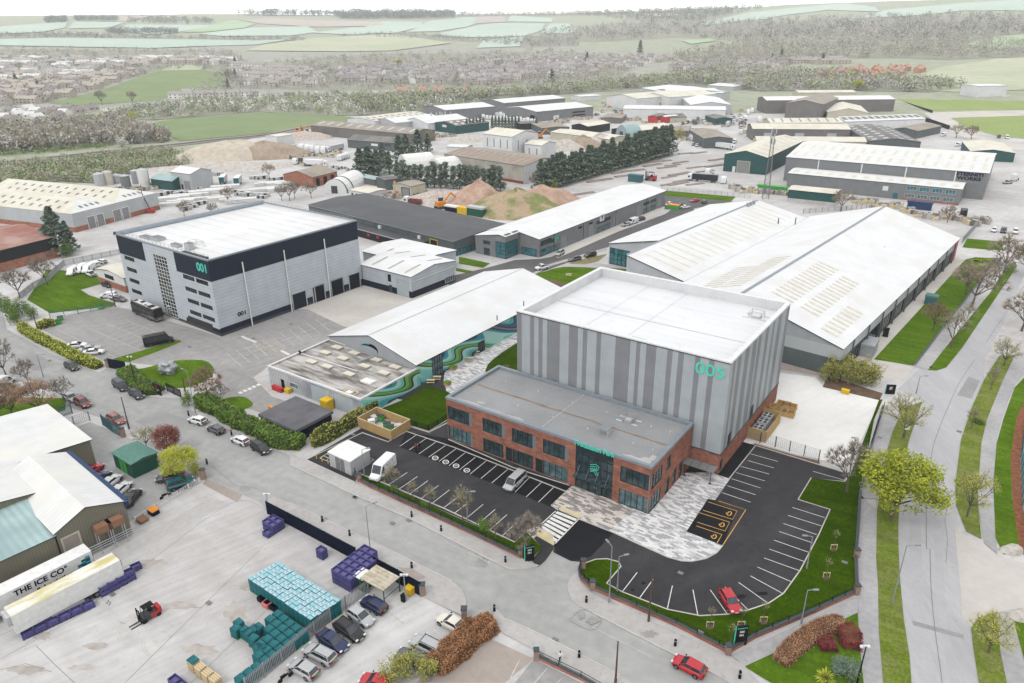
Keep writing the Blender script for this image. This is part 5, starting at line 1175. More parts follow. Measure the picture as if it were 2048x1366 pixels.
for v,lab in((('highvan'),None),):
 for o in[c for c in PROTO['highvan'][0].children if c.name.startswith('body')]:
  b=MB();r=random.Random(5)
  for k in range(26):
   x,z=-2.3+r.random()*2.8,.9+r.random()*1.3;a,s=r.random()*6.28,.1+r.random()*.28
   for sy in(-1,1):b.add([(x,sy*1.035,z),(x+s*math.cos(a),sy*1.03,z+s*math.sin(a)),(x+s*.6*math.cos(a+.9),sy*1.03,z+s*.6*math.sin(a+.9))],[(0,1,2),(2,1,0)],'darkgrey')
  b.build('side_graphic',PROTO['highvan'][0])
#trees, hedges, shrubs
def leaf(key,c1,c2,c3=None):
 mt=mat(key,c1,.8,scale=.55,col2=c2,amount=1,detail=3,spec=.15)
 return mt
leaf('leaf_lime',(180,188,58),(128,140,34));leaf('leaf_unused',(200,219,57),(133,166,33));leaf('leaf_olive',(180,177,96),(133,135,68));leaf('leaf_green',(117,147,57),(82,115,40));leaf('leaf_yellow',(212,212,75),(163,173,57))
leaf('leaf_russet',(186,150,120),(150,116,88));leaf('leaf_maroon',(159,96,82),(117,68,61));leaf('leaf_orange',(190,138,98),(152,112,78));leaf('leaf_red',(146,62,66),(108,44,50));leaf('leaf_pine',(122,140,120),(90,110,96));leaf('leaf_blossom',(255,255,249),(226,226,210))
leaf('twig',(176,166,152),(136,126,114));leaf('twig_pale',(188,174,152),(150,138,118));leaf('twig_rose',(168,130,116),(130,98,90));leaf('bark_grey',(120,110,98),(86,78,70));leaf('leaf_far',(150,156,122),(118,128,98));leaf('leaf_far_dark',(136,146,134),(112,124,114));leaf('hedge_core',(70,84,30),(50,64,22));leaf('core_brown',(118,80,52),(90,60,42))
def rv(r):
 z=r.uniform(-1,1);a=r.random()*6.2832;k=math.sqrt(1-z*z);return Vector((k*math.cos(a),k*math.sin(a),z))
def leafquad(mb,p,s,r,m,flat=.5):
 n=rv(r);n.z=abs(n.z)+flat;n.normalize();a=n.orthogonal().normalized();b=n.cross(a);t=r.random()*6.28;a,b=a*math.cos(t)+b*math.sin(t),b*math.cos(t)-a*math.sin(t)
 a*=s*(.6+r.random()*.7);b*=s*(.45+r.random()*.5)
 mb.add([p-a,p-b*.8,p+a,p+b],[(0,1,2,3)],m)
def twigs(mb,p,d,l,r,m,n,w=.018):
 for _ in range(n):
  q=(d+rv(r)*.8);q.z+=.25;q.normalize();e=p+q*l*(.5+r.random());s=q.cross(rv(r));s.normalize();s*=w
  mb.add([p-s,p+s,e],[(0,1,2)],m)
def grow(tr,cr,h,spread,th,r,leafm,barkm,nleaf,ls,bare,levels=3,k0=5,twm='twig',tw=10,tww=.018):
 tips=[]
 def br(p,d,l,rad_,lev):
  seg=2 if lev else 3;q=p
  for i in range(seg):
   e=q+d*(l/seg);tr.tube(q,e,rad_*(1-.35*i/seg),rad_*(1-.35*(i+1)/seg),barkm,6 if lev==0 else 4,False);q=e;d=(d+rv(r)*.16+Vector((0,0,.06))).normalized()
  if lev>=levels-(0 if bare else 1):tips.append((q,d))
  if lev==levels:return
  n=k0 if lev==0 else r.choice((2,3,3))
  ph=r.random()*6.28
  for i in range(n):
   a=ph+6.283*i/n+r.uniform(-.4,.4);out=Vector((math.cos(a),math.sin(a),0));el=r.uniform(.35,.95)if lev==0 else r.uniform(.2,.7)
   nd=(d*(.55 if lev else el)+out*(.75 if lev else.8)).normalized();br(q,nd,l*r.uniform(.55,.8)if lev else(h-th)*.42,rad_*.55,lev+1)
  if lev>0:br(q,(d+rv(r)*.2).normalized(),l*.7,rad_*.6,lev+1)
  else:br(q,(d+rv(r)*.15).normalized(),(h-th)*.42,rad_*.7,1)
 br(Vector((0,0,0)),Vector((0,0,1)),th,h*.022+.05,0)
 mx=max(max(abs(t.x),abs(t.y))for t,_ in tips)or 1;mz=max(t.z for t,_ in tips)
 sx,sz=spread/mx*.92,h/mz*.97
 for V_ in(tr.v,):
  for i,v in enumerate(V_):
   f=min(1,v[2]/th);f=f*f;V_[i]=(v[0]*(1+(sx-1)*f),v[1]*(1+(sx-1)*f),v[2]*(1+(sz-1)*f))
 tips=[(Vector((t.x*sx,t.y*sx,t.z*sz)),d)for t,d in tips]
 for t,d in tips:
  if bare:twigs(cr,t,d,h*.11,r,twm,tw,tww)
  rc=spread*(.2 if bare else.27)
  for _ in range(nleaf):
   o=rv(r)*rc*(r.random()**.5);o.z*=.7;leafquad(cr,t+o,ls,r,leafm)
TP={}
def tree_proto(kind):
 if kind in TP:return TP[kind]
 r=random.Random(hash(kind)%1000 if False else sum(map(ord,kind)));tr,cr=MB(),MB();root=thing(kind.split('-')[0],'','tree');k=kind.split('-')[0]
 H=10.0
 if k=='leafy_tree':
  m=kind.split('-')[1]
  for _ in range(70):
   d_=rv(r);c_=Vector((d_.x*4.3,d_.y*4.3,6.0+d_.z*3.2))
   for _ in range(34):o=rv(r)*.95*r.random()**.5;leafquad(cr,c_+o,.17,r,'leaf_'+m)
  grow(tr,cr,H,5.4,2.2,r,'leaf_'+m,'bark_grey',66,.17,False,3,6)
 elif k=='budding_tree':m=kind.split('-')[1];grow(tr,cr,H,4.6,2.2,r,'leaf_'+m,'bark_grey',46 if m=='russet' else 18,.13,True,3,6,'twig_pale',14)
 elif k=='bare_tree':m=(kind.split('-')+['twig'])[1];grow(tr,cr,H,4.2,2.4,r,'leaf_olive','bark_grey',0,.1,True,3,6,m,46,.024)
 elif k=='slender_tree':grow(tr,cr,H,2.2,2.0,r,'leaf_olive','bark_grey',4,.13,True,3,5,'twig',12)
 elif k=='sapling':grow(tr,cr,H,1.3,4.5,r,'leaf_olive','bark_grey',3,.16,True,2,4,'twig',5,.03)
 elif k=='conifer':
  tr.tube((0,0,0),(0,0,H*.95),.22,.03,'bark_grey',6)
  wide=kind.endswith('wide')
  for i in range(1500 if wide else 900):
   t=r.random()**.8;z=H*(.07+.93*t);R_=(2.9 if wide else 1.9)*(1-t)**.75*(.72+.28*math.sin(z*3.1+2))+.12;a=r.random()*6.283;rr=R_*(.35+.65*r.random()**.5)
   p=Vector((rr*math.cos(a),rr*math.sin(a),z-.25*rr));leafquad(cr,p,.34,r,'leaf_pine',.2)
 elif k=='pine':
  tr.tube((0,0,0),(.2,.1,H*.9),.2,.05,'bark_grey',6)
  for c in range(40):
   t=.12+.88*r.random();a=r.random()*6.283;R_=2.2*(1.12-t)**.8+.2;c0=Vector((R_*r.random()*math.cos(a),R_*r.random()*math.sin(a),H*t));tr.tube((0,0,c0 .z-.6),c0,.06,.03,'bark_grey',4,False)
   for _ in range(30):leafquad(cr,c0+rv(r)*.8*r.random()**.5,.3,r,'leaf_pine',.3)
 elif k=='bush':
  m=kind.split('-')[1];root['category']='bush'
  for i in range(5):tr.tube((0,0,0),(r.uniform(-2,2),r.uniform(-2,2),6),.12,.03,'bark_grey',4,False)
  cs=[Vector((r.uniform(-3,3),r.uniform(-3,3),r.uniform(2.0,7.5)))for _ in range(16)]
  for c in cs:
   for _ in range(70):leafquad(cr,c+Vector((*(rv(r)*2.0*r.random()**.4).xy,r.uniform(-1.8,1.8))),.34,r,m if m.startswith('leaf')else 'leaf_'+m)
 t1,c1=tr.build('trunk',root),cr.build('crown',root);TP[kind]=[root,0];index_children(root);return TP[kind]
def tree(kind,q,h,label,group=None,wide=1.0,frame_=None,z=None,cat=None,g=None):
 pr=tree_proto(kind);o=pr[0]if pr[1]==0 else copy_tree(pr[0]);pr[1]+=1
 p=(GT(*q)if q[1]<215 else G(*q))if not isinstance(q,Vector)else q
 o.location=p;o.scale=(h/10*wide,h/10*wide,h/10);o.rotation_euler=(0,0,R.random()*6.28);tag(o,label,cat or o['category'],group)
 if group is None and 'group' in o:del o['group']
 return o
def hedge(name,label,pts,w,h,m,core='hedge_core',dens=26,ls=.22,cat='hedge',jag=.25,rnd=None):
 """clipped or shaggy hedge along a plan polyline (photo points on the ground)"""
 P=[G(*p)for p in pts];o0=P[0];r=rnd or random.Random(int(pts[0][0]));root=thing(name,label,cat,o0);c=MB();lf=MB();n_=len(P)
 L_=[]
 for a,b in zip(P,P[1:]):
  n=max(1,int((b-a).length/1.2));L_+=[a.lerp(b,i/n)for i in range(n)]
 L_.append(P[-1]);rings=[];K=9
 for i,p in enumerate(L_):
  t=(L_[min(i+1,len(L_)-1)]-L_[max(0,i-1)]);t.z=0;t.normalize();sd=Vector((-t.y,t.x,0));q=p-o0;ring=[];e=.8 if i in(0,len(L_)-1)else 1
  for k in range(K):
   a=math.pi*k/(K-1);f=(1+jag*noise.noise(Vector((p.x*.5,p.y*.5,k*.8))))*e;cx,cz=math.cos(a),math.sin(a);cx=math.copysign(abs(cx)**.5,cx);ring.append(q+sd*(cx*w*.46*f)+Vector((0,0,h*.9*f*cz**.45 if cz>.01 else 0)))
  rings.append(ring)
 loft(c,rings,core)
 for i in range(len(L_)-1):
  for _ in range(int(dens*2.4)):
   f=r.random();A=rings[i];B=rings[i+1];k=r.randrange(K-1);u=r.random()
   p=(A[k].lerp(A[k+1],u)).lerp(B[k].lerp(B[k+1],u),f)+rv(r)*.16*(1+jag);leafquad(lf,p,ls,r,m,.3)
 for E_ in(rings[0],rings[-1]):
  for _ in range(int(dens*1.6)):leafquad(lf,E_[r.randrange(K)].lerp(E_[r.randrange(K)],r.random())+rv(r)*.15,ls,r,m,.3)
 c.build('stems',root);lf.build('foliage',root);return root
tree('leafy_tree-lime',N6(1030,490),12.2,'large lime-green leafy tree on the verge left of the right-hand road',wide=.98)
tree('budding_tree-olive',P3(600,560),9.2,'rounded tree just coming into yellowish leaf, with a white notice on its trunk',wide=1.05)
tree('bare_tree',P3(190,950),8.8,'grey leafless tree between the car park corner and the lime-green tree',wide=1.05)
tree('budding_tree-yellow',P3(1055,1130),9.0,'thin yellow-green tree leaning over the right footpath, opposite the lime-green tree',wide=.8)
tree('budding_tree-yellow',N6(1555,1205),6.0,'small yellow-green tree on the bottom right verge',wide=1.05)
tree('slender_tree',P3(1225,220),6.0,'thin almost leafless sapling on the right verge beside the tall lamp post');tree('slender_tree',P3(1080,500),5.0,'wispy low sapling beside the round dark shrub on the right verge')
tree('bare_tree-twig_rose',P2(708,948),7.5,'small round red-budded tree on a square concrete pad',wide=1.05)
tree('bare_tree-twig_pale',P2(1040,740),12.5,'broad pale leafless tree on the lawn edge beside the big white shed',wide=1.15);tree('bare_tree-twig_pale',P2(985,640),10,'pale leafless tree set back behind the broad pale one',wide=.9)
tree('slender_tree',P2(858,1092),10,'tall thin bare tree nearest the road junction on the verge',wide=1.3);tree('slender_tree',P2(975,962),8.5,'thin bare tree second from the junction on the verge')
tree('bare_tree-twig_pale',P2(1318,452),12,'spreading bare tree at the far end of the long lawn',wide=1.1);tree('bare_tree',P2(1265,570),9,'dark-trunked bare tree beside the far spreading tree');tree('bare_tree-twig_pale',P2(1465,950),10,'bare pinkish tree at the right edge across the road',wide=1.2);tree('budding_tree-olive',P2(1310,1250),7,'thin budding tree behind the tall leaning lamp post');tree('bare_tree-twig_pale',P2(1500,500),11,'bare tree at the right edge further up the road')
tree('budding_tree-russet',P1(370,1172),9,'spreading russet-leaved tree by the palisade fence and parked cars',wide=.98);tree('budding_tree-russet',P1(120,1190),9,'russet-leaved tree second from the left edge',wide=.95);tree('budding_tree-russet',P1(-20,1240),8,'russet-leaved tree cut by the left edge of the view',wide=.95)
tree('bare_tree',P1(60,835),9,'dark bare tree at the left edge above the white van',wide=.9);tree('bare_tree',P1(560,1040),5.5,'small bare tree beside the dark red off-roader');tree('bare_tree',P1(250,900),6,'bare tree behind the russet trees')
for q,h,l in(((90,330),6.5,'large loose green bush at the bend of the road'),((190,300),6,'green bush behind the bend, beside the mesh fence'),((40,250),5.5,'green bush furthest left at the road bend'),((270,330),5,'green bush next to the clipped hedge corner'),((150,370),5.5,'green bush nearest the clipped hedge corner')):tree('bush-green',P1(*q),h,l,'loose green bushes at the road bend',.9)
tree('leafy_tree-maroon',N1(850,225),6.2,'maroon-leaved tree behind the yellow-green tree',wide=.85);tree('leafy_tree-yellow',N1(905,335),6.2,'round yellow-green tree beside the green kiosk',wide=1.0);tree('budding_tree-olive',N1(735,195),5,'small beige budding tree at the back of the green kiosk')
tree('bush-yellow',N1(980,325),3,'low yellow-green bush by the brick gate pier')
tree('bare_tree-twig_rose',F4(1222,1172),7.5,'pink-tinged bare cherry tree on the entrance island',wide=1.1);tree('bare_tree',F4(1300,1192),4.5,'small grey bare tree right of the pink-tinged cherry');tree('bare_tree',F4(280,500),9,'bare tree standing in the lawn corner by the compound fence');tree('bare_tree',F4(118,575),9,'bare tree behind the green bushes at the bend',wide=1.1)
tree('bush-green',F4(1105,1205),4.2,'rounded dense bush at the entrance gate',wide=.75)
tree('conifer-wide',F4(350,320),17,'large dark cedar in front of the white dock warehouse',wide=1.45);tree('bush-green',F4(390,330),6,'round green bush at the foot of the dark cedar');tree('conifer-wide',F4(415,300),11,'lower dark conifer leaning right of the large cedar',wide=1.2)
tree('bush-olive',N2(1250,1330),4.8,'green-gold bush in the near car park',wide=.85);tree('bush-olive',N2(1390,1330),3.6,'brownish bush joining the orange hedge');tree('bush-olive',N2(1150,1366),3.4,'green-gold bush at the bottom edge beside a red car')
hedge('hedge','long orange-brown beech hedge between two yards at the bottom',fr(N2,(1830,985),(1600,1150),(1450,1290)),3.2,2.4,'leaf_orange','core_brown',420,.11,jag=.7)
hedge('hedge','long clipped yellow-green hedge curving along the road in front of the car park',fr(P1,(190,410),(230,450),(330,510),(500,595),(700,700),(850,755)),2.6,2.0,'leaf_yellow',dens=55,ls=.2)
hedge('hedge','short clipped yellow-green hedge at the car park corner',fr(P1,(335,420),(400,400),(470,385)),2.4,2.4,'leaf_yellow',dens=60,ls=.2)
hedge('hedge','broad green hedge behind the black entrance sign',fr(P1,(1075,800),(1120,860),(1200,920),(1300,950),(1370,960)),4.2,2.2,'leaf_green',dens=80,ls=.24,jag=.4)
hedge('hedge','long shaggy green hedge beside the main road pavement',fr(P4,(-200,880),(-60,950),(120,1060),(300,1150),(480,1230),(640,1300),(860,1345)),3.6,2.6,'leaf_green',dens=85,ls=.26,jag=.5)
hedge('hedge','thin brown-green hedge with slim trunks behind the tarmac car park',fr(P4,(980,1335),(1180,1240),(1400,1110),(1560,990),(1640,940)),2.0,3.0,'leaf_olive','hedge_core',dens=70,ls=.22,jag=.6)
hedge('hedge','bright green clump at the end of the workshop wall',fr(P4,(1440,960),(1520,930),(1560,920)),2.5,2.6,'leaf_yellow',dens=60,jag=.5)
hedge('hedge','rust-coloured clipped hedge curving on the corner lawn',smooth(fr(N6,(430,1265),(500,1195),(590,1125),(690,1075),(770,1065)),2),2.4,1.7,'leaf_russet','core_brown',dens=220,ls=.1,jag=.2)
hedge('shrub','crimson rounded shrub at the right end of the rust-coloured hedge',fr(N6,(775,1090),(805,1140),(815,1190)),2.8,2.0,'leaf_red','core_brown',160,.14,'shrub',.3);hedge('shrub','smaller crimson shrub in the middle of the rust-coloured hedge',fr(N6,(640,1170),(690,1160),(700,1200)),2.0,1.2,'leaf_red','core_brown',140,.14,'shrub',.3)
tree('bush-leaf_pine',N6(785,1320),2.6,'dark green spreading shrub below the crimson shrub',wide=1.5,cat='shrub')
b=MB();r=random.Random(9)
for i in range(150):
 a=r.random()*6.283;e=r.uniform(.1,1.3);l=r.uniform(1.0,1.7);d=Vector((math.cos(a)*math.cos(e),math.sin(a)*math.cos(e),math.sin(e)));s=d.cross(Vector((0,0,1))).normalized()*.06;m_=d*l*.55;t=d*l-Vector((0,0,.3*math.cos(e)))
 b.add([-s,s,m_+s*1.2,m_-s*1.2,t],[(0,1,2,3),(3,2,4)],'leaf_yellow' if i%3 else 'leaf_green')
tag(b.build('yucca',loc=G(*N6(672,1345))+Vector((0,0,.1))),'spiky pale green yucca on the corner lawn','plant')
tree('bush-green',P3(1128,455),1.6,'low round dark green shrub on the right verge',wide=1.8,cat='shrub')
for i,q in enumerate([(60,150),(140,160),(220,165),(300,175),(370,190),(100,110),(190,120),(280,130),(350,150)]):tree('bush-olive',P3(*q),6.2-.3*(i%3),'willow bush in the thicket between the white yard and the sign','willow thicket',.8)
for i,(x,y,h,k)in enumerate([(690,700,6,'slender_tree'),(830,745,4,'slender_tree'),(945,800,4.6,'slender_tree'),(1165,890,7,'slender_tree'),(1310,945,2.6,'bush-green'),(1385,1000,4.6,'slender_tree'),(905,800,1.8,'bush-green'),(700,690,1.8,'bush-green')]):
 tree(k,N3(x,y),h,['thin bare tree on the grass verge nearest the tall white van','small thin tree second along the grass verge','thin bare tree third along the grass verge','tallest thin brown tree halfway along the grass verge','rounded green shrub near the end of the grass verge','thin budding tree near the end of the grass verge','small green shrub in the middle of the grass verge','low green shrub under the first thin verge tree'][i],'young trees along the car park verge')
tree('bare_tree',N3(1590,1130),6.8,'multi-stemmed grey bare shrub tree beside the black entrance board',wide=1.0)
for i,(f,x,y,l)in enumerate([(N5,1500,872,'staked sapling left of the black corner sign'),(N5,1712,870,'staked sapling directly behind the black corner sign'),(N5,1865,838,'staked sapling right of the black corner sign'),(N5,1635,995,'unstaked thin sapling by the corner wall'),(N6,720,648,'staked sapling on the lawn, upper of the pair'),(N6,680,800,'staked sapling on the lawn, lower of the pair')]):
 p=G(*f(x,y));tree('sapling',f(x,y),3.6,l,'young saplings on the lawn')
 if i!=3:
  b=MB();[b.tube((dx,0,0),(dx,0,.95),.05,.05,'wood_pale',5)for dx in(-.45,.45)];b.box(0,0,.78,1.0,.06,.14,'wood_pale',bottom=True);b.box(0,0,.01,.8,.8,.02,'soil');tag(b.build('tree_stake',loc=(p.x,p.y,.12)),l.replace('sapling','timber frame of the sapling').replace('staked ',''),'tree stake','timber sapling stakes')
tree('sapling',P5(1640,1010),3,'small pale shrub on the lawn beside the tall striped hall',wide=1.6)
b=hedge('hedge','low yellow-green ornamental hedge at the far end of the long lawn',fr(P2,(1050,350),(1120,362),(1195,355)),1.4,.7,'leaf_yellow',dens=50,ls=.16)
g_='tall conifer row behind the long grey unit';n=34
for i in range(n):
 t=i/(n-1);x,y=190+(1320-190)*t,1085+(755-1085)*t**.95
 tree('conifer',Q4(x+R.uniform(-6,6),y),R.uniform(12.5,16.5)+2*t,'dark green conifer in the long straight row' if 0<i<n-1 else('nearest conifer of the long straight row' if i==0 else 'farthest conifer of the long straight row, by the pale yellow tree'),g_,R.uniform(1.6,1.95))
tree('budding_tree-yellow',Q4(1395,720),15,'pale yellow-green tree at the far end of the conifer row',wide=.75);tree('bare_tree',Q4(130,1085),9,'bare brown tree at the near end of the conifer row',wide=.7);tree('bush-olive',Q4(290,1075),6,'grey-green bush at the foot of the near conifers')
g_='dark pines around the rubble yard'
for x,y,h,w_ in[(215,880,15,1.2),(300,885,16,1.3),(385,885,14,1.2),(440,800,14,1.1),(510,860,12,1.0),(610,720,15,1.2),(680,700,14,1.2),(740,725,9,1.3),(800,660,15,1.2),(900,640,12,1),(590,920,10,1.0)]:tree('conifer',Q3(x,y),h,'dark conifer in the clump beside the slate-grey shed','dark conifers beside the slate shed',w_*1.7)
for i in range(17):tree('pine',Q3(660+i*62+R.uniform(-15,15),985+i*3.2+R.uniform(-8,8)),R.uniform(9.5,12.5),'open dark pine in the row along the rubble yard',g_,R.uniform(1.25,1.6))
for i in range(6):tree('conifer',Q3(1300+i*34,435-i*4),10,'dark conifer in the short row beside the dark green shed','short conifer row by the green shed',1.2)
for i in range(9):tree('conifer',Q3(1560+i*34,395),9.5,'dark conifer in the short row behind the white gabled works','short conifer row behind the white works',1.2)
tree('conifer',Q3(2010,405),9,'lone dark conifer right of the short row',wide=1.4);tree('budding_tree-olive',Q3(930,560),10,'grey budding tree beside the weathered long shed',wide=.9);tree('bush-green',Q3(745,385),5,'small green tree before the white pitched sheds')
for x,y,h,k,l in[(1330,930,9,'bare_tree-twig_pale','pale bare tree by the estate road, left'),(1550,905,8,'bare_tree-twig_pale','pale bare tree on the small verge by the arched tent'),(1380,905,8,'bare_tree','bare tree by the yard fence behind the big white roof'),(250,1090,7,'bare_tree-twig_pale','bare tree at the yard gate behind the big white roof'),(700,960,8,'bare_tree-twig_pale','bare tree in front of the crate stacks'),(1120,700,8,'bare_tree-twig_pale','bare tree before the old brick workshop'),(560,1100,6,'bare_tree','bare shrub tree along the block boundary'),(1250,930,7,'bare_tree','thin bare tree between yard and road')]:tree(k,Q2(x,y),h,l)
tree('bare_tree-twig_pale',Q5(815,885),9,'pale yellowish bare tree in front of the green container shed',wide=1.1);tree('bare_tree-twig_pale',Q5(1530,960),7,'bare tree behind the right-hand white shed');tree('budding_tree-olive',Q5(1590,390),10,'budding tree by the lane beside the far pitch',wide=1.2);tree('bare_tree-twig_rose',Q5(1690,400),9,'reddish bare tree by the lane beside the far pitch',wide=1.3)
#the other sheds and works
def shed(label,f,a,b,c,eave,rise,axis,wall,roof,name='industrial_shed',d=None,lights=(),bands=None,light='rooflight',gwall=None,fascia='gutter',over=.3,split=.5):
 A,B=f(*a),f(*b)
 bd=Bd.px(name,label,A,B,f(*c)if c else B,eave)
 if d:bd.d=d
 bd.d=max(bd.d,6)
 bd.gable(eave,rise,axis,wall=wall,roof=roof,lights=lights,bands=bands,light=light,gwall=gwall,fascia=fascia,over=over,split=split);return bd
def rl(n,k,v0=.2,v1=.8,w=.02):return[(n,(i+.5)/k-w,(i+.5)/k+w,v0,v1)for i in range(k)]
S=shed
x=S('slate-grey shed with a dark roof and a white board, beside the aggregate yard',Q3,(75,510),(550,545),None,5,2.6,'x','clad_slate','roof_grey',d=15);x.panel('F',x.w*.52,2.4,x.w*.66,3.8,'white','wall_sign');[x.win('F',x.w*(.74+.07*i),3,x.w*(.74+.07*i)+2,4,2,1)for i in range(3)]
x=S('long brown-beige shed with yellow trim behind the slate-grey shed',frame(0,0,1),(621,250),(824,268),(858,259),7,2.2,'x','clad_brown','roof_cement',fascia='wood_pale',lights=rl(0,10,.25,.8,.012),light='palegrey')
S('pale shed with rows of grey rooflights at the meadow edge',Q3,(75,292),(358,322),(775,240),6,1.8,'y','clad_white','roof_cream',lights=rl(1,9,.2,.45)+rl(1,9,.6,.85),light='grey')
S('white-roofed pitched shed between the pale shed and one with roof vents',Q3,(360,308),(570,340),(845,265),6,2.4,'y','clad_pale','roof_white')
x=S('white-roofed pitched shed with dark flues on its ridge',Q3,(645,308),(897,345),(1215,285),6,3,'y','clad_white','roof_white');b=MB();[b.tube((x.w*(.3+.1*(i%3)),x.d*(.5+.07*i),7),(x.w*(.3+.1*(i%3)),x.d*(.5+.07*i),11),.5,.5,'palegrey')for i in range(6)];x.add('roof_flue',b)
x=S('dark green shed with a grey roof dotted with white rooflights',Q3,(955,335),(1190,368),(1485,325),6,2.2,'y','clad_green','roof_grey',lights=rl(1,5,.2,.4,.04)+rl(1,5,.6,.8,.04),light='white');x.panel('F',x.w*.4,4,x.w*.58,5.6,'white','wall_sign')
S('far grey warehouse with a shallow white roof, left of the tanker compound',Q3,(845,172),(1080,208),(1450,150),9,2.2,'y','clad_mid','roof_white')
x=S('grey works with stepped white roofs and dark windows at its corner',Q3,(1670,182),(2012,224),(2330,142),8,2.2,'y','clad_mid','roof_shed');[x.panel('R',x.d*.62,1.6+2.6*k,x.d*.85,2.8+2.6*k,'black','window_band')for k in range(2)];x.panel('F',x.w*.82,.1,x.w*.95,5,'black','door')
S('rear white-roofed part of the far works, next to the woods',Q3,(1445,108),(1680,135),(2080,62),9,2,'y','clad_mid','roof_shed')
x=S('tall white gabled works with dark vertical window slots',Q3,(1460,447),(1760,482),(1960,432),13,2.6,'x','clad_white','roof_cream',fascia='navy');[x.panel('F',x.w*t,6,x.w*t+.7,11,'grey','window_slot')for t in(.15,.38,.6,.83)];[x.panel('R',x.d*t,5,x.d*t+.7,10.5,'grey','window_slot')for t in(.22,.55)]
x=S('lower white gabled annexe of the white works',Q4,(40,658),(192,674),(305,646),8.5,1.6,'x','clad_white','roof_cream',fascia='navy');[x.panel('F',x.w*t,2,x.w*t+.7,6.5,'grey','window_slot')for t in(.25,.7)]
x=S('long weathered grey-brown shed with streaked walls in front of the white works',Q3,(1070,655),(1880,778),(2185,690),9,2.0,'x','clad_weathered','roof_cement',gwall='clad_white',lights=rl(0,13,.1,.9,.008),light='roof_rust');x.panel('F',0,.05,.4,8.9,'rust','corner_post');x.panel('F',x.w*.55,.1,x.w-.2,1.4,'redbrown','brick_base');x.off['R']=.05;x.panel('R',.1,.1,x.d-.1,9,'clad_white','end_wall')
x=S('two-storey white cabin office beside the weathered shed',Q3,(885,688),(1062,712),None,6,.2,'x','clad_white','roof_cream',d=8);[x.win('F',x.w*(.05+.22*i),3.6,x.w*(.2+.22*i),5,3,1,glass='glass_black')for i in range(4)]
S('white flat shed with scaffolded side near the stone heap',Q3,(1090,580),(1290,590),None,6,.6,'x','clad_white','roof_white',d=10)
x=S('beige box shed with a grey roller door in the rubble yard',Q3,(540,962),(722,990),(832,948),6,.8,'y','clad_beige','roof_cement');x.panel('F',x.w*.5,.1,x.w*.92,5,'shutter','roller_door',frame='navy')
x=S('low white cabin with small windows beside the rubble yard',Q3,(95,1025),(292,1060),(420,1010),3.4,.4,'x','clad_white','roof_cream');[x.win('F',x.w*.1+i*3,1.2,x.w*.1+i*3+1.2,2.4,1,1,glass='glass_black')for i in range(4)]
S('open-fronted grey steel shed by the arched tent',Q3,(370,895),(455,925),(545,890),5,.5,'y','clad_slate','roof_grey');S('small lean-to stable between the tent and the grey steel shed',Q3,(200,890),(360,920),None,3,1,'x','clad_brown','roof_green',d=5)
x=Bd.px('dock_warehouse','large white warehouse with four grey dock doors and rows of roof windows behind the cedar',Q1(650,1132),Q1(1430,937),Q1(450,838),7.2);x.d=max(x.d,78)
mb=MB();[x.wall(mb,f,[(0,2.0,'brick_old'),(2.0,7.2,'clad_pale')])for f in 'FRBL'];x.add('wall',mb)
for k in range(2):
 h,x0=x.w/2,x.w/2*k;mb=MB();z,zr,ins=7.3,10.6,9
 mb.roofq((x0,x.d,z),(x0,0,z),(x0+h/2,ins,zr),(x0+h/2,x.d,zr),'roof_cream');mb.roofq((x0+h,0,z),(x0+h,x.d,z),(x0+h/2,x.d,zr),(x0+h/2,ins,zr),'roof_cream')
 mb.add([(x0,0,z),(x0+h,0,z),(x0+h/2,ins,zr)],[(0,1,2)],'roof_shed');mb.uv[-1]=[(0,0),(h,0),(h/2,9)]
 for s in(0,1):
  for v in(.25,.6):
   for i in range(12):
    y=10+i*5.2;xa=x0+(h/2*v if s==0 else h-h/2*v);xb=x0+(h/2*(v+.16)if s==0 else h-h/2*(v+.16));za,zb_=z+3.3*v+.04,z+3.3*(v+.16)+.04
    q=[(xa,y,za),(xa,y+1.3,za),(xb,y+1.3,zb_),(xb,y,zb_)];mb.quad(*(q if s else q[::-1]),'grey')
 for i in range(4):xa=x0+h*(.3+.12*i);mb.quad((xa,2.2,z+.85),(xa+1.2,2.2,z+.85),(xa+1.2,4,z+1.5),(xa,4,z+1.5),'grey')
 x.add('roof',mb)
for q0,q1 in((800,865),(885,945),(1035,1100),(1115,1175)):s0,s1=x.at('F',Q1(q0,1200-(q0-800)*.25))[0],x.at('F',Q1(q1,1190-(q0-800)*.25))[0];x.panel('F',s0,.1,s1,4.6,'shutter','dock_door',frame='white')
x=S('brown-roofed shed with black walls on a red brick base at the left edge',F4,(-420,400),(327,214),None,7,2.5,'x','clad_black','roof_rust',d=34,bands=[(0,3,'brick_old'),(3,7,'clad_black')]);
x=S('small white hut on a brick base with a beige roof, beside the tall grey block',F4,(562,402),(722,458),(770,398),4.6,1.0,'y','clad_white','roof_cream',bands=[(0,2.1,'brick_old'),(2.1,4.6,'clad_white')]);x.win('F',x.w*.3,2.7,x.w*.62,4,2,1,glass='glass_black')
x=S('grey steel shed with a white roof in the pipe yard',Q2,(105,632),(308,658),(478,610),8,1.8,'x','clad_pale','roof_white');x.panel('F',x.w*.62,.1,x.w*.92,4.4,'shutter','roller_door',frame='clad_pale');x.panel('F',x.w*.45,.1,x.w*.54,2.4,'black','door')
S('low green-roofed shed joined to the grey steel shed',Q1,(1370,808),(1565,832),None,4.5,1.8,'x','clad_green','roof_green',d=10)
x=S('old brick workshop with a mottled grey roof and white rooflights',Q2,(1262,658),(1560,690),(1772,625),5,2.4,'y','brick_old','roof_cement',lights=rl(0,4,.3,.6,.05),light='white');[x.panel('R',x.d*t,.2,x.d*t+2.6,4,'black','door')for t in(.12,.42,.72)]
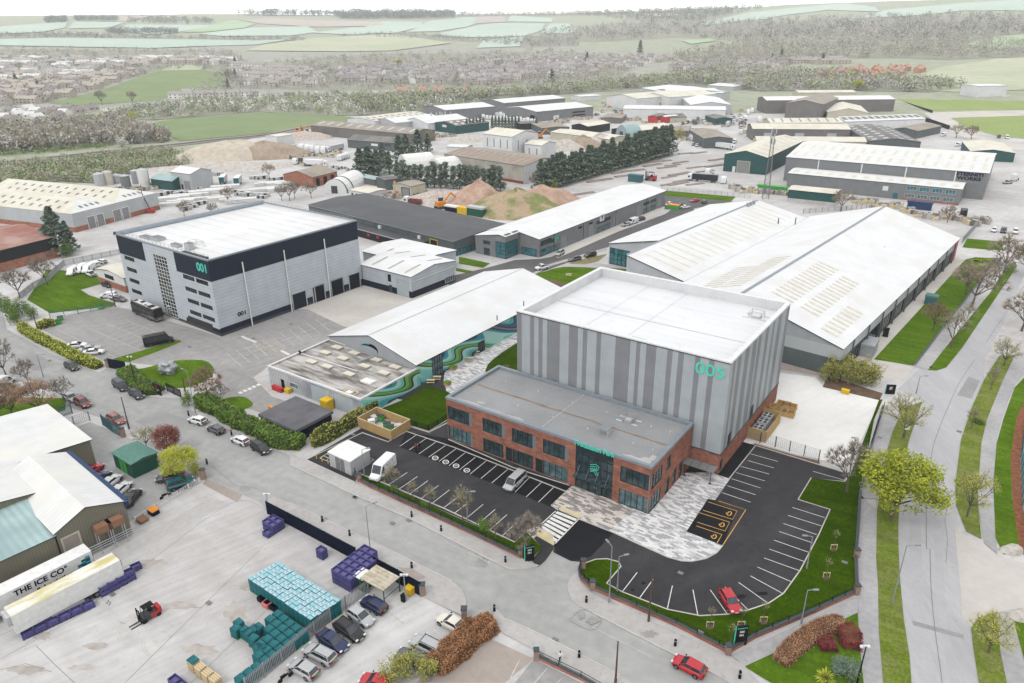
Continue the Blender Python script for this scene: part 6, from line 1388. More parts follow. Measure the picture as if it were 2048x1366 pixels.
S('white storage box building by the railway',Q2,(1075,262),(1195,275),(1292,245),6,.4,'y','clad_white','roof_cream')
x=S('dark green gabled shed with a pale roof and salmon trim in the steel yard',Q5,(32,498),(318,522),(620,412),9,2.6,'y','clad_green','roof_cream',fascia='rooflight',lights=rl(1,7,.1,.9,.006),light='rooflight_grey');x.panel('F',x.w*.33,.1,x.w*.62,6,'shutter','roller_door',frame='wood_pale');x.panel('F',x.w*.22,.1,x.w*.29,3,'white','door')
x=S('very long grey works with a cream-white roof and dark blue ETERNITI WORKS lettering',Q5,(447,520),(1812,630),(1962,502),11.5,3.4,'x','clad_slate','roof_shed',fascia='blue',lights=rl(0,18,.15,.4,.008)+rl(0,18,.6,.85,.008),bands=[(0,11.5,'clad_mid')])
for i,(t,s)in enumerate((('ETERNITI',10.4),('WORKS',8.6))):x.txt('F',x.w-6.9,s,t,1.9,'navy',off=.1,bold=.08,sx=1.35,name='wall_lettering')
for q in(660,955,1258,1598):t=x.at('F',Q5(q,590))[0];b=MB();b.box(0,-.1,0,.5,.2,11.3,'white');x.add('downpipe',b,'F',t,0)
y=S('lower grey office range with upstairs windows, in front of the long lettered works',Q5,(460,628),(1630,738),(1668,692),6.8,.9,'x','clad_slate','roof_shed',fascia='blue',bands=[(0,6.8,'clad_mid')],lights=rl(0,14,.3,.75,.014))
for i,q in enumerate((1255,1342,1430,1520)):t=y.at('F',Q5(q,740))[0];y.win('F',t,4.4,t+4,6.2,3,1,frame='frame_white',glass='glass_teal');y.win('F',t-.3,1.2,t+3.7,2.8,3,1,frame='frame_white',glass='glass_light')
t=y.at('F',Q5(1220,800))[0];y.panel('F',t,0,y.w-.1,.9,'brick_old','brick_base');t=y.at('F',Q5(1092,750))[0];y.panel('F',t,3.2,t+2.2,5.2,'white','wall_sign');t=y.at('F',Q5(1165,770))[0];y.panel('F',t,.1,t+2,2.6,'frame_green','door')
S('green steel store with a pale roof and concrete base in front of the office range',Q5,(462,738),(782,770),(900,748),5.2,.7,'x','clad_green','roof_cream',bands=[(0,1.6,'block'),(1.6,5.2,'clad_green')])
x=S('long shed with a mossy beige roof and three pale doors beyond the green gabled shed',Q5,(222,330),(880,334),None,7.5,2.4,'x','clad_brown','roof_cream',d=22);[x.panel('F',x.w*t,.1,x.w*t+6,5,'shutter_pale','roller_door')for t in(.12,.44,.77)]
S('second long shed with a beige roof behind the mossy one',Q5,(340,290),(830,288),None,8.5,2.2,'x','clad_beige','roof_cream',d=20,lights=rl(0,8,.2,.9,.01),light='grey')
S('low beige-roofed range just behind the works roof',Q5,(250,412),(990,418),None,5.5,2.0,'x','clad_beige','roof_cream',d=14)
S('dark brown gabled shed with a grey sheet roof, tallest at the lane',Q5,(447,156),(695,166),(672,108),12,3.0,'y','clad_brown','roof_cement')
S('very long brown-grey warehouse with a white roof along the far pitch',Q5,(315,138),(1182,130),None,11,2.2,'x','clad_brown','roof_white',d=26,fascia='rust');S('low beige-roofed building half hidden behind the very long warehouse',Q5,(530,86),(920,84),None,9,1.5,'x','clad_beige','roof_cream',d=22)
S('cream gable-roofed shed below the very long warehouse',Q5,(725,218),(1003,224),(965,165),6,3.4,'y','clad_beige','roof_cream');x=S('white-roofed range with solar panels in the middle of the far yard',Q5,(850,282),(1385,262),None,5.5,2.4,'x','clad_white','roof_shed',d=22,lights=rl(0,12,.35,.85,.03),light='grey')
S('grey shed with a brown roof full of pale rooflights beside the works',Q5,(1010,412),(1355,418),(1250,318),6.5,1.8,'y','clad_slate','roof_grey',lights=rl(0,7,.15,.35,.03)+rl(0,7,.6,.8,.03)+rl(1,7,.2,.4,.03)+rl(1,7,.6,.8,.03),light='palegrey')
S('small brown-roofed shed at the left of the pale-rooflight shed',Q5,(885,345),(1000,338),(965,290),5,1.6,'y','clad_brown','roof_cement');S('grey pitched shed right of the pale-rooflight shed',Q5,(1160,330),(1330,345),(1250,290),5,1.6,'y','clad_slate','roof_cement')
S('low shed with a buff sheet roof beside the lane at the right',Q5,(1690,480),(1990,494),(1890,424),5,1.4,'y','clad_green','roof_cream')
x=S('white blocky building with stepped walls beyond the pitches',Q5,(1742,42),(1940,38),None,15,.4,'x','clad_white','roof_white',d=24);x.panel('F',x.w*.4,.1,x.w*.8,4,'black','entrance');S('small white annexe of the blocky building',Q5,(1900,112),(2010,112),None,5,.3,'x','clad_white','roof_white',d=12);S('low red container office right of the blocky white building',Q5,(1965,78),(2022,78),None,5,.2,'x','red','roof_rust',d=6)
for l,a,b_,c,e,ri,ax_,wl_,rf in[('long white shed with a low white roof behind the scrapyard',(920,345),(1832,358),(1870,325),7,1.4,'x','clad_white','roof_white'),('white-roofed gabled shed right of the long white one',(1520,312),(1885,312),(1868,245),8,2.6,'y','clad_pale','roof_white'),('white gabled warehouse left of two near the woods',(775,235),(1040,258),(1000,180),10,3,'y','clad_white','roof_cream'),('white gabled warehouse right of two near the woods',(1075,220),(1322,245),(1250,170),10,3,'y','clad_white','roof_cream'),('grey-fronted white-roofed warehouse nearest the woods',(1200,172),(1370,214),(1560,150),10,2.4,'y','clad_pale','roof_white'),('broad white-roofed warehouse beside the grey-fronted one',(1372,212),(1868,196),(1780,140),10,2.6,'y','clad_pale','roof_white'),('furthest white-roofed warehouse at the tree line',(1670,135),(1900,150),(1880,120),9,1.6,'x','clad_pale','roof_white'),('black-fronted shed with a cream roof, left of two',(460,490),(605,504),(778,470),5.5,1.6,'y','clad_black','roof_cream'),('black-fronted shed with a cream roof, right of two',(815,525),(1002,550),(1222,486),5.5,1.8,'y','clad_black','roof_cream'),('long low cream-roofed shed behind the stone heaps',(270,552),(792,618),(885,580),4.5,1.2,'x','clad_beige','roof_cream'),('narrow red-fronted unit, left of a pair',(1140,412),(1225,416),(1250,390),5,.6,'y','red','roof_grey'),('narrow red-fronted unit, right of a pair',(1240,412),(1290,418),(1312,395),5,.6,'y','red','roof_white'),('cream cottage-like unit with a dark roof by the scrapyard',(1330,425),(1485,418),(1480,398),4,2,'x','clad_beige','roof_grey'),('grey corrugated depot roof in the lorry yard',(1640,612),(1895,610),(1900,530),6,1.2,'y','clad_slate','roof_cement'),('dark-roofed low office range among the white warehouses',(930,300),(1280,292),(1270,265),4.5,2,'x','clad_brown','roof_grey'),('low dark shed before the tanker compound',(0,480),(200,470),(190,450),4.5,.5,'x','clad_black','roof_grey'),('low timber-coloured yard shed left of the red-fronted pair',(720,428),(900,432),(960,395),4,.8,'y','clad_brown','roof_cement'),('grey corrugated low roof behind the white works',(200,520),(440,510),(520,460),4.5,.8,'y','clad_slate','roof_cement'),('brown-roofed garage block in the scrapyard',(1740,435),(1890,432),(1895,400),4.5,1,'y','clad_green','roof_grey'),('white cabin row beyond the far works',(540,238),(725,228),(730,212),6,.4,'x','clad_white','roof_white'),('grey-roofed sales office in the lorry lane',(1310,540),(1500,545),(1490,500),4,.6,'x','clad_brown','roof_cement')]:S(l,Q4,a,b_,c,e,ri,ax_,wl_,rf)
x=Bd.px('factory','pale olive factory with white pitched roofs at the bottom left',N1(275,612),N1(620,455),N1(255,250),6.0)
x.gable(6.0,1.9,'y',wall='clad_olive',roof='roof_shed',over=.4,split=.45);t0,t1=x.at('F',N1(315,660))[0],x.at('F',N1(392,630))[0];x.panel('F',t0,.1,t1,4.4,'concrete_brown','roller_door',frame='clad_beige')
for q in(495,562):t=x.at('F',N1(q,560))[0];b=MB();b.box(0,-1,3.4,2.2,1.4,1.2,'rust');[b.tube((sx,sy,0),(sx,sy,3.4),.07,.07,'palegrey',4)for sx in(-1,1)for sy in(-.4,-1.6)];x.add('wall_cooler',b,'F',t,0)
b=MB();b.box(0,0,5.0,.6,x.d+.6,1.3,'blue');x.add('blue_fascia',b).location=(x.w+.2,x.d/2,0)
b=MB();[b.tube((0,-.5,z),(x.w,-.5,z),.1,.1,'palegrey',5)for z in(.5,.9,1.3)];x.add('wall_pipes',b)
y=Bd('factory','green-roofed olive extension of the factory at the left edge',x.glob((-34,.2,0)),x.ang,33.8,25);y.gable(5.4,.9,'x',wall='clad_olive',roof='roof_green',over=.4)
z=Bd('factory','grey-white rear bay of the factory at the left edge',x.glob((-24,x.d*.55,0)),x.ang,30,x.d*.62);z.gable(5.9,2.2,'y',wall='clad_olive',roof='roof_shed',split=.6);z=Bd('factory','far low bay of the factory with a blue-trimmed eave',x.glob((-16,x.d*1.12,0)),x.ang,30,20);z.gable(5.6,1.2,'y',wall='clad_olive',roof='roof_shed',fascia='blue')
def arch(name,label,a,b,w_,h,m,band=None,cat='tent',n=10):
 A,B=G(*a),G(*b);d=B-A;L_=d.length;root=thing(name,label,cat,A,math.atan2(d.y,d.x));mb=MB()
 P=[(w_/2*math.cos(math.pi*i/n),h*math.sin(math.pi*i/n))for i in range(n+1)]
 for(y0,z0),(y1,z1)in zip(P,P[1:]):mb.quad((0,y0,z0),(L_,y0,z0),(L_,y1,z1),(0,y1,z1),m)
 mb.build('canopy',root,True);[MB().add([(xx,y_,z_)for y_,z_ in P],[tuple(range(n+1))[::(-1 if xx==0 else 1)]],m).build('end_wall',root)for xx in(0,L_)]
 if band:
  for f in(.03,.3,.95):g=MB();[g.quad((L_*f,y0*1.02,z0*1.02),(L_*f+1,y0*1.02,z0*1.02),(L_*f+1,y1*1.02,z1*1.02),(L_*f,y1*1.02,z1*1.02),band)for(y0,z0),(y1,z1)in zip(P,P[1:])];g.build('green_band',root)
 g=MB();g.box(-.06,0,0,.08,w_*.26,h*.55,'darkgrey');g.build('doorway',root);return root
arch('arched_tent','white arched tunnel tent with dark green hoops beside the charcoal roof',Q2(1790,855),Q2(2010,740),12,6.5,'white','dkgreen')
arch('white_dome','white domed store behind the pine row, left of two',Q3(640,830),Q3(930,800),15,9,'white',cat='dome');arch('white_dome','white domed store behind the pine row, right of two',Q3(970,880),Q3(1200,840),15,9,'white',cat='dome');arch('arched_tent','pale turquoise arched store behind the conifer row',Q4(900,620),Q4(1030,610),16,10,'roof_green')
def tank(label,q,r,h,m):p=G(*q);b=MB();b.tube((0,0,0),(0,0,h),r,r,m,18);b.tube((0,0,h),(0,0,h+r*.3),r,.2,'palegrey',18);t=thing('storage_tank',label,'tank',p);b.build('shell',t,False);l=MB();[l.tube((r+.15,s,0),(r+.15,s,h+.6),.05,.05,'steel',4)for s in(-.25,.25)];l.tube((r+.15,0,h+.6),(0,0,h+.6),.05,.05,'steel',4);l.build('ladder',t)
for l,x_,y_,r_,h_,m_ in[('pale grey tank leftmost behind the dock warehouse',920,870,2.6,6,'palegrey'),('cream tank with a rusty side behind the dock warehouse',995,860,2.5,6.4,'rooflight'),('short pale tank beside the rusty cream one',1070,845,2.6,4,'palegrey'),('slate box-like tank in the pipe yard',1155,890,2.3,6,'steel'),('grey tank right of the slate one',1250,850,2.2,6.5,'galv'),('tall white silo nearest the green-roofed shed',1325,890,2.6,9,'white')]:tank(l,Q1(x_,y_),r_,h_,m_)
p=G(*Q5(305,800));root=thing('telecom_mast','tall grey lattice mast with antennas behind the white sheds','mast',p);b=MB();H_=30
for i in range(4):
 a=math.pi/2*i+.6;c=lambda z,k:Vector((math.cos(math.pi/2*k+.6),math.sin(math.pi/2*k+.6),0))*(1.9-1.3*z/H_)+Vector((0,0,z))
 b.tube(c(0,i),c(H_,i),.12,.09,'grey',4)
 for k in range(14):b.tube(c(k*H_/14,i),c((k+1)*H_/14,i+1),.06,.06,'grey',4,False);b.tube(c((k+1)*H_/14,i),c((k+1)*H_/14,i+1),.05,.05,'grey',4,False)
b.build('lattice',root)
for k in range(9):b=MB();a=k*.7;b.box(1.1*math.cos(a),1.1*math.sin(a),H_-6+2.2*(k%3),.35,.35,2.0,'palegrey');b.build('antenna',root)
def heap(label,q,rx,ry,h,m,seed,name='spoil_heap',rz=0,cat='heap',steep=1.25,z=None):
 p=GT(*q);b=MB();n,k=40,14;vs=[]
 for j in range(k+1):
  t=j/k
  for i in range(n):
   a=6.2832*i/n;nn=noise.noise(Vector((math.cos(a)*1.3+seed,math.sin(a)*1.3,t*2.5)));R_=t*(1+.22*nn);zz=h*max(0,1-t**steep)*(1+.16*nn)if j<k else 0
   vs.append((rx*R_*math.cos(a),ry*R_*math.sin(a),zz))
 fs=[(j*n+i,(j+1)*n+i,(j+1)*n+(i+1)%n,j*n+(i+1)%n)for j in range(k)for i in range(n)];b.add(vs,fs,m);o=b.build(name,None,True,p);o.rotation_euler=(0,0,rz);return tag(o,label,cat)
mat('sand_pale',(206,198,182),.95,scale=.3,col2=(186,176,160),amount=1,fine=.12,bump=.5);mat('sand_dark',(176,160,142),.95,scale=.4,col2=(156,140,124),amount=1,fine=.15,bump=.6);mat('soil_pink',(196,168,150),.95,scale=.35,col2=(170,140,122),amount=1,fine=.15,bump=.7);mat('soil_grassy',(176,156,130),.95,scale=.12,col2=(128,134,84),amount=1,fine=.2,bump=.5,ramp=(.45,.58));mat('stone_pale',(206,202,196),.95,scale=.5,col2=(176,168,158),amount=1,fine=.25,bump=.7)
heap('large flat-topped pale sand heap in the aggregate yard',Q2(740,480),33,22,9,'sand_pale',1,'sand_heap',.3,steep=2.6);heap('darker crumbling flank of sand right of the pale heap',Q2(1080,470),26,18,8.5,'sand_dark',2,'sand_heap',.2,steep=1.9);heap('low wide grey gravel bank before the pale sand heap',Q2(650,600),42,12,3.5,'stone_pale',3,'gravel_heap',.1,steep=2)
heap('conical pinkish soil heap behind the yellow skips',Q3(1410,1175),15,13,10.5,'soil_pink',4,rz=.4);heap('broad brown heap partly grown with grass behind the long unit',Q3(1800,1215),24,20,8.5,'soil_grassy',5,rz=.5);heap('tan crest of the broad brown heap',Q4(200,1190),20,14,8.2,'soil_pink',6,rz=.6);heap('pile of pink and white demolition rubble',Q3(1040,1130),20,10,4.5,'rubble',7,'rubble_heap',.2,steep=1.6);heap('white plaster rubble in front of the pink rubble',Q3(930,1160),10,5,2.4,'stone_pale',8,'rubble_heap')
heap('stone heap left of three behind the conifer row',Q4(400,705),14,11,7,'stone_pale',9,'stone_heap');heap('sandy stone heap, middle of three behind the conifers',Q4(560,690),14,11,7.5,'sand_dark',10,'stone_heap');heap('grey stone heap, right of three behind the conifers',Q4(720,660),16,11,7,'stone_pale',11,'stone_heap');heap('mixed scrap and rubble heap with orange diggers by the railway',Q2(1480,290),24,12,5,'rubble',12,'rubble_heap',steep=1.6);heap('pale stone stock beside the white works',Q3(1320,520),14,10,5,'stone_pale',13,'stone_heap')
#fields, railway, woods and the town beyond
D1=lambda n,m,f,*p,off=.15,st=60:drape(n,fr(f,*p),m,off,st)
mat('meadow',(134,150,108),1,scale=.03,col2=(124,140,98),amount=1,fine=.1);mat('pitch',(150,166,100),1,scale=.03,col2=(140,156,92),amount=1,fine=.1);mat('town_ground',(172,170,164),.95,scale=.05,col2=(152,156,140),amount=1,fine=.2)
D1('town_ground','town_ground',Q6,(-300,140),(500,150),(1500,150),(2048,110),(3200,130),(4600,130),(5400,180),(5900,330),(5300,500),(4300,520),(2600,560),(1400,640),(1000,640),(-300,800),off=.3)
D1('playing_field','meadow',F1,(280,606),(440,570),(640,515),(800,455),(920,420),(1010,382),(1205,382),(1205,415),(1330,430),(1310,512),(1065,520),(1010,560),(930,590),(700,605),(420,622),off=.6)
D1('bowling_green','field_straw',F1,(1010,384),(1200,384),(1175,412),(940,416),off=.9)
D1('meadow','meadow',F1,(890,720),(1040,692),(1500,662),(1800,660),(2090,690),(2048,712),(1800,745),(1520,785),(1050,828),(980,790),off=.3)
D1('meadow','meadow',F1,(-200,770),(150,745),(560,690),(740,675),(760,720),(500,760),(-200,800),off=.35)
D1('pitch','pitch',F3,(1300,580),(1720,585),(2300,600),(2300,640),(1520,648),off=.1);D1('pitch','pitch',F3,(1620,685),(2300,672),(2300,835),(1900,800),(1700,740),off=.1)
D1('hill_field','field_straw',F3,(1270,495),(1560,395),(1900,345),(2300,320),(2300,520),(1640,540),(1500,530),off=.5);D1('hill_field','field',F3,(1700,260),(1900,215),(2300,185),(2300,260),(1900,290),off=1)
D1('lane','concrete_pale',F3,(1460,660),(1600,655),(2300,640),(2300,668),(1620,690),(1700,760),(1900,830),(2300,870),(2300,910),(1800,860),(1560,740),off=.12)
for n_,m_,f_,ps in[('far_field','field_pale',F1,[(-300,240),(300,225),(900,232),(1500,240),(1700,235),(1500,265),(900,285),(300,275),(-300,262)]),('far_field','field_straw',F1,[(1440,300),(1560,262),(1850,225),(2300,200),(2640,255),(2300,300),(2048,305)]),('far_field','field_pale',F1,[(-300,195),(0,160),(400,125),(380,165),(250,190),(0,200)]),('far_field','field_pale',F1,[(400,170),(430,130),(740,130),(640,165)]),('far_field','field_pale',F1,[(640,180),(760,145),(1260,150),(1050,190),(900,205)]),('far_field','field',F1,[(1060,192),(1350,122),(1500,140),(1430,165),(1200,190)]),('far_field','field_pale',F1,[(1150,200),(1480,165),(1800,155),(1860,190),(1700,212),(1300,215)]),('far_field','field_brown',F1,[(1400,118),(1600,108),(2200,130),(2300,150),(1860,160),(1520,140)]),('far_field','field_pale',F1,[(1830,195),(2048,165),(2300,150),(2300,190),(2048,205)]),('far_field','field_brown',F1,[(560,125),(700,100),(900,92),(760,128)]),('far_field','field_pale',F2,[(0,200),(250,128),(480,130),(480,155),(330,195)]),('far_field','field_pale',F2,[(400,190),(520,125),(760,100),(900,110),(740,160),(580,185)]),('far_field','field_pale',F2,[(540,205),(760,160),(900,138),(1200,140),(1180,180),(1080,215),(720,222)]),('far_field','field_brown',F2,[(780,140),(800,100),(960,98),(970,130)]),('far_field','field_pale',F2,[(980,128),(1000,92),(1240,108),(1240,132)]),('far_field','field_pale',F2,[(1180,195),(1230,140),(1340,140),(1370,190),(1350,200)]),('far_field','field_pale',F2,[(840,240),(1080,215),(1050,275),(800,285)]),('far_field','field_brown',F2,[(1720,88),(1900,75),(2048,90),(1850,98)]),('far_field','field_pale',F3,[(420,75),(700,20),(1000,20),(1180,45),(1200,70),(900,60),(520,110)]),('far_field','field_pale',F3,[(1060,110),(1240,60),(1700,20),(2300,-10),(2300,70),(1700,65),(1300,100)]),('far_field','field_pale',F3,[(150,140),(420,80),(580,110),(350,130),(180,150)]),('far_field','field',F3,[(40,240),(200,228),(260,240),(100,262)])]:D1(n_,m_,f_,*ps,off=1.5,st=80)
rw=[G(*q)for q in fr(Q1,(-900,790),(0,672),(740,592),(1640,498))]+[G(*q)for q in fr(Q2,(500,320),(1080,262),(1400,200),(1700,150))]
rw=[Vector(p)for p in smooth([tuple(p)for p in rw],3)];b=MB();b.strip(rw,13,.15,'ballast',.35);struct(b.build('railway_bed'))
b=MB();[b.strip([p+Vector((0,o,0))for p in rw],.22,.5,'darkgrey',.15)for o in(-3.4,-1.9,1.6,3.1)];struct(b.build('rail'))
mat('wood_floor',(158,156,144),1,scale=.05,col2=(140,140,126),amount=1,fine=.25,detail=9)
def inpoly(x,y,P):
 c=False
 for(x0,y0),(x1,y1)in zip(P,P[1:]+P[:1]):
  if(y0>y)!=(y1>y)and x<(x1-x0)*(y-y0)/(y1-y0)+x0:c=not c
 return c
def rpts(P,n,r):
 xs=[p[0]for p in P];ys=[p[1]for p in P];out=[]
 while len(out)<n:
  x,y=r.uniform(min(xs),max(xs)),r.uniform(min(ys),max(ys))
  if inpoly(x,y,P):out.append((x,y))
 return out
def clump(mb,p,h,w_,r,m,bare,n):
 for _ in range(n):
  o=rv(r);k=r.random()**.4;q=p+Vector((o.x*w_*k,o.y*w_*k,h*.55+o.z*h*.45*k))
  if bare and r.random()<.6:
   s=Vector((r.uniform(-1,1),r.uniform(-1,1),0)).normalized()*h*.05;t=Vector((o.x*.5,o.y*.5,1)).normalized()*h*.3;mb.add([q-s,q+s,q+t],[(0,1,2)],m)
  else:leafquad(mb,q,h*.115,r,m,.25)
 s=Vector((h*.02,0,0));mb.add([p-s,p+s,p+s+Vector((0,0,h*.5)),p-s+Vector((0,0,h*.5))],[(0,1,2,3)],m)
leaf('wood_grey',(190,186,176),(164,160,152));leaf('wood_olive',(186,188,160),(160,164,136));leaf('wood_green',(172,184,140),(142,156,112));leaf('wood_dark',(140,150,142),(116,126,120));leaf('scrub_brown',(178,164,142),(150,138,118))  # distance haze put into these pale woodland colours
def mass(name,label,f,P,n,h,ms,seed,bare=.5,k=20,wr=.42):
 r=random.Random(seed);b=MB()
 for x,y in rpts(P,int(n*1.35),r):
  p=GT(*f(x,y))
  if p is None:continue
  hh=h*r.uniform(.65,1.2);clump(b,p,hh,hh*wr*r.uniform(.8,1.3),r,r.choice(ms),r.random()<bare*.6,int(k*1.6))
 if n>=300:D1('woodland_floor','wood_floor',f,*P,off=.4,st=90)
 return stuff(b.build(name),label,'woodland')
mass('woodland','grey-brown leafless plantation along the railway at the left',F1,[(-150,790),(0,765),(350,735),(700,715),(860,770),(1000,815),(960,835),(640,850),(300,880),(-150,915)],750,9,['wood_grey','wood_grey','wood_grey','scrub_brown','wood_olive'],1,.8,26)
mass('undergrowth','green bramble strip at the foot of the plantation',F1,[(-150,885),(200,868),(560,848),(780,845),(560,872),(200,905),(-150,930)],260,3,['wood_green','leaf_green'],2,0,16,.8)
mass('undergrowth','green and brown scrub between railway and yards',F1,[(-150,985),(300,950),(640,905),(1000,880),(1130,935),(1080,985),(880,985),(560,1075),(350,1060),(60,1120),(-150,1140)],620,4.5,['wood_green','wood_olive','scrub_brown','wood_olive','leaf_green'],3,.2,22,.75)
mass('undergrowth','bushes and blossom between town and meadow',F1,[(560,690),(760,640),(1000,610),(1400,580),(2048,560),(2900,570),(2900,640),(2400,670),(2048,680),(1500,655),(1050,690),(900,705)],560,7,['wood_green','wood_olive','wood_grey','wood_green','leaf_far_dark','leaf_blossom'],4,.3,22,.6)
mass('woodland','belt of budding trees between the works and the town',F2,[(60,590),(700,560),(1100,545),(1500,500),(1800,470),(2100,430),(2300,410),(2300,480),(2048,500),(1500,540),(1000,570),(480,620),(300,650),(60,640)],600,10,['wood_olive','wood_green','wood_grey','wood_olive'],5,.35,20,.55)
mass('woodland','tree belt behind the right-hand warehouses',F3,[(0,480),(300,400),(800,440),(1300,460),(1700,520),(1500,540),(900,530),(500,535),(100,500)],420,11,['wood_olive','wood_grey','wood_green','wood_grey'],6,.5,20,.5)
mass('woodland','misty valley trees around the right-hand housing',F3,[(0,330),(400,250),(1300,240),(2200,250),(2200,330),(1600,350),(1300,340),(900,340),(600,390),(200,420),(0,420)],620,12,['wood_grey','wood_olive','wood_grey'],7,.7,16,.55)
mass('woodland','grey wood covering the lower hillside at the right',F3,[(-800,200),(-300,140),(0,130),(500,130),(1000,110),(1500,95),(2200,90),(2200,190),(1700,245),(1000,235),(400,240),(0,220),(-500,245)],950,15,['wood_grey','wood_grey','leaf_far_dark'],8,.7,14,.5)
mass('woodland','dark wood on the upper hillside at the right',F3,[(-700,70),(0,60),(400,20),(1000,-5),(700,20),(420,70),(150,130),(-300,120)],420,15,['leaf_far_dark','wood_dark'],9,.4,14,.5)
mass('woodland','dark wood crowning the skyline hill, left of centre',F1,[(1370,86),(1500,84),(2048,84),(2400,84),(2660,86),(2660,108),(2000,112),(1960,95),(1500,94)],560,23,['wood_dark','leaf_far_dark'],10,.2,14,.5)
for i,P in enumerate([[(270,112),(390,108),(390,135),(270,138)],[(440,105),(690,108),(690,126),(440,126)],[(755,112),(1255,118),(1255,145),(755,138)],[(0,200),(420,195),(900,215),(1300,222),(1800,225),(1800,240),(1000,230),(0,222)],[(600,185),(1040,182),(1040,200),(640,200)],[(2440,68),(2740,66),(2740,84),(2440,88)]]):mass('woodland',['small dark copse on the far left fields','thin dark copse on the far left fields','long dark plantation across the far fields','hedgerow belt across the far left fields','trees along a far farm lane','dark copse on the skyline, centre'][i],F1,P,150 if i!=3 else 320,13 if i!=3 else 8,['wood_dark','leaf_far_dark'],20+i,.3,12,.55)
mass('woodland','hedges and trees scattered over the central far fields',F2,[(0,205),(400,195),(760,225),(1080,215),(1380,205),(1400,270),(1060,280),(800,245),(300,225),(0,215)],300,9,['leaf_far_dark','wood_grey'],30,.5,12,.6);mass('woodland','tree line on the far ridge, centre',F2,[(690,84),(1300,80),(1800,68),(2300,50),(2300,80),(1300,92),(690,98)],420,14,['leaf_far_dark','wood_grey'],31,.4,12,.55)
mass('woodland','garden trees crowded between the town houses',Q6,[(-200,150),(800,165),(1900,165),(2048,280),(3000,200),(4600,170),(5300,260),(5000,420),(4000,470),(2700,500),(2000,480),(1900,560),(1500,600),(1600,470),(1850,330),(1300,330),(700,500),(380,600),(-200,640)],1300,8,['wood_grey','wood_olive','leaf_far_dark','wood_grey'],32,.4,16,.62)
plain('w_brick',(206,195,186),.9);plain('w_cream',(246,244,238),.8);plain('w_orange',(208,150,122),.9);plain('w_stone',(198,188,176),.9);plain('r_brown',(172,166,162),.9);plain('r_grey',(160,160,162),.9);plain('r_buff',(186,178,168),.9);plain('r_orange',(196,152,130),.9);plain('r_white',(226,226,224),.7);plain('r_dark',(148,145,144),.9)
HM={}
def house_mesh(kind):
 """(walls, roof, chimney) shared by every house of a kind"""
 if kind in HM:return HM[kind]
 typ,wm,rm=kind;L_,W_,e,rs={'semi':(12,8,5.2,2.8),'row':(26,8,5.2,2.6),'bung':(11,8,2.8,2.6),'det':(9,8,5,3)}[typ]
 b=MB();b.box(0,0,-1.5,L_,W_,e+1.5,wm);[b.add([(x,-W_/2,e),(x,W_/2,e),(x,0,e+rs)],[(0,1,2)if x>0 else(2,1,0)],wm)for x in(-L_/2,L_/2)]
 n=max(2,int(L_/4.5))
 for i in range(n):
  for z in((.9,)if e<4 else(.9,3.5)):
   for s in(-1,1):x=-L_/2+(i+.5)*L_/n;y=s*(W_/2+.03);b.add([(x-.7,y,z),(x+.7,y,z),(x+.7,y,z+1.2),(x-.7,y,z+1.2)],[(0,1,2,3)[::-s]],'glass_black')
 r=MB();o=.35
 for s in(-1,1):
  q=[(-L_/2-.2,s*(W_/2+o),e-.2),(L_/2+.2,s*(W_/2+o),e-.2),(L_/2+.2,0,e+rs+.12),(-L_/2-.2,0,e+rs+.12)];r.quad(*(q if s<0 else q[::-1]),rm)
 c=MB();[c.box(x,.5,e+rs-.6,.9,.7,1.6,'redbrown' if wm!='w_cream' else 'r_brown')for x in((.5,)if typ!='det' else(2.5,))]
 bo=[m.build(nm)for m,nm in((b,'house'),(r,'roof'),(c,'chimney'))];HM[kind]=[o_.data for o_ in bo];[bpy.data.objects.remove(o_)for o_ in bo];return HM[kind]
BULK=[]
def house(p,kind,rz,label,group):
 ms_=house_mesh(kind);o=bpy.data.objects.new('house',ms_[0]);COL.objects.link(o);o.location=p;o.rotation_euler=(0,0,rz);tag(o,label,'house',group)
 for nm,me in(('roof',ms_[1]),('chimney',ms_[2])):c=bpy.data.objects.new(nm,me);COL.objects.link(c);c.parent=o
hr=random.Random(12);PL=[]
def town(f,P,n,kinds,rz,label,group,sp=15):
 k=0
 for x,y in sorted(rpts(P,n*6,hr),key=lambda q:-q[1]):
  if k>=n:break
  p=GT(*f(x,y))
  if p is None or any((p.x-a)**2+(p.y-b)**2<sp*sp for a,b in PL):continue
  PL.append((p.x,p.y));k+=1;TOWN.append((p,hr.choice(kinds),rz+hr.choice((0,0,0,math.pi/2))+hr.uniform(-.12,.12),label,group))
TOWN=[]
for i in range(7):TOWN.append((GT(*Q6(1490+i*88+(30 if i>3 else 0),562-i*3)),('row','w_cream','r_brown'),.02,'long cream terrace with a brown roof below the playing field','cream terraces below the playing field'))
for i,(x,y,n)in enumerate([(1950,300,4),(1960,345,5),(2050,385,4),(2250,330,3)]):
 for k in range(n):TOWN.append((GT(*Q6(x+k*105,y+4*k)),('row','w_cream','r_brown'),.04,'cream terrace with a brown roof right of the playing field','cream terraces right of the playing field'))
PL+=[(t[0].x,t[0].y)for t in TOWN]
b_=('semi','w_brick','r_brown');c_=('semi','w_cream','r_brown');d_=('row','w_stone','r_buff')
town(Q6,[(-150,480),(250,420),(700,380),(1300,300),(1250,340),(800,480),(390,590),(-150,640)],120,[('semi','w_stone','r_buff'),('row','w_stone','r_buff'),('bung','w_stone','r_buff'),('semi','w_brick','r_dark')],-.35,'buff-roofed house in the estate left of the playing field','buff-roofed houses left of the playing field',14)
town(Q6,[(-150,600),(400,590),(600,640),(820,660),(500,720),(-150,760)],22,[('bung','w_cream','r_white'),('bung','w_stone','r_dark')],-.3,'small white-roofed shed or bungalow among the allotments at the left','white-roofed allotment sheds',15)
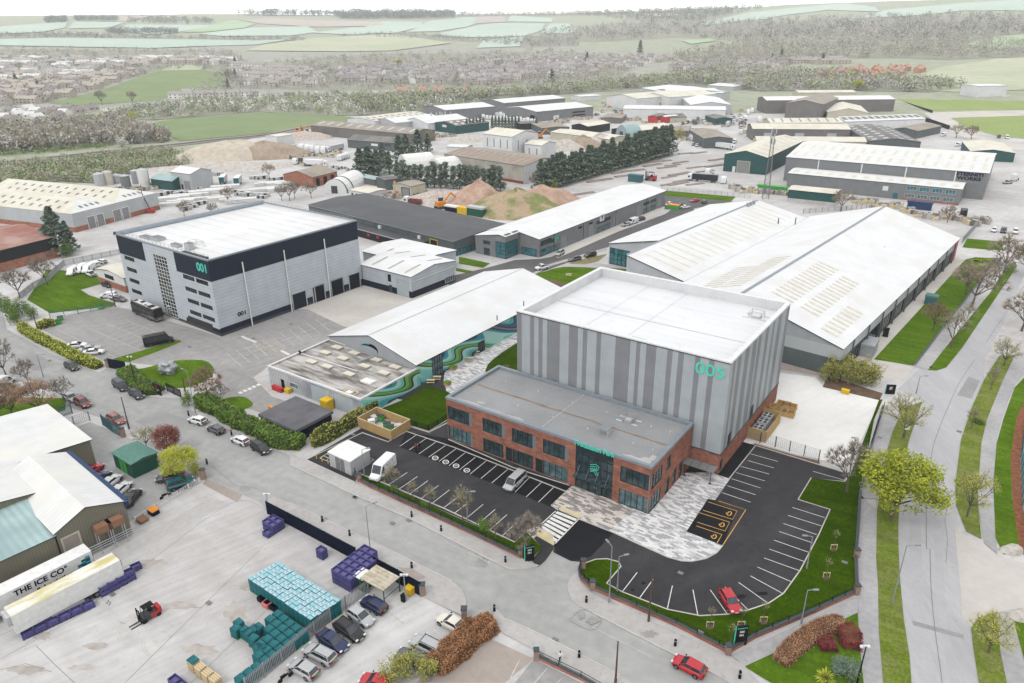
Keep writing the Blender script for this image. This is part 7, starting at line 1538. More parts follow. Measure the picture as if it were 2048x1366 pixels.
town(Q6,[(-150,200),(800,170),(1900,160),(1880,290),(1300,270),(500,420),(-150,480)],190,[b_,d_,('semi','w_stone','r_grey'),('row','w_cream','r_white'),('det','w_cream','r_grey'),('semi','w_cream','r_buff')],-.15,'small brown or grey roofed house among the distant left-hand town','distant left-hand town houses',15)
town(Q6,[(1990,260),(2800,270),(2600,480),(2050,470)],22,[c_,b_],.1,'brown-roofed cream house in the streets right of the playing field','houses in the central streets',18)
town(F2,[(0,300),(600,300),(1300,310),(1400,420),(900,500),(300,490),(0,480)],190,[b_,('semi','w_stone','r_dark'),('row','w_brick','r_dark'),('det','w_cream','r_brown'),('semi','w_cream','r_grey')],.05,'dark-roofed brick house in the middle of the distant town','distant central town houses',14)
town(F2,[(700,330),(1300,290),(2000,270),(2100,330),(1700,400),(1350,460)],120,[b_,('semi','w_cream','r_dark'),('det','w_stone','r_brown')],.2,'dark-roofed house on the right-hand side of the distant town','distant right-hand town houses',15)
town(F2,[(340,530),(740,520),(760,560),(340,570)],8,[('det','w_brick','r_orange'),('semi','w_brick','r_orange')],.3,'orange-roofed new house at the edge of the central trees','orange-roofed new houses',14)
town(F3,[(0,350),(300,380),(620,360),(620,440),(320,440),(0,420)],60,[b_,c_,('row','w_brick','r_dark')],.4,'grey-brown house in the valley left of the orange estate','valley houses left of the orange estate',15)
town(F3,[(640,350),(1100,345),(1080,375),(640,375)],10,[('row','w_stone','r_brown')],.1,'pale stone terrace behind the orange estate','stone terraces behind the orange estate',18)
town(F3,[(830,440),(1000,400),(1200,360),(1580,360),(1570,400),(1300,450),(1150,470),(860,460)],42,[('det','w_orange','r_orange'),('det','w_orange','r_grey'),('semi','w_orange','r_orange')],.5,'orange brick house in the modern estate at the right','orange brick houses of the right-hand estate',11)
TOWN.sort(key=lambda t:(t[0]-CPOS).length)
for t in TOWN[:295]:house(*t)
bm=bmesh.new();mats_=[]
for p,kind,rz,_,_ in TOWN[295:]:
 for me in house_mesh(kind):
  o0=len(bm.faces);bm.from_mesh(me);bm.faces.ensure_lookup_table();M_=Matrix.Translation(p)@Matrix.Rotation(rz,4,'Z');vs={v for f in bm.faces[o0:]for v in f.verts}
  for v in vs:v.co=M_@v.co
  for f in bm.faces[o0:]:
   m_=me.materials[f.material_index]
   if m_ not in mats_:mats_.append(m_)
   f.material_index=mats_.index(m_)
me=bpy.data.meshes.new('distant_houses');bm.to_mesh(me);bm.free();[me.materials.append(m_)for m_ in mats_]
if len(me.polygons):o=bpy.data.objects.new('distant_houses',me);COL.objects.link(o);stuff(o,'mass of tiny distant houses at the back of the town','houses')
for i,(x,y)in enumerate([(575,395),(610,400),(700,392),(880,400),(1400,350),(1450,370)]):pass
for k,(q,h,l)in enumerate([(F1(600,615),14,'bare tree at the lower edge of the playing field, left'),(F1(775,612),13,'bare tree at the lower edge of the playing field, right'),(F1(1345,470),14,'grey poplar-like tree at the right end of the playing field')]):tree('bare_tree',q,h,l)
for q,h in[(F1(1378,385),14),(F1(1378,455),12),(F1(1335,515),11),(F2(1240,480),16),(F2(1445,365),16),(F2(1755,310),22),(F3(625,358),18),(F3(868,370),14),(F3(572,360),12),(F1(100,500),14),(F1(230,530),12)]:tree('conifer',q,h,'dark conifer standing out among the distant houses','dark conifers in the town',1.7)
tree('bush-leaf_blossom',F1(715,862),9,'white blossom tree beside the railway',cat='tree');tree('bush-yellow',F1(780,720),11,'rounded lime-green tree at the corner of the meadow',cat='tree');tree('leafy_tree-yellow',F3(1070,530),12,'bright yellow tree behind the very long warehouse');tree('leafy_tree-yellow',F2(345,395),13,'bright yellow-green tree in the middle of the town')
for i,x in enumerate((263,361,422)):
 p=GT(x,33);b=MB();b.tube((0,0,0),(0,0,62),2.0,1.2,'white',8);root=thing('wind_turbine','faint wind turbine on the skyline, '+('leftmost','middle','rightmost')[i]+' of three','wind turbine',p);b.build('tower',root);b=MB();b.box(0,0,61,3,5,3,'white');b.build('nacelle',root)
 for k in range(3):a=.5+i+k*2.094;bl=MB();bl.add([(-.8*math.sin(a),-3,62.5+.8*math.cos(a)),(.8*math.sin(a),-3,62.5-.8*math.cos(a)),(30*math.cos(a),-3.2,62.5+30*math.sin(a)),(10*math.cos(a),-2.4,62.5+10*math.sin(a))],[(0,1,2),(0,3,1),(0,2,3),(1,3,2)],'white');bl.build('blade',root)
#painted markings, joints and patches
def lines(name,m,w,z,f,segs):
 b=MB()
 for s in segs:b.strip([G(*f(*q))for q in s],w,z,m)
 return struct(b.build(name))
def il(a,b,n):return[(a[0]+(b[0]-a[0])*i/(n-1),a[1]+(b[1]-a[1])*i/(n-1))for i in range(n)]
lines('bay_lines','paint_white',.11,.082,N3,[((850,305),(738,382)),((917,328),(803,405)),((985,350),(868,432)),((1047,375),(933,455)),((1118,397),(1003,483)),((1178,425),(1070,512)),((1248,455),(1140,540)),((1320,480),(1212,568)),((1392,508),(1285,598)),((1465,537),(1358,628)),((1540,565),(1440,660)),((1612,590),(1515,690)),((1692,625),(1590,722)),((1775,657),(1672,757)),((1860,688),(1760,785)),((590,610),(720,535)),((660,642),(790,557)),((730,672),(857,585)),((805,703),(928,613)),((877,738),(1000,645)),((950,770),(1073,675)),((1028,800),(1150,708)),((1103,835),(1225,740)),((1182,870),(1300,772)),((1262,908),(1380,807)),((1343,945),(1460,842)),((1430,983),(1540,880)),((200,460),(340,380),(375,392)),((220,445),(320,482)),((245,430),(330,460)),((270,415),(340,438)),((300,398),(350,420)),((445,550),(565,470),(497,445)),((200,460),(310,503))])
lines('bay_lines','paint_white',.11,.084,N6,[((270,130),(420,172)),((258,167),(398,207)),((220,198),(373,240)),((195,232),(350,277)),((170,265),(326,315)),((147,303),(300,352)),((118,340),(273,392)),((610,225),(775,272)),((498,420),(672,475)),((475,463),(655,520)),((450,507),(630,567)),((427,550),(608,612)),((400,597),(585,662)),((373,645),(562,712)),((345,693),(537,762)),((310,742),(500,825)),((272,790),(450,887)),((208,825),(370,940)),((135,850),(263,977)),((55,865),(150,1000))])
lines('bay_lines','paint_white',.11,.084,N5,[((1245,587),(1210,747)),((1113,545),(1015,680)),((1005,497),(905,627)),((1385,615),(1418,788))])
lines('disabled_bay_lines','paint_yellow',.12,.09,N6,[((100,385),(247,433),(122,625)),((42,390),(200,440),(175,485),(15,435)),((-5,448),(160,500),(135,548),(-15,500)),((-20,520),(118,567),(92,612))])
sy=[]
for x,y in((157,452),(118,513),(75,577)):sy+=[[(x+13*math.cos(a),y+12*math.sin(a))for a in(-1.2,-.4,.4,1.2,2.0,2.8,3.4)],[(x-18,y-2),(x-4,y-3),(x-1,y-10)]]
lines('disabled_bay_symbols','paint_yellow',.16,.09,N6,sy)
lines('charging_bay_symbols','paint_white',.2,.085,N3,[[(x+19*math.cos(a*.6283),y+13*math.sin(a*.6283))for a in range(11)]for x,y in((978,460),(1048,487),(1118,513),(1190,543))]+[[(x-9,y),(x+9,y)]for x,y in((978,460),(1048,487),(1118,513),(1190,543))])
lines('zebra_crossing','paint_white',.62,.09,N5,[((452-20.5*i,86+19.5*i),(588-21.5*i,140+24*i))for i in range(7)]);lines('zebra_crossing','paint_white',.16,.09,N5,[((608,130),(445,300)),((448,78),(325,190))])
kb=MB();kl=lambda pts,h=.1:kb.strip([G(*q)for q in pts],.16,.05,'kerb',h+.03)
for f,pts in((N3,[(485,290),(660,352),(785,282),(1100,388),(1500,545),(1860,688)]),(N3,[(110,472),(485,292)]),(N3,[(110,474),(440,626)]),(N3,[(445,558),(600,617),(1040,802),(1512,1028),(1632,918)]),(N6,[(150,274),(300,86),(800,238)]),(N4,[(815,912),(860,945)]),(N4,[(1000,1005),(1250,1105),(1450,1196),(1600,1263),(1690,1288),(1760,1292),(1860,1272),(1930,1233),(1968,1186)]),(N3,[(780,236),(935,283),(1058,206)]),(N3,[(1065,335),(1500,525),(1880,645)])):kl(fr(f,*pts))
kl(biglawn[:19]+[]);[kl(q_,.1)for q_ in(fr(N3,(0,507),(450,717),(790,862),(1450,1197),(1500,1216)),[(580,1007),(758,1091),(859,1141),(905,1164)],[(1010,1238),(1068,1264),(1156,1308),(1240,1352)],[(1185,1226),(1317,1294),(1419,1344)])];struct(kb.build('kerb'))
cols=[il((510,748),(825,882),9),il((620,722),(900,838),9),il((735,700),(960,792),9)]
lines('bay_lines','paint_worn',.13,.045,F4,[cols[0],cols[1],cols[2],[(330,755),(690,928)]]+[(a,b_,c)for a,b_,c in zip(*cols)]+[((330+45*i,755+21.5*i),(250+45*i,770+23*i))for i in range(1,8)])
lines('bay_lines','paint_worn',.13,.05,P4,[((15,470),(1130,35))]+[((75+93*i,355-36*i),(228+92*i,490-38*i))for i in range(11)])
lines('bay_lines','paint_yworn',.14,.055,P4,[((345,250),(500,380),(670,315),(515,190),(345,250)),((380,240),(600,335)),((420,222),(640,318)),((330,600),(500,520)),((330,600),(480,680)),((0,480),(60,420)),((440,680),(560,720))]+[((345+40*i,262+18*i),(385+40*i,242+18*i))for i in range(7)])
lines('zebra_blocks','paint_white',.75,.055,P4,[((x-14,y-8),(x+14,y+8))for x,y in((215,765),(262,745),(312,725),(358,703),(405,682),(245,180),(272,194),(303,207),(333,218),(364,230),(655,330),(685,345),(715,360))])
lines('edge_lines','paint_yworn',.14,.06,F4,[((740,960),(940,885),(1060,840)),((800,995),(1000,945),(1180,935)),((990,730),(1300,810))])
lines('edge_lines','paint_worn',.1,.075,N5,[((-300,290),(0,432)),((700,872),(1100,1075))])
patch('road_patch',fr(P1,(1145,1210),(1370,1120),(1600,1190),(1560,1290),(1300,1270)),'asphalt_patch',.05);patch('road_patch',fr(F4,(40,940),(180,880),(330,965),(210,1000)),'asphalt_patch',.05);patch('road_patch',fr(P3,(1070,118),(1150,150),(1090,280),(985,255)),'asphalt_patch',.06);patch('road_patch',fr(N6,(1145,1030),(1420,1105),(1425,1130),(1150,1055)),'asphalt_patch',.06);patch('road_patch',fr(N2,(1190,590),(1290,600),(1390,660),(1330,680)),'concrete_brown',.16)
mat('wheel_track',(174,174,177),.9,scale=.3,col2=(182,182,184),amount=1,fine=.06)
for a,c in(((1130,600),(1195,600)),((1265,600),(1310,600))):patch('wheel_track',smooth(fr(N6,(a[0]-5,200),(a[0],640),(a[0]+22,1000),(a[0]+90,1390)),3)+smooth(fr(N6,(c[0]+90,1390),(c[0]+22,1000),(c[0],640),(c[0]-5,200)),3),'wheel_track',.055)
cr_=lambda f,pts,w=.09,z=.07:lines('crack','crack',w,z,f,[[(x+R.uniform(-1.5,1.5),y+R.uniform(-1.5,1.5))for x,y in(smooth(pts,5)if len(pts)>3 else pts)]])
cr_(P3,[(1110,0),(1000,170),(900,390),(820,600),(795,740),(765,1000),(765,1366)]);cr_(N6,[(1240,640),(1250,900),(1275,1130),(1310,1390)]);cr_(N6,[(1330,340),(1335,400),(1322,500),(1335,590),(1328,720)],.06);cr_(P2,[(1486,560),(1280,870),(1160,1050)])
for pts in([(180,1180),(280,1280),(400,1390)],[(130,1170),(690,800),(1150,470),(1330,500)],[(600,1390),(1310,690)],[(930,1390),(1330,1010)],[(0,1130),(300,990),(690,745)],[(0,1250),(450,1000),(500,930)],[(0,1300),(130,1270),(260,1310)],[(560,905),(700,800)]):cr_(N1,pts,.06,.035)
cr_(N5,[(540,820),(640,750),(760,820),(690,890),(540,825)],.08,.06);cr_(N1,[(1060,280),(1180,380),(1290,395)],.1,.06);cr_(P4,[(-200,330),(60,240),(420,120)],.1,.05);cr_(P4,[(330,790),(460,725)],.12,.05)
patch('yard_patch',fr(N1,(625,685),(1050,440),(1160,465),(640,722)),'footway',.03);patch('yard_patch',fr(N1,(1030,345),(1215,425),(1185,462),(1015,372)),'concrete_brown',.05);patch('yard_patch',fr(N1,(170,170),(450,60),(620,130),(760,190),(1000,350),(650,560),(260,240)),'asphalt',.03);patch('yard_patch',fr(N5,(-100,900),(300,1085),(100,1249),(-500,1249)),'concrete_brown',.03);patch('yard_patch',fr(N5,(300,1085),(900,1390),(60,1390)),'asphalt_old',.03)
lines('bay_lines','paint_worn',.12,.045,N5,[((293,1088),(170,1235)),((388,1152),(305,1249)),((495,1212),(440,1270))]);lines('bay_lines','paint_worn',.12,.045,N2,[((1410,990),(1550,1080)),((1130,880),(1230,965)),((2019,1205),(1940,1366))]);lines('bay_lines','paint_yworn',.12,.045,N1,[((340,268),(385,245),(440,290),(385,300)),((340,268),(440,290)),((385,245),(385,300))])
mat('stain',(168,160,153),.9,scale=.5,col2=(192,187,182),amount=1,detail=9);mat('stain_dark',(146,145,144),.9,scale=.6,col2=(162,161,160),amount=1,detail=9);mat('tyre_mark',(186,182,178),.9,scale=2,col2=(206,203,199),amount=1)
def blot(f,pts,m,z,name='ground_stain'):
 for i,(x,y,a,c)in enumerate(pts):patch(name,[f(*q)for q in blob(x,y,a,c,22,i+int(x),.6)],m,z)
blot(N1,[(200,1130,60,22),(130,1300,90,26),(760,770,70,26),(1180,1010,60,50),(1000,1200,80,30),(480,1180,60,18),(900,980,90,20),(1250,880,50,26),(420,1290,70,16)],'stain',.032)
blot(N2,[(170,60,40,22),(1760,560,50,36),(1240,640,46,20),(720,1265,26,12)],'stain_dark',.05);blot(N5,[(620,795,26,26),(700,830,46,22),(1090,920,60,24)],'stain_dark',.15,'road_stain');blot(N5,[(690,225,70,16),(1050,570,16,10),(975,615,14,9),(1720,660,34,12),(1860,640,40,12)],'tarmac_new',.088)
for i in range(12):
 x0,y0,rr=560+R.uniform(-160,420),980+R.uniform(-260,200),R.uniform(120,330);a0=R.uniform(2.2,4.6)
 lines('tyre_marks','tyre_mark',.16,.033,N1,[[(x0+(rr+o)*math.cos(a0+k*.09),y0+(rr+o)*.62*math.sin(a0+k*.09))for k in range(10)]for o in(0,14)])
for f,x,y in((N3,435,722),(N3,800,880),(N3,690,900),(N5,445,958),(N5,1300,503),(N2,705,266),(N2,910,122),(N5,1437,907),(N1,563,925),(N1,1045,968),(P1,425,690),(P4,745,48),(P4,350,195),(P4,1400,1210),(F4,1110,860),(P3,430,562),(P3,800,55),(P3,1000,517),(N6,780,718),(F6,1275,793),(P2,110,1232),(P2,700,1262)):struct(MB().box(0,0,0,.8,.6,.012,'grey',EA).build('drain_cover',loc=G(*f(x,y))+Vector((0,0,.155))))
#posts, walls, fences
def ztop(base,top):
 A=G(*base);d=ray(*top);return CH+d.z*(A.xy.length_squared/d.xy.dot(A.xy))
def lamp(label,f,base,top,m='pole_grey',arm=1.0,dirx=None,name='street_lamp',r=.09,cat='street lamp'):
 b_,t_=f(*base),f(*top);p=G(*b_);h=ztop(b_,t_);root=thing(name,label,cat,p,dirx if dirx is not None else 0);b=MB();b.tube((0,0,0),(0,0,1.2),r*1.3,r*1.3,m,8);b.tube((0,0,1.2),(0,0,h),r,r*.6,m,8);b.build('pole',root)
 if arm:b=MB();b.tube((0,0,h),(arm,0,h+.1),.05,.05,m,6);b.build('arm',root);b=MB();b.box(arm+.25,0,h+.02,.7,.24,.14,m,bottom=True);b.build('lamp_head',root)
 return root
for l,f,a,c,ar,d_ in[('grey street lamp rising behind the navy hoarding',N2,(1018,530),(990,178),1.2,.6),('slim lamp on the grass verge of the tarmac car park',N3,(1195,890),(1205,685),.8,0),('slim lamp beside the grey substation cabin',N3,(502,580),(490,402),.8,.4),('tallest grey lamp by the curved brick wall',N5,(812,705),(828,318),.9,2),('short car park lamp right of the tallest lamp',N5,(868,625),(890,388),.8,.3),('lamp at the lawn edge beside the right row of bays',N6,(575,750),(605,575),.8,3),('lamp on the brick wall by the right-hand footway',N6,(545,1050),(590,868),.8,0),('leaning-looking tall lamp on the verge of the right-hand road',N6,(1035,940),(1125,628),1.2,0),('lamp behind the rounded budding tree',P3,(690,245),(725,118),1.0,0),('bright steel lamp across the right-hand road',P2,(1250,1310),(1350,995),1.2,3.1),('lamp among the far bare trees by the long lawn',P2,(1215,620),(1290,368),1.0,.5),('lamp beside the broad pale bare tree',P2,(1040,740),(1075,638),1.0,0),('lamp at the black entrance gate',P1,(1670,1135),(1580,778),1.2,2.6),('lamp between the russet trees and the road',P1,(372,830),(315,640),1.2,0),('lamp behind the white van corner',P1,(180,830),(110,640),0,0),('lamp at the grass by the black-walled shed',F4,(365,345),(322,182),.8,0),('lamp in the white concrete yard corner',P3,(262,640),(270,562),.7,3)]:lamp(l,f,a,c,arm=ar,dirx=d_)
for l,f,a,c in[('wooden telegraph pole in front of the curved wall',N5,(1082,832),(1097,502)),('wooden telegraph pole at the bottom of the road',N5,(855,1270),(880,965)),('black-stained pole standing in the road junction',P1,(1103,1270),(1025,1002)),('wooden pole in the yellow-green hedge',P1,(330,455),(255,268)),('wooden pole behind the coach',P1,(985,228),(930,12)),('short wooden pole at the entrance gate',P1,(1582,955),(1560,832))]:lamp(l,f,a,c,'timber',0,name='telegraph_pole',r=.13,cat='pole')
for l,f,a,c in[('black camera pole among the corner shrubs',N6,(845,1380),(903,1172)),('black camera pole with white boxes by the entrance hedge',P1,(1163,915),(1080,655)),('camera post at the start of the navy hoarding',N2,(330,215),(300,95)),('camera post by the white-roofed yard shelter',N2,(1252,815),(1240,638))]:
 o=lamp(l,f,a,c,'galv' if f is N2 else 'black',0,name='camera_pole',r=.1,cat='camera pole');h=ztop(f(*a),f(*c))
 for k in range(3):b=MB();b.box(.35*(k-1),.2,h-.3-1.6*(k%2)*(f is P1),.4,.25,.25,'white');b.build('camera',o)
bo=[(N3,219,890),(N3,403,985),(N3,820,858),(N3,1018,953),(N3,820,1202),(N3,1450,1162),(N5,657,702),(N5,1263,1000),(N5,30,762),(N5,608,1078),(N5,1703,1222),(N1,1037,272),(N1,945,30),(N1,1160,128),(N6,213,1338)]
b0=None
for i,(f,x,y)in enumerate(bo):
 p=G(*f(x,y))+Vector((0,0,.12))
 if b0 is None:b0=thing('bollard','','bollard');b=MB();b.tube((0,0,0),(0,0,.95),.17,.17,'navy',12);b.tube((0,0,.95),(0,0,1.08),.17,.1,'navy',12);b.build('post',b0);b=MB();b.tube((0,0,.78),(0,0,.86),.176,.176,'palegrey',12);b.build('band',b0);index_children(b0);o=b0
 else:o=copy_tree(b0)
 o.location=p;tag(o,'short dark navy bollard on the pavement of the main road','bollard','navy bollards along the main road')
def rail_wall(label,pts,h,piers,m='brick',rail=True,name='boundary_wall'):
 P=[G(*q)for q in pts];root=thing(name,label,'wall',P[0]);b=MB();Q=[p-P[0]for p in P];b.strip(Q,.3,0,m,h)
 b.build('wall',root);b=MB();b.strip(Q,.4,h,'coping_dark',.07);b.build('coping',root)
 if rail:
  b=MB()
  for p,q in zip(Q,Q[1:]):
   n=max(1,int((q-p).length/2.2))
   for i in range(n):u=p.lerp(q,i/n);b.box(u.x,u.y,h+.07,.08,.08,.75,'black')
  b.strip(Q,.05,h+.75,'black',.05);b.strip(Q,.04,h+.4,'black',.03);b.build('railing',root)
 for q in piers:
  p=G(*q)-P[0];b=MB();b.box(p.x,p.y,0,.62,.62,1.5,m);b.build('pier',root);b=MB();b.box(p.x,p.y,1.5,.74,.74,.14,'coping_dark');b.build('pier_cap',root)
 return root
rail_wall('low brick wall with black railings along the verge of the front car park',fr(N3,(438,570),(455,610),(540,655),(1090,908),(1555,1135)),.6,fr(N3,(470,615),(1550,1125)))
rail_wall('curving brick wall with black railings round the corner lawn',smooth(fr(N5,(635,450),(612,480),(620,540),(690,605)),3)+fr(N5,(870,685),(1270,860),(1560,1010),(1622,1048))+fr(N6,(300,1120),(640,975),(845,880)),.6,fr(N5,(637,465),(700,612),(1622,1055))+fr(N6,(843,885)))
rail_wall('brick wall between the long lawn edge and the right-hand footway',fr(N6,(845,870),(838,700),(848,560),(862,350))+fr(P3,(360,650),(410,480),(450,350)),.7,fr(N6,(843,690)),rail=False);rail_wall('low stone kerb wall between the long lawn and the footway',fr(P2,(548,1248),(745,988),(1264,332)),.35,[],'concrete_pale',False);rail_wall('brick wall with thin railings at the bottom yard entrance',fr(N5,(318,1080),(620,1225),(800,1330)),.5,fr(N5,(316,1085)),'brick_old')
for l,q in(('brick gate pier at the factory yard entrance',N1(1020,345)),('brick gate pier beside the lettered navy gates',P1(925,745)),('brick gate pier at the end of the orange hedge',N2(1645,940)),('brick gate pier closing the navy hoarding',N2(1365,775)),('brick gate pier by the teal palisade gates',P1(1055,1340))):p=G(*q);t=thing('gate_pier',l,'gate pier',p);b=MB();b.box(0,0,0,.7,.7,1.9,'brick_old');b.build('pier',t);b=MB();b.box(0,0,1.9,.85,.85,.15,'coping_dark');b.build('pier_cap',t)
def fence(label,pts,h,m,kind='solid',name='fence',cat='fence',post=None,z=0.0):
 P=[G(*q)for q in pts];root=thing(name,label,cat,P[0]);Q=[p-P[0]for p in P];b=MB();pb=b
 for p,q in zip(Q,Q[1:]):
  L_=(q-p).length;d=(q-p).normalized();n=max(1,round(L_/2.75));a=math.atan2(d.y,d.x);c=(p+q)/2
  if kind=='solid':b.box(c.x,c.y,.05,L_,.1,h,m,a)
  elif kind=='pale':
   k=int(L_/.22);[b.box(*(p+d*(L_*(i+.5)/k)).xy,.08,.1,.04,h,m,a)for i in range(k)];[b.box(c.x,c.y,z_,L_,.05,.07,m,a)for z_ in(.4,h-.35)]
  else:
   k=int(L_/.35);[b.box(*(p+d*(L_*(i+.5)/k)).xy,.08,.03,.03,h,m,a)for i in range(k)];[b.box(c.x,c.y,h*z_/6,L_,.025,.04,m,a)for z_ in range(1,7)]
  for i in range(n+1):u=p.lerp(q,i/n);pb.box(u.x,u.y,0,.14,.14,h+.1,post or m,a)
 b.build('panel',root);return root
fence('tall navy hoarding between yard and main road, longer piece',fr(N2,(322,228),(620,385),(918,545)),2.4,'navy');fence('navy hoarding beside the white-roofed shelter, shorter piece',fr(N2,(1040,608),(1200,695),(1350,782)),2.4,'navy');fence('galvanised palisade fence between the crate stacks and the car park',fr(N2,(1000,760),(850,870),(640,1040),(420,1230),(180,1430)),2.2,'galv','pale')
fence('teal-green palisade fence below the russet trees',fr(P1,(-20,1366),(200,1290),(620,1140)),2.3,'frame_green','pale');fence('inner grey-green palisade fence with warning boards',fr(P1,(190,1366),(500,1290),(770,1200)),2.0,'frame_green','mesh');fence('teal palisade gates standing open by the factory',fr(P1,(880,1240),(960,1300),(1040,1345)),2.4,'frame_green','pale','gate','gate')
fence('green mesh fence between lawn and front car park',fr(P1,(430,325),(670,290),(985,225)),1.9,'frame_green','mesh');fence('grey panel fence along the bend behind the lawn',fr(F4,(125,580),(200,520),(290,470),(330,430),(380,385),(700,320)),2.0,'galv','pale');fence('navy sliding gate with white emblem beside the yellow-green hedge',fr(P1,(935,750),(1080,780)),2.4,'navy',name='gate',cat='gate');fence('black railing gate by the black entrance sign',fr(P1,(1430,950),(1550,1010)),2.0,'black','pale','gate','gate')
fence('teal mesh fence along the bark strip at the right edge',fr(P3,(1470,470),(1440,700),(1452,1050),(1500,1330)),2.2,'frame_green','mesh');fence('thin grey mesh fence between tarmac bays and white yard',fr(F6,(700,1155),(845,1195),(1055,1260)),2.2,'galv','mesh',post='darkgrey');fence('black mesh fence around the square courtyard lawn',fr(N3,(600,160),(770,222),(932,275),(1055,200)),1.2,'black','mesh');fence('black mesh fence along the lawn strip of the white yard',fr(P3,(365,620),(455,355)),1.6,'black','mesh');fence('galvanised fence running up past the red shed end',fr(P2,(955,200),(1090,50)),2.4,'galv','pale')
fence('navy hoarding along the lane to the pitch, upper piece',fr(F3,(1302,600),(1510,668)),3,'navy');fence('navy hoarding along the lane to the pitch, lower piece',fr(F3,(1468,710),(1610,760)),3,'navy');fence('grey fence between steel yard and grass strip',fr(Q4,(1260,1075),(1900,1130),(2048,1140)),2,'galv','mesh');fence('dark fence behind the right-hand white shed',fr(Q5,(560,900),(850,880),(1050,860)),2,'grey','mesh');fence('white guard rails beside the factory car park, with motorcycles',fr(N1,(680,560),(790,490),(890,430),(1000,365)),1.0,'white','mesh')
#the near yard
def obj(name,label,cat,q,fn,rz=0.0,group=None,z=0.0,part='body',pz=0.0):
 """a thing at photo point q on the ground: fn(MB) fills its main part and may return more parts [(name, MB)]"""
 p=q if isinstance(q,Vector)else G(*q,pz);t=thing(name,label,cat,(p.x,p.y,z),rz,group);b=MB();ex=fn(b)or[];b.build(part,t);[m.build(n,t)for n,m in ex];return t
def dirn(a,c,z=0.0):A,C=G(*a,z),G(*c,z);return math.atan2(C.y-A.y,C.x-A.x)
plain('purple',(84,80,138),.5);plain('purple_in',(112,108,160),.6);plain('tealbox',(26,118,126),.5,var=.3);plain('wrap',(150,204,214),.25);mat('wrap_mix',(122,176,190),.3,scale=2.2,col2=(206,226,232),amount=1,detail=6,ramp=(.4,.62));mat('trailer_moss',(238,238,236),.6,scale=.5,col2=(204,194,136),amount=1,detail=9,ramp=(.4,.56),stretch=(.3,1,1));mat('sheet_worn',(206,200,186),.7,scale=1.2,col2=(172,158,132),amount=1)
def pbox(b,m='purple',n='purple_in',sx=1.2,sy=1.0,h=.8):
 b.box(0,0,.1,sx,sy,.06,m,bottom=True);t=.07
 for x,y,w_,d_ in((0,sy/2-t/2,sx,t),(0,-sy/2+t/2,sx,t),(sx/2-t/2,0,t,sy-2*t),(-sx/2+t/2,0,t,sy-2*t)):b.box(x,y,.1,w_,d_,h-.1,m)
 b.box(0,0,h*.55,sx-.2,sy-.2,.02,n);[b.box(x,y,0,.16,sy,.1,m)for x,y in((-sx/2+.1,0),(0,0),(sx/2-.1,0))];[b.box(x,s*(sy/2+.015),.3,.06,.03,h-.4,n)for x in(-.3,.3)for s in(-1,1)]
r0=obj('pallet_box','','pallet box',(0,1000),pbox);index_children(r0);nb=[0]
def pb(p,z,rz,label,group):
 o=r0 if nb[0]==0 else copy_tree(r0);nb[0]+=1;o.location=(p.x,p.y,z+.03);o.rotation_euler=(0,0,rz);tag(o,label,'pallet box',group);o.scale=(1.12,1.05,1);return o
td=dirn(Q7(165,830),Q7(790,540));u_=Vector((math.cos(td),math.sin(td),0));v_=Vector((-u_.y,u_.x,0));A=G(*Q7(235,800),.4)
for i in range(6):pb(A+u_*(1.27*i*(G(*Q7(740,535),.4)-A).length/6.35),0,td,'purple pallet box in the single row beside the white trailer','single row of purple boxes')
A,B=G(*Q7(890,420),.8),G(*Q7(1105,300),.8)
for i in range(4):
 for k in range(2):pb(A.lerp(B,i/3),.8*k,td,('lower' if k==0 else 'upper')+' purple pallet box in the stacked row of four behind the trailer','two-high row of purple boxes, '+('lower' if k==0 else 'upper'))
pb(G(*Q7(1160,225),.5),0,td,'lone purple pallet box at the end of the trailers',None)
fd=dirn(N2(320,230),N2(915,545));fu=Vector((math.cos(fd),math.sin(fd),0));fv=Vector((-fu.y,fu.x,0))
def block(q,nx,ny,nz,label,group,skip=()):
 p0=G(*q)
 for i in range(nx):
  for j in range(ny):
   for k in range(nz):
    if(i,j,k)not in skip:pb(p0+fu*1.25*i+fv*1.08*j,.8*k,fd,label if k==nz-1 else label.replace('purple','lower purple'),group+('' if k==nz-1 else ', lower'))
block(N2(290,355),2,3,2,'purple pallet box in the small stack at the start of the navy hoarding','purple stack by the hoarding',[(0,0,0),(0,0,1),(1,0,1)]);block(N2(690,520),1,1,2,'purple pallet box in the lone pair along the navy hoarding','lone pair of purple boxes');block(N2(800,690),3,6,3,'purple pallet box in the large block beside the white-roofed shelter','large purple block',[(2,5,k)for k in range(3)]);block(Q7(1500,1225),2,1,1,'purple pallet box at the bottom edge of the yard','purple boxes at the bottom edge')
def stack(m,top,h):
 def f(b):
  b.box(0,0,.14,1.16,.96,h-.14,m,top=top);[b.box(0,0,z_,1.19,.99,.04,m)for z_ in(h*.35,h*.68,h-.05)];b.box(0,0,h,1.0,.8,.03,top);p=MB();[p.box(x,0,0,.12,1.0,.12,'green')for x in(-.5,0,.5)];p.box(0,0,.11,1.2,1.0,.03,'green');return[('pallet',p)]
 return f
A,B,C=G(*N2(192,700),1.3),G(*N2(615,985),1.3),G(*N2(820,850),1.3);nx,ny=15,8;pts_=[]
s0=[obj('wrapped_stack','','crate stack',(0,1000+i),stack('tealbox',('wrap_mix','wrap','wrap_mix')[i],2.3))for i in range(3)];[index_children(s)for s in s0];sc=[0,0,0]
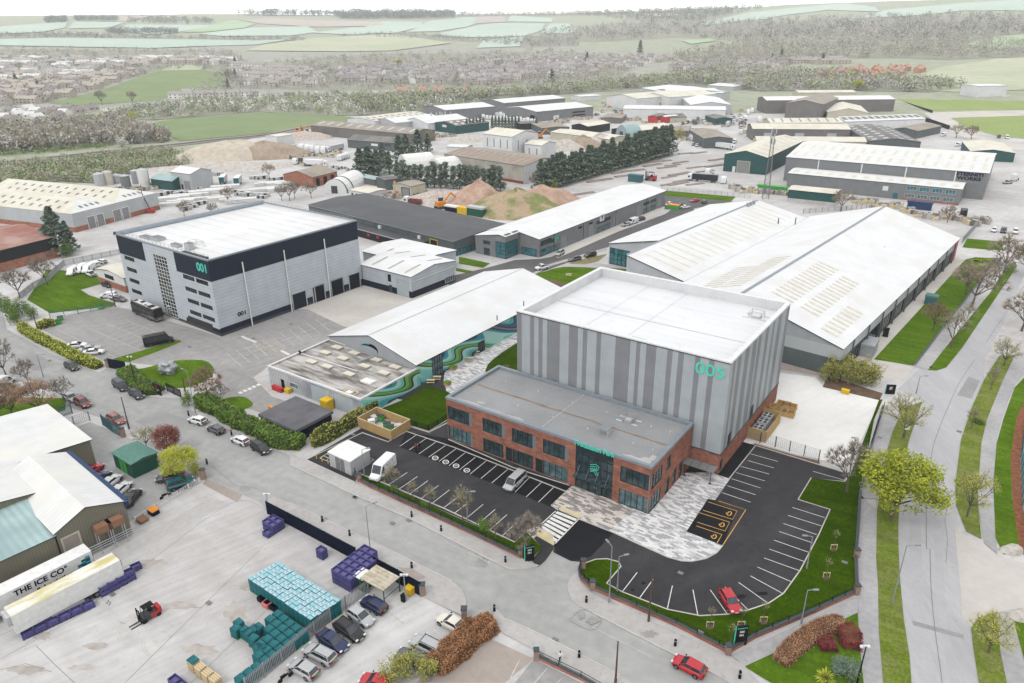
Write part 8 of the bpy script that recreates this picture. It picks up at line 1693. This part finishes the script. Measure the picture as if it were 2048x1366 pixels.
for i in range(nx):
 for j in range(ny):
  k=R.choice((0,0,1,2));o=s0[k]if sc[k]==0 else copy_tree(s0[k]);sc[k]+=1;p=A.lerp(B,(i+.5)/nx)+(C-B)*((j+.5)/ny);o.location=(p.x,p.y,.03);o.rotation_euler=(0,0,math.atan2((B-A).y,(B-A).x)+R.uniform(-.02,.02));o.scale=((B-A).length/nx/1.24,(C-B).length/ny/1.04,1+R.uniform(-.03,.03));tag(o,'teal crate stack under frosted wrap in the big rectangular block','crate stack','big block of wrapped teal stacks')
t0=obj('crate_stack','','crate stack',(0,1100),stack('tealbox','tealbox',1.5));index_children(t0);nt_=0;A,B=G(*N2(560,1060),.6),G(*N2(330,1230),.6);w_=(B-A).normalized();x_=Vector((w_.y,-w_.x,0));x_=x_ if x_.x<0 else-x_
Ps=[(A+w_*1.1*i+x_*1.3*j,'teal crate stack in the stepped cluster against the palisade fence','stepped teal cluster')for j,n0,n1 in((0,0,9),(1,0,6),(2,0,5),(3,0,3),(4,0,2))for i in range(n0,n1)]+[(G(*N2(x,y),.7),'loose teal crate stack standing apart in the open yard','loose teal stacks')for x,y in((130,985),(112,1025),(175,1035),(195,1050),(238,1025),(262,1015),(232,1090),(265,1150),(290,1160))]
for p,l,g in Ps:o=t0 if nt_==0 else copy_tree(t0);nt_+=1;o.location=(p.x,p.y,.03);o.rotation_euler=(0,0,fd+R.uniform(-.1,.1));tag(o,l,'crate stack',g)
for q,m,l in(((290,815),'navy','dark navy crate left of the pink crate'),((322,850),'pink','pink crate on a pallet between two navy crates'),((370,870),'navy','dark navy crate right of the pink crate')):
 if m=='pink':plain('pink',(236,130,132),.6)
 obj('crate',l,'crate',N2(*q),lambda b,m=m:(b.box(0,0,.14,1.2,1.0,.6,m),[b.box(0,0,.75,1.1-.2*k,.9-.2*k,.02,m)for k in range(2)],[b.box(x,0,0,.12,1.0,.14,'wood_pale')for x in(-.5,0,.5)])and None,fd)
def pallets(b,n=9):
 for k in range(n):b.box(0,0,.16*k+.02,1.2,1.0,.1,'wood_pale' if k%3 else 'wood');b.box(0,0,.16*k+.12,1.0,.9,.05,'wood')
 [b.box(0,y,.16*n,1.2,.14,.03,'wood_pale')for y in(-.4,-.13,.13,.4)]
for i,(x,y)in enumerate([(1655,1060),(1715,1110),(1775,1160),(1840,1205)]):obj('pallet_stack',['wooden pallet stack with green pallets on top','wooden pallet stack second from the green one','wooden pallet stack third from the green one','wooden pallet stack nearest the bottom edge'][i],'pallets',Q7(x,y),(lambda b:(pallets(b),b.box(0,0,1.48,1.2,1.0,.12,'tealbox'))and None)if i==0 else pallets,fd,pz=.8)
def trailer(label,nearfront,nearrear,moss,txt):
 A,B=G(*nearfront,4.0),G(*nearrear,4.0);d=(B-A);L_=min(max(d.length,13.4),14.2);d.normalize();t=thing('refrigerated_trailer',label,'trailer',(B.x-d.x*L_,B.y-d.y*L_,0),math.atan2(d.y,d.x));b=MB()
 b.box(L_/2,1.28,1.1,L_,2.55,2.9,'white',top='trailer_moss' if moss else 'white',bottom=True);b.build('box_body',t);c=MB();c.box(L_/2+.8,1.28,.8,L_-2,1.1,.3,'trim',bottom=True);c.box(L_*.45,.1,.45,4,.08,.5,'palegrey');c.build('chassis',t);f=MB();f.box(L_+.03,1.28,3.0,.1,2.5,.9,'darkgrey');f.box(L_+.05,1.28,1.2,.08,2.4,1.6,'palegrey');f.build('rear_doors',t);f=MB();f.box(-.25,1.28,2.4,.5,1.9,1.4,'palegrey');f.build('cooling_unit',t)
 for x in(L_*.62,L_*.72,L_*.82):
  for y in(.3,2.25):ty,hb=wheel_mesh(.5,.34);o=ty.build('wheel',t);hb.build('rim',o);o.location=(x,y,.5)
 if txt:text('side_lettering','THE ICE CO\u00b0',1.15,'navy',t,(L_-6.6,-.02,3.2),(math.pi/2,0,0),.01,.035,1.0);text('side_lettering','& Logistics',.95,'navy',t,(L_-5.2,-.02,2.05),(math.pi/2,0,0),.01,.03,1.1);g=MB();[g.quad((L_-3.2+i*.55,-.015,1.3+.28*k),(L_-2.6+i*.55,-.015,1.3+.28*k),(L_-2.6+i*.55,-.015,1.6+.28*k),(L_-3.2+i*.55,-.015,1.6+.28*k),('blue','glass_teal','cyan')[(i+k)%3])for i in range(5)for k in range(8)if i>k*.45];g.build('side_graphic',t)
 return t
trailer('white trailer with a mossy stained roof beside a row of purple boxes',Q7(92,655),Q7(1025,172),True,False);A=G(*Q7(92,655),4.0);B=G(*Q7(1025,172),4.0);d=(B-A).normalized();e=G(*Q7(778,92),4.0)
P_=e-d*13.6;trailer('white lettered trailer with a blue-green graphic, nearest the factory wall',proj(P_),proj(e),False,True)
def forklift(b):
 b.box(.1,0,.35,1.7,1.25,.75,'darkgrey');b.box(-.6,0,.36,1.1,1.27,.6,'red');b.box(-1.25,0,.45,.5,1.2,.9,'red');b.box(.5,0,.5,.9,1.2,.5,'darkgrey');m,c=MB(),MB()
 [m.box(1.2,y,.1,.14,.1,2.2,'black')for y in(-.38,.38)];[m.box(1.22,0,z_,.1,.8,.1,'black')for z_ in(.4,1.2,2.2)];f=MB();[f.box(1.9,y,.1,1.25,.13,.05,'black',bottom=True)for y in(-.3,.3)]
 [c.tube((x,y,1.0),(x*.8,y*.9,2.1),.045,.045,'black',5)for x in(.75,-.9)for y in(-.55,.55)];c.box(-.06,0,2.08,1.4,1.05,.06,'black',bottom=True);c.box(-.3,0,1.0,.5,.5,.5,'black');return[('mast',m),('fork',f),('cab_frame',c)]+[('wheel',MB().tube((x,y-.11,r_),(x,y+.11,r_),r_,r_,'tyre',14))for x,r_ in((.8,.36),(-1.05,.29))for y in(-.55,.55)]
obj('forklift','red and black forklift truck alone in the middle of the concrete yard','forklift',Q7(1270,640),forklift,dirn(Q7(1330,625),Q7(1200,700)),pz=.5);obj('forklift','red forklift in the steel yard beside a teal container','forklift',Q4(1160,985),forklift,2.6).scale=(2,2,2)
def kiosk(w_,d_,h,m,roof,rise=.5,door=None):
 def f(b):
  b.box(0,0,0,w_,d_,h,m);r=MB();o=.2;r.quad((-w_/2-o,-d_/2-o,h),(w_/2+o,-d_/2-o,h),(w_/2+o,0,h+rise),(-w_/2-o,0,h+rise),roof);r.quad((w_/2+o,d_/2+o,h),(-w_/2-o,d_/2+o,h),(-w_/2-o,0,h+rise),(w_/2+o,0,h+rise),roof);r.box(0,0,h-.12,w_+.3,d_+.3,.1,roof);[r.add([(x,-d_/2,h),(x,d_/2,h),(x,0,h+rise)],[(0,1,2),(2,1,0)],m)for x in(-w_/2,w_/2)];d=MB();[d.box(x,-d_/2-.03,.15,1.0,.06,h*.8,door or m)for x in(-.6,.6)];d.box(-.1,-d_/2-.09,h*.45,.05,.06,.2,'black');return[('roof',r),('door',d)]
 return f
obj('electricity_kiosk','dark green kiosk with a shallow grey-green roof beside the maroon tree','kiosk',N1(690,285),kiosk(6.4,4.6,3.0,'dkgreen','greencloth',.3,'green'),dirn(N1(610,260),N1(705,320)));obj('substation','grey flat-topped substation cabin ringed by yellow posts','kiosk',N3(408,505),kiosk(5.4,4.6,3.0,'palegrey','white',.12,'grey'),EA)
obj('yellow_post','','post',(0,1200),lambda b:b.tube((0,0,0),(0,0,1.0),.09,.09,'yellow',8)and None);y0=bpy.data.objects['yellow_post'];index_children(y0)
for i,(x,y)in enumerate([(180,465),(217,483),(258,498),(320,498),(434,545),(475,520),(515,492)]):o=y0 if i==0 else copy_tree(y0);o.location=G(*N3(x,y));o.location.z=.06;tag(o,'short yellow post guarding the grey substation cabin','post','yellow posts round the substation')
def store(b):
 for x,y,sx,sy in((0,-2.6,9,.1),(0,2.6,9,.1),(-4.45,0,.1,5.1),(4.45,0,.1,5.1)):b.box(x,y,0,sx,sy,2.0,'wood');b.box(x,y,2.0,sx+.06,sy+.06,.05,'wood_pale')
 f=MB();f.box(0,0,.02,8.8,5,.05,'concrete_pale');return[('floor',f)]
sp_=G(*N3(635,255));obj('bin_store','timber-fenced bin enclosure open to the sky beside the courtyard lawn','enclosure',sp_,store,EA,z=.08)
def wheelie(m):return lambda b:(b.box(0,0,.15,1.25,.95,1.0,m),b.box(0,0,1.15,1.35,1.05,.1,m if m!='green' else 'darkgrey'),[b.tube((x,y,0),(x,y,.15),.09,.09,'black',8)for x in(-.5,.5)for y in(-.35,.35)])and None
for i,(dx,dy,m)in enumerate([(-3.2,.6,'palegrey'),(-2.4,1.4,'green'),(.6,.2,'green'),(2.0,-.3,'green'),(3.0,.8,'palegrey'),(-2.6,-.8,'white')]):obj('wheeled_bin',['grey bin bag trolley in the timber enclosure corner','green bin heaped with bags in the timber enclosure','green bin left of a pair in the timber enclosure','green bin right of a pair in the timber enclosure','pale bin at the right of the timber enclosure','white bulk bag in the timber enclosure'][i],'bin',sp_+Matrix.Rotation(EA,3,'Z')@Vector((dx,dy,0)),wheelie(m),EA+.2*i,z=.16)
for q,l in((P1(865,248),'green wheeled bin by the green mesh fence'),(P1(505,375),'green wheeled bin at the hedge corner, nearer'),(P1(520,345),'green wheeled bin at the hedge corner, further')):obj('wheeled_bin',l,'bin',q,wheelie('green'),.4)
def shelter(b):
 b.box(0,0,2.5,4.4,3.2,.12,'sheet_worn',bottom=True);[b.box(0,y,2.62,4.4,.05,.05,'sheet_worn')for y in(-1.2,-.6,0,.6,1.2)];p=MB();[p.tube((x,y,0),(x,y,2.5),.08,.08,'dkgreen',6)for x in(-2.1,2.1)for y in(-1.5,1.5)];p.box(2.1,0,1,.06,3,.08,'dkgreen');w_=MB();[w_.box(-2.1,y,.3,.06,.7,2.1,m)for y,m in((-1.1,'white'),(-.3,'wood'),(.5,'sheet_worn'),(1.2,'white'))];return[('post',p),('side_panel',w_)]
obj('smoking_shelter','open shelter with a worn white sheet roof on green posts','shelter',N2(1085,755),shelter,fd);obj('kiosk','narrow green sentry kiosk with a white roof beside the open shelter','kiosk',N2(972,720),kiosk(1.4,1.6,2.3,'dkgreen','white',.1),fd)
cube=lambda w_,d_,h,m,top=None:(lambda b:(b.box(0,0,.05,w_,d_,h*.8,m),b.box(0,0,.05+h*.8,w_*1.06,d_*1.06,h*.2,top or m))and None)
for n_,l,c_,q,w2,d2,h2,m,tp in[('grit_bin','yellow bin beside the brick pier of the navy hoarding','bin',N2(1277,765),1.1,.9,1.1,'yellow',None),('grit_bin','yellow grit bin at the edge of the white yard','bin',F6(1183,935),1.5,.9,.9,'yellow',None),('litter_bin','black litter bin at the foot of the camera post','bin',N2(1238,815),.6,.6,1.1,'black',None),('litter_bin','black bin standing on the apron beside the big white shed','bin',P2(300,995),1.2,1.0,2.2,'black',None),('green_cabinet','teal-green box cabinet at the edge of the long lawn','cabinet',P2(686,715),3,2.4,2.6,'frame_green','greencloth'),('water_tank','galvanised open tank at the corner of the big white shed','tank',P2(130,1135),5.6,4,3.2,'galv',None),('container','dark blue shipping container in the works yard','container',Q5(1340,870),9,2.6,3.2,'blue',None),('container','teal container beside the red forklift in the steel yard','container',Q4(1028,995),7,3,3.6,'frame_green',None),('container','green container among orange frames by the green store','container',Q5(350,755),13,2.6,3,'green',None),('skip','orange and green skip in the small rear car park','skip',Q4(1365,1238),5,2.2,2,'green','orange'),('skip','yellow skip behind the charcoal-roofed warehouse','skip',Q3(1290,1270),7.5,2.6,2.8,'yellow',None),('skip','dark blue skip left of the yellow skip','skip',Q3(1155,1245),7,2.6,2.6,'navy','white'),('screening_machine','green screening machine right of the yellow skip','machine',Q3(1400,1290),8,3,4,'dkgreen','palegrey'),('garage','flat dark-roofed navy garage behind the shaggy hedge','garage',P4(815,1110),10.5,8.6,2.9,'navy','felt_dark'),('water_bowser','fat yellow tank on end beside the sliding doors','tank',P4(1130,940),2.0,1.8,2.4,'yellow',None),('barrier','red barriers by the workshop door','barrier',P4(610,745),3.0,.8,1,'red',None),('grit_bin','yellow bin beside the red barriers','bin',P4(718,765),1.3,.9,1,'yellow',None),('barrier','orange barrier trailer at the end of the dark garage','barrier',P4(590,1000),3.6,.6,1.6,'orange',None),('planter','square timber planter on the courtyard path, nearer the brick office','planter',P5(1025,1105),1.2,1.2,.9,'wood','leaf_green'),('crate','red crate beside the factory wall pipes','crate',N1(605,582),1.6,1.4,1.0,'redbrown','red'),('crate','low brown crate on the yard near the white rails','crate',N1(713,555),1.7,1.3,.5,'rust',None),('pallet_truck','orange pallet truck on a navy pallet by the white rails','pallet truck',N1(770,518),1.6,1.2,.9,'navy','orange'),('planter','square timber planter on the courtyard path by the mural','planter',P5(1085,940),1.3,1.3,.9,'wood','leaf_green')]:obj(n_,l,c_,q,cube(w2,d2,h2,m,tp),EA+(1.57 if n_=='water_tank' else 0))
def board(label,f,base,top,w_,mk,rz=EA+1.2):
 q0,q1=f(*base),f(*top);h=ztop(q0,q1);t=obj('sign_board',label,'sign',q0,lambda b:b.box(0,0,0,w_,.22,h,'black')and None,rz);[text('lettering',s,z_,m,t,(0,-.125,h*zz),(math.pi/2,0,0),.005,.01)for s,z_,m,zz in mk];g=MB();g.box(-w_/2-.02,0,0,.05,.24,h,'teal');g.build('edge_strip',t)
LT_=[('Production Park',.2,'teal',.9),('005',.42,'white',.72),('001',.42,'white',.55)]
board('tall black sign board with white figures on the corner lawn',N5,(1705,992),(1712,855),1.6,LT_,EA+.75);board('black sign board at the car park entrance beside the bare shrub tree',N3,(1612,1150),(1615,1045),1.4,LT_,EA+.9);board('black sign board with white text at the entrance to the white yard',P3,(500,245),(515,178),1.9,LT_[1:],EA+.5);board('wide black sign board with a red disc by the entrance hedge',P1,(1350,975),(1345,885),2.8,[('O',1.1,'red',.78),('PRODUCTION',.3,'white',.5),('PARK',.3,'white',.36)],EA)
b=MB();b.box(0,0,1.9,.9,.06,1.0,'white');tag(b.build('notice',loc=G(*P3(603,555))+Vector((0,-.45,0))),'white notice fixed to the trunk of the rounded budding tree','sign')
bm=bmesh.new();bmesh.ops.create_icosphere(bm,subdivisions=3,radius=1.7)
for v in bm.verts:v.co*=1+.55*noise.noise(v.co*.9+Vector((4,1,7)))+.2*noise.noise(v.co*2.6);v.co.z=max(v.co.z*1.0+1.3,0)
me=bpy.data.meshes.new('sculpture');bm.to_mesh(me);bm.free();me.materials.append(MATS['galv']);o=bpy.data.objects.new('sculpture',me);COL.objects.link(o);o.location=G(*P1(1445,800));o.location.z=.09;tag(o,'crumpled silver boulder sculpture on the entrance island lawn','sculpture')
for f,x,y,l in((N6,1680,655,'grey boulder at the right-hand junction, upper'),(N6,1735,1010,'grey boulder at the right-hand junction, lower')):heap(l,f(x,y),1.7,1.1,1.1,'stone_pale',22,'boulder',cat='boulder',steep=3)
def cond(b):
 for x,y,sx,sy in((0,-2,9,.1),(0,2,9,.1),(4.45,0,.1,4),(-4.45,0,.1,4)):b.box(x,y,0,sx,sy,2.4,'wood')
 u=[]
 for i,x in enumerate((-2.6,0.2,2.8)):m=MB();m.box(x,0,.1,2.0,1.8,1.9,'palegrey');[m.tube((x+dx,dy,2.0),(x+dx,dy,2.06),.38,.38,'darkgrey',12)for dx in(-.5,.5)for dy in(-.45,.45)];u.append(('condenser',m))
 return u
obj('plant_enclosure','timber-fenced enclosure of grey cooling units beside the striped hall','enclosure',F6(782,1110),cond,EA+1.5708)
for i,(x,y)in enumerate([(850,1015),(885,1000),(905,1040),(870,1030),(915,1010)]):obj('timber_crate',['open timber crate nearest the cooling enclosure','open timber crate at the back of the group on the white yard','open timber crate on the right front of the white yard group','open timber crate in the middle of the white yard group','open timber crate at the far right of the white yard group'][i],'crate',F6(x,y),lambda b:([b.box(a,c,0,w_,d_,.9,'wood')for a,c,w_,d_ in((0,-1,2.6,.12),(0,1,2.6,.12),(-1.25,0,.12,2),(1.25,0,.12,2),(0,0,.1,2))],b.box(0,0,.05,2.5,1.9,.05,'orange'))and None,EA+.1,z=.07)
def bench(b):b.box(0,0,.72,1.8,.7,.06,'wood_pale');[b.box(0,y,.42,1.8,.28,.05,'wood_pale')for y in(-.7,.7)];l=MB();[l.tube((x,-.75,.0),(x,.3,.72),.05,.05,'wood',4)or l.tube((x,.75,.0),(x,-.3,.72),.05,.05,'wood',4)for x in(-.65,.65)];return[('legs',l)]
for q,l in((P5(850,1085),'picnic bench on the courtyard tarmac, nearer'),(P5(915,1050),'picnic bench on the courtyard tarmac, further'),(P5(1255,850),'pale picnic bench on the courtyard path beside the mural'),(P6(1035,865),'picnic bench alone on the lawn behind the striped hall'),(P5(1320,785),'pale seat at the mural shed side door')):obj('picnic_bench',l,'bench',q,bench,EA+.6,z=.1)
def bike(b):b.tube((-.5,0,.55),(.5,0,.7),.16,.12,'black',6);b.tube((.45,0,.65),(.72,0,.3),.05,.05,'grey',5);b.box(-.2,0,.75,.7,.26,.12,'black');b.tube((.5,-.35,1.0),(.5,.35,1.0),.03,.03,'black',5);return[('wheel',MB().tube((x,-.06,.3),(x,.06,.3),.3,.3,'tyre',14))for x in(-.65,.72)]
for q,l in((N2(440,1345),'black scooter by the silver hatchbacks at the bottom'),(N1(830,440),'dark motorcycle against the white guard rails'),(N1(910,405),'motorcycle between the railings and the teal off-roader')):obj('motorcycle',l,'motorcycle',q,bike,.8)
def person(label,q,top,legs,hair,face,arm=.2,stride=.25,h=1.75,z=.07):
 V=[(0,0,.95),(0,0,1.18),(0,0,1.42),(0,.02,1.5),(0,.03,1.64),(0,.03,1.74)];E=[(0,1),(1,2),(2,3),(3,4),(4,5)];Rr=[(.15,.12),(.14,.11),(.17,.11),(.06,.06),(.085,.1),(.06,.07)]
 for s in(-1,1):
  n=len(V);V+=[(s*.09,s*stride*.1,.88),(s*.1,s*stride*.5+.03,.5),(s*.1,s*stride,.08),(s*.1,s*stride+.14,.04),(s*.2,0,1.4),(s*.26,-s*arm*.4,1.14),(s*.25,.1-s*arm,.92),(s*.24,.14-s*arm,.82)];E+=[(0,n),(n,n+1),(n+1,n+2),(n+2,n+3),(2,n+4),(n+4,n+5),(n+5,n+6),(n+6,n+7)];Rr+=[(.1,.1),(.065,.065),(.045,.05),(.04,.035),(.07,.07),(.05,.05),(.035,.035),(.035,.02)]
 me=bpy.data.meshes.new('sk');me.from_pydata(V,E,[]);o=bpy.data.objects.new('sk',me);COL.objects.link(o);md=o.modifiers.new('s','SKIN')
 for i,v in enumerate(me.skin_vertices[0].data):v.radius=Rr[i];v.use_root=i==0
 o.modifiers.new('d','SUBSURF').levels=1;bpy.context.view_layer.update();m2=bpy.data.meshes.new_from_object(o.evaluated_get(bpy.context.evaluated_depsgraph_get()));bpy.data.objects.remove(o);m2 .materials.clear();[m2 .materials.append(MATS[k])for k in(legs,top,'skin','trim')]
 for p in m2 .polygons:c=p.center;p.material_index=3 if c.z<.09 else 2 if c.z>1.5 or(c.z<.9 and abs(c.x)>.2)else 0 if c.z<.97 and abs(c.x)<.2 else 1;p.use_smooth=True
 b=bpy.data.objects.new('person',m2);COL.objects.link(b);p=G(*q);b.location=(p.x,p.y,z);b.rotation_euler=(0,0,face);tag(b,label,'person');hm=MB();hm.tube((0,.01,1.66),(0,.005,1.8),.11,.06,hair,10);[hm.tube((0,-.03,1.58),(0,0,1.7),.085,.1,hair,10)];hm.build('hair',b,True)
plain('skin',(214,170,148),.6);plain('cloth_red',(150,40,48),.9)
person('person in a dark red top walking across the bays beside one in black',N3(850,415),'cloth_red','navy','timber',.6);person('person in black walking beside one in a dark red top',N3(872,408),'black','black','black',.7);person('person in a white coat and dark trousers on the pavement by the brick gate wall',N5(478,1112),'white','black','timber',.3,z=.15);person('person in dark clothes standing by the long black saloon',N1(418,188),'darkgrey','navy','black',2,stride=.05)
def clutter(name,fn,cat,group,label,pts,rz=0.0,jit=.3):
 k=None
 for q in pts:
  p=G(*q)
  if k is None:k=obj(name,label,cat,q,fn,rz,group);index_children(k)
  else:o=copy_tree(k);o.location=(p.x,p.y,0);o.rotation_euler=(0,0,rz+R.uniform(-jit,jit));s=R.uniform(.8,1.2);o.scale=(s,s,s)
def gridpts(f,a,c,n,j=8):return[f(*(lambda q:(q[0]+R.uniform(-j,j),q[1]+R.uniform(-j,j)))(q))for q in il(a,c,n)]
pipes=lambda b:[b.tube((-6,y,.3+z_),(6,y,.3+z_),.3,.3,'white' if y else 'palegrey',8)for y in(-1.2,-.6,0,.6,1.2)for z_ in(0,.55,1.1)]and None
drum=lambda b:[b.box(x,y,0,1.1,1.0,1.6,m,top='white')for x,y,m in((-1.2,0,'palegrey'),(0,0,'darkgrey'),(1.2,0,'palegrey'))]and None
bars=lambda b:[b.box(0,y,0,13,.55,.5,m)for y,m in((-.9,'concrete_brown'),(-.2,'grey'),(.5,'rust'),(1.1,'concrete_brown'))]and None
clutter('pipe_bundle',pipes,'pipes','white pipe bundles in the left yard','long bundle of white wrapped pipes in the pipe yard',gridpts(Q2,(60,930),(380,880),4)+gridpts(Q2,(120,975),(400,920),4)+gridpts(Q2,(460,860),(680,815),4)+gridpts(Q2,(620,930),(830,945),3)+gridpts(Q2,(1080,770),(1300,780),4)+gridpts(Q2,(1010,830),(1240,830),4),.35,.05)
clutter('tank_stack',drum,'stack','stacked tanks and drums in the left yard','stack of pale and dark tanks in the pipe yard',gridpts(Q2,(490,665),(630,665),6)+gridpts(Q2,(780,850),(1080,890),10)+gridpts(Q2,(800,880),(1060,905),8)+gridpts(Q2,(950,715),(1060,700),5)+gridpts(Q2,(1120,725),(1240,715),5)+gridpts(Q2,(200,790),(430,830),7,14)+gridpts(Q2,(20,870),(300,860),9,14)+gridpts(Q2,(330,760),(420,750),4)+gridpts(Q2,(1770,600),(1960,620),7,12)+gridpts(Q2,(240,1030),(460,960),8,14),.35,.5)
clutter('steel_stack',bars,'steel bars','rusty steel stacks in the steel yard','low stack of rusty steel bars in the open steel yard',[Q4(x,y)for x,y in((560,1105),(680,990),(720,985),(900,915),(940,945),(1010,900),(1160,825),(1270,815),(1310,870),(1360,850),(1430,825),(1480,745),(1590,740),(1760,800),(1740,855),(1330,955),(1420,930),(1330,1020),(1410,1015),(1560,1020),(1180,850),(1560,870),(1650,905),(1450,990))],.55,.12)
clutter('scrap_pile',lambda b:[b.box(R.uniform(-2,2),R.uniform(-1.5,1.5),0,R.uniform(.8,2.6),R.uniform(.6,1.6),R.uniform(.5,2),R.choice(['palegrey','concrete_brown','palegrey','darkgrey','white','grey','rust','wood_pale']),R.uniform(0,3))for _ in range(12)]and None,'scrap','scrap and materials about the yards','untidy pile of mixed scrap and materials in a far yard',gridpts(Q2,(1290,290),(1800,270),8,20)+gridpts(Q3,(440,1080),(640,1110),6,16)+gridpts(Q3,(850,1080),(1000,1080),4,14)+gridpts(Q4,(600,420),(1100,460),14,22)+gridpts(Q4,(1240,460),(1880,500),10,16)+gridpts(Q5,(110,745),(460,770),9,10)+gridpts(Q4,(1240,560),(1480,620),8,18)+gridpts(Q4,(1950,380),(1990,560),6,12)+gridpts(Q3,(600,1060),(430,1150),7,14)+gridpts(Q3,(980,480),(1180,470),7,14)+gridpts(Q4,(260,480),(560,440),9,18)+gridpts(Q4,(640,290),(860,330),9,14)+gridpts(Q2,(1260,480),(1900,470),9,20)+gridpts(Q1,(1000,930),(1400,900),6,10)+gridpts(Q5,(900,820),(1250,880),8,18)+gridpts(Q5,(1300,910),(1620,950),9,14)+gridpts(Q5,(1680,970),(1800,950),5,10)+gridpts(Q2,(1480,570),(1640,580),4)+gridpts(Q1,(1380,870),(1540,870),5,10),0,3)
def digger(b):b.box(0,0,.9,3,2.4,1.6,'orange');t=MB();[t.box(0,y,0,3.6,.6,.9,'darkgrey')for y in(-1.1,1.1)];a=MB();a.tube((1.2,0,2),(4.2,0,5),.35,.3,'orange',6);a.tube((4.2,0,5),(7,0,2.6),.28,.2,'orange',6);a.box(7,0,1.6,.9,1,1.1,'darkgrey');c=MB();c.box(.6,.7,2.5,1.4,1,1.2,'glass');return[('track',t),('boom',a),('cab',c)]
for f,x,y,rz,l in((Q3,1030,1215,.6,'orange excavator reaching towards the pinkish heap'),(Q3,600,1095,2,'orange excavator beside the beige box shed'),(Q2,1420,250,1.5,'orange excavator on the rubble by the railway, upper'),(Q2,1530,260,2.4,'orange excavator on the rubble by the railway, right'),(Q4,170,610,.4,'orange excavator on the stone heap behind the conifers')):obj('excavator',l,'excavator',f(x,y),digger,rz).scale=(1.25,1.25,1.25)
for f,x,y,l in((Q2,640,770,'teal curtain-sided trailer in the pipe yard, left'),(Q2,790,780,'teal curtain-sided trailer in the pipe yard, right')):obj('curtain_trailer',l,'trailer',f(x,y),lambda b:(b.box(4.5,0,1.2,10,2.6,2.9,'palegrey',top='white',bottom=True),b.box(-.55,0,1.3,.1,2.5,2.7,'tealbox'),[b.tube((x,y,.5),(x,y+.3,.5),.5,.5,'tyre',10)for x in(1,2.3,7)for y in(-1.2,.9)])and None,dirn(f(x,y),f(x+50,y-60)))
b=thing('boom_lift','red boom lift with a raised dark arm by the dock warehouse','lift',G(*Q1(1375,1120)));m=MB();m.box(0,0,.3,3,2,1.2,'red');m.build('base',b);m=MB();m.path([(0,0,1.5),(-1.2,0,5),(-2.4,.5,8.5),(-2.2,.5,12)],.18,'darkgrey');m.build('boom',b)
for t_ in bpy.data.objects:
 if t_.parent is None and t_.get('label')=='':t_['label']=t_.name.split('.')[0].replace('_',' ')+' beside others of its kind'
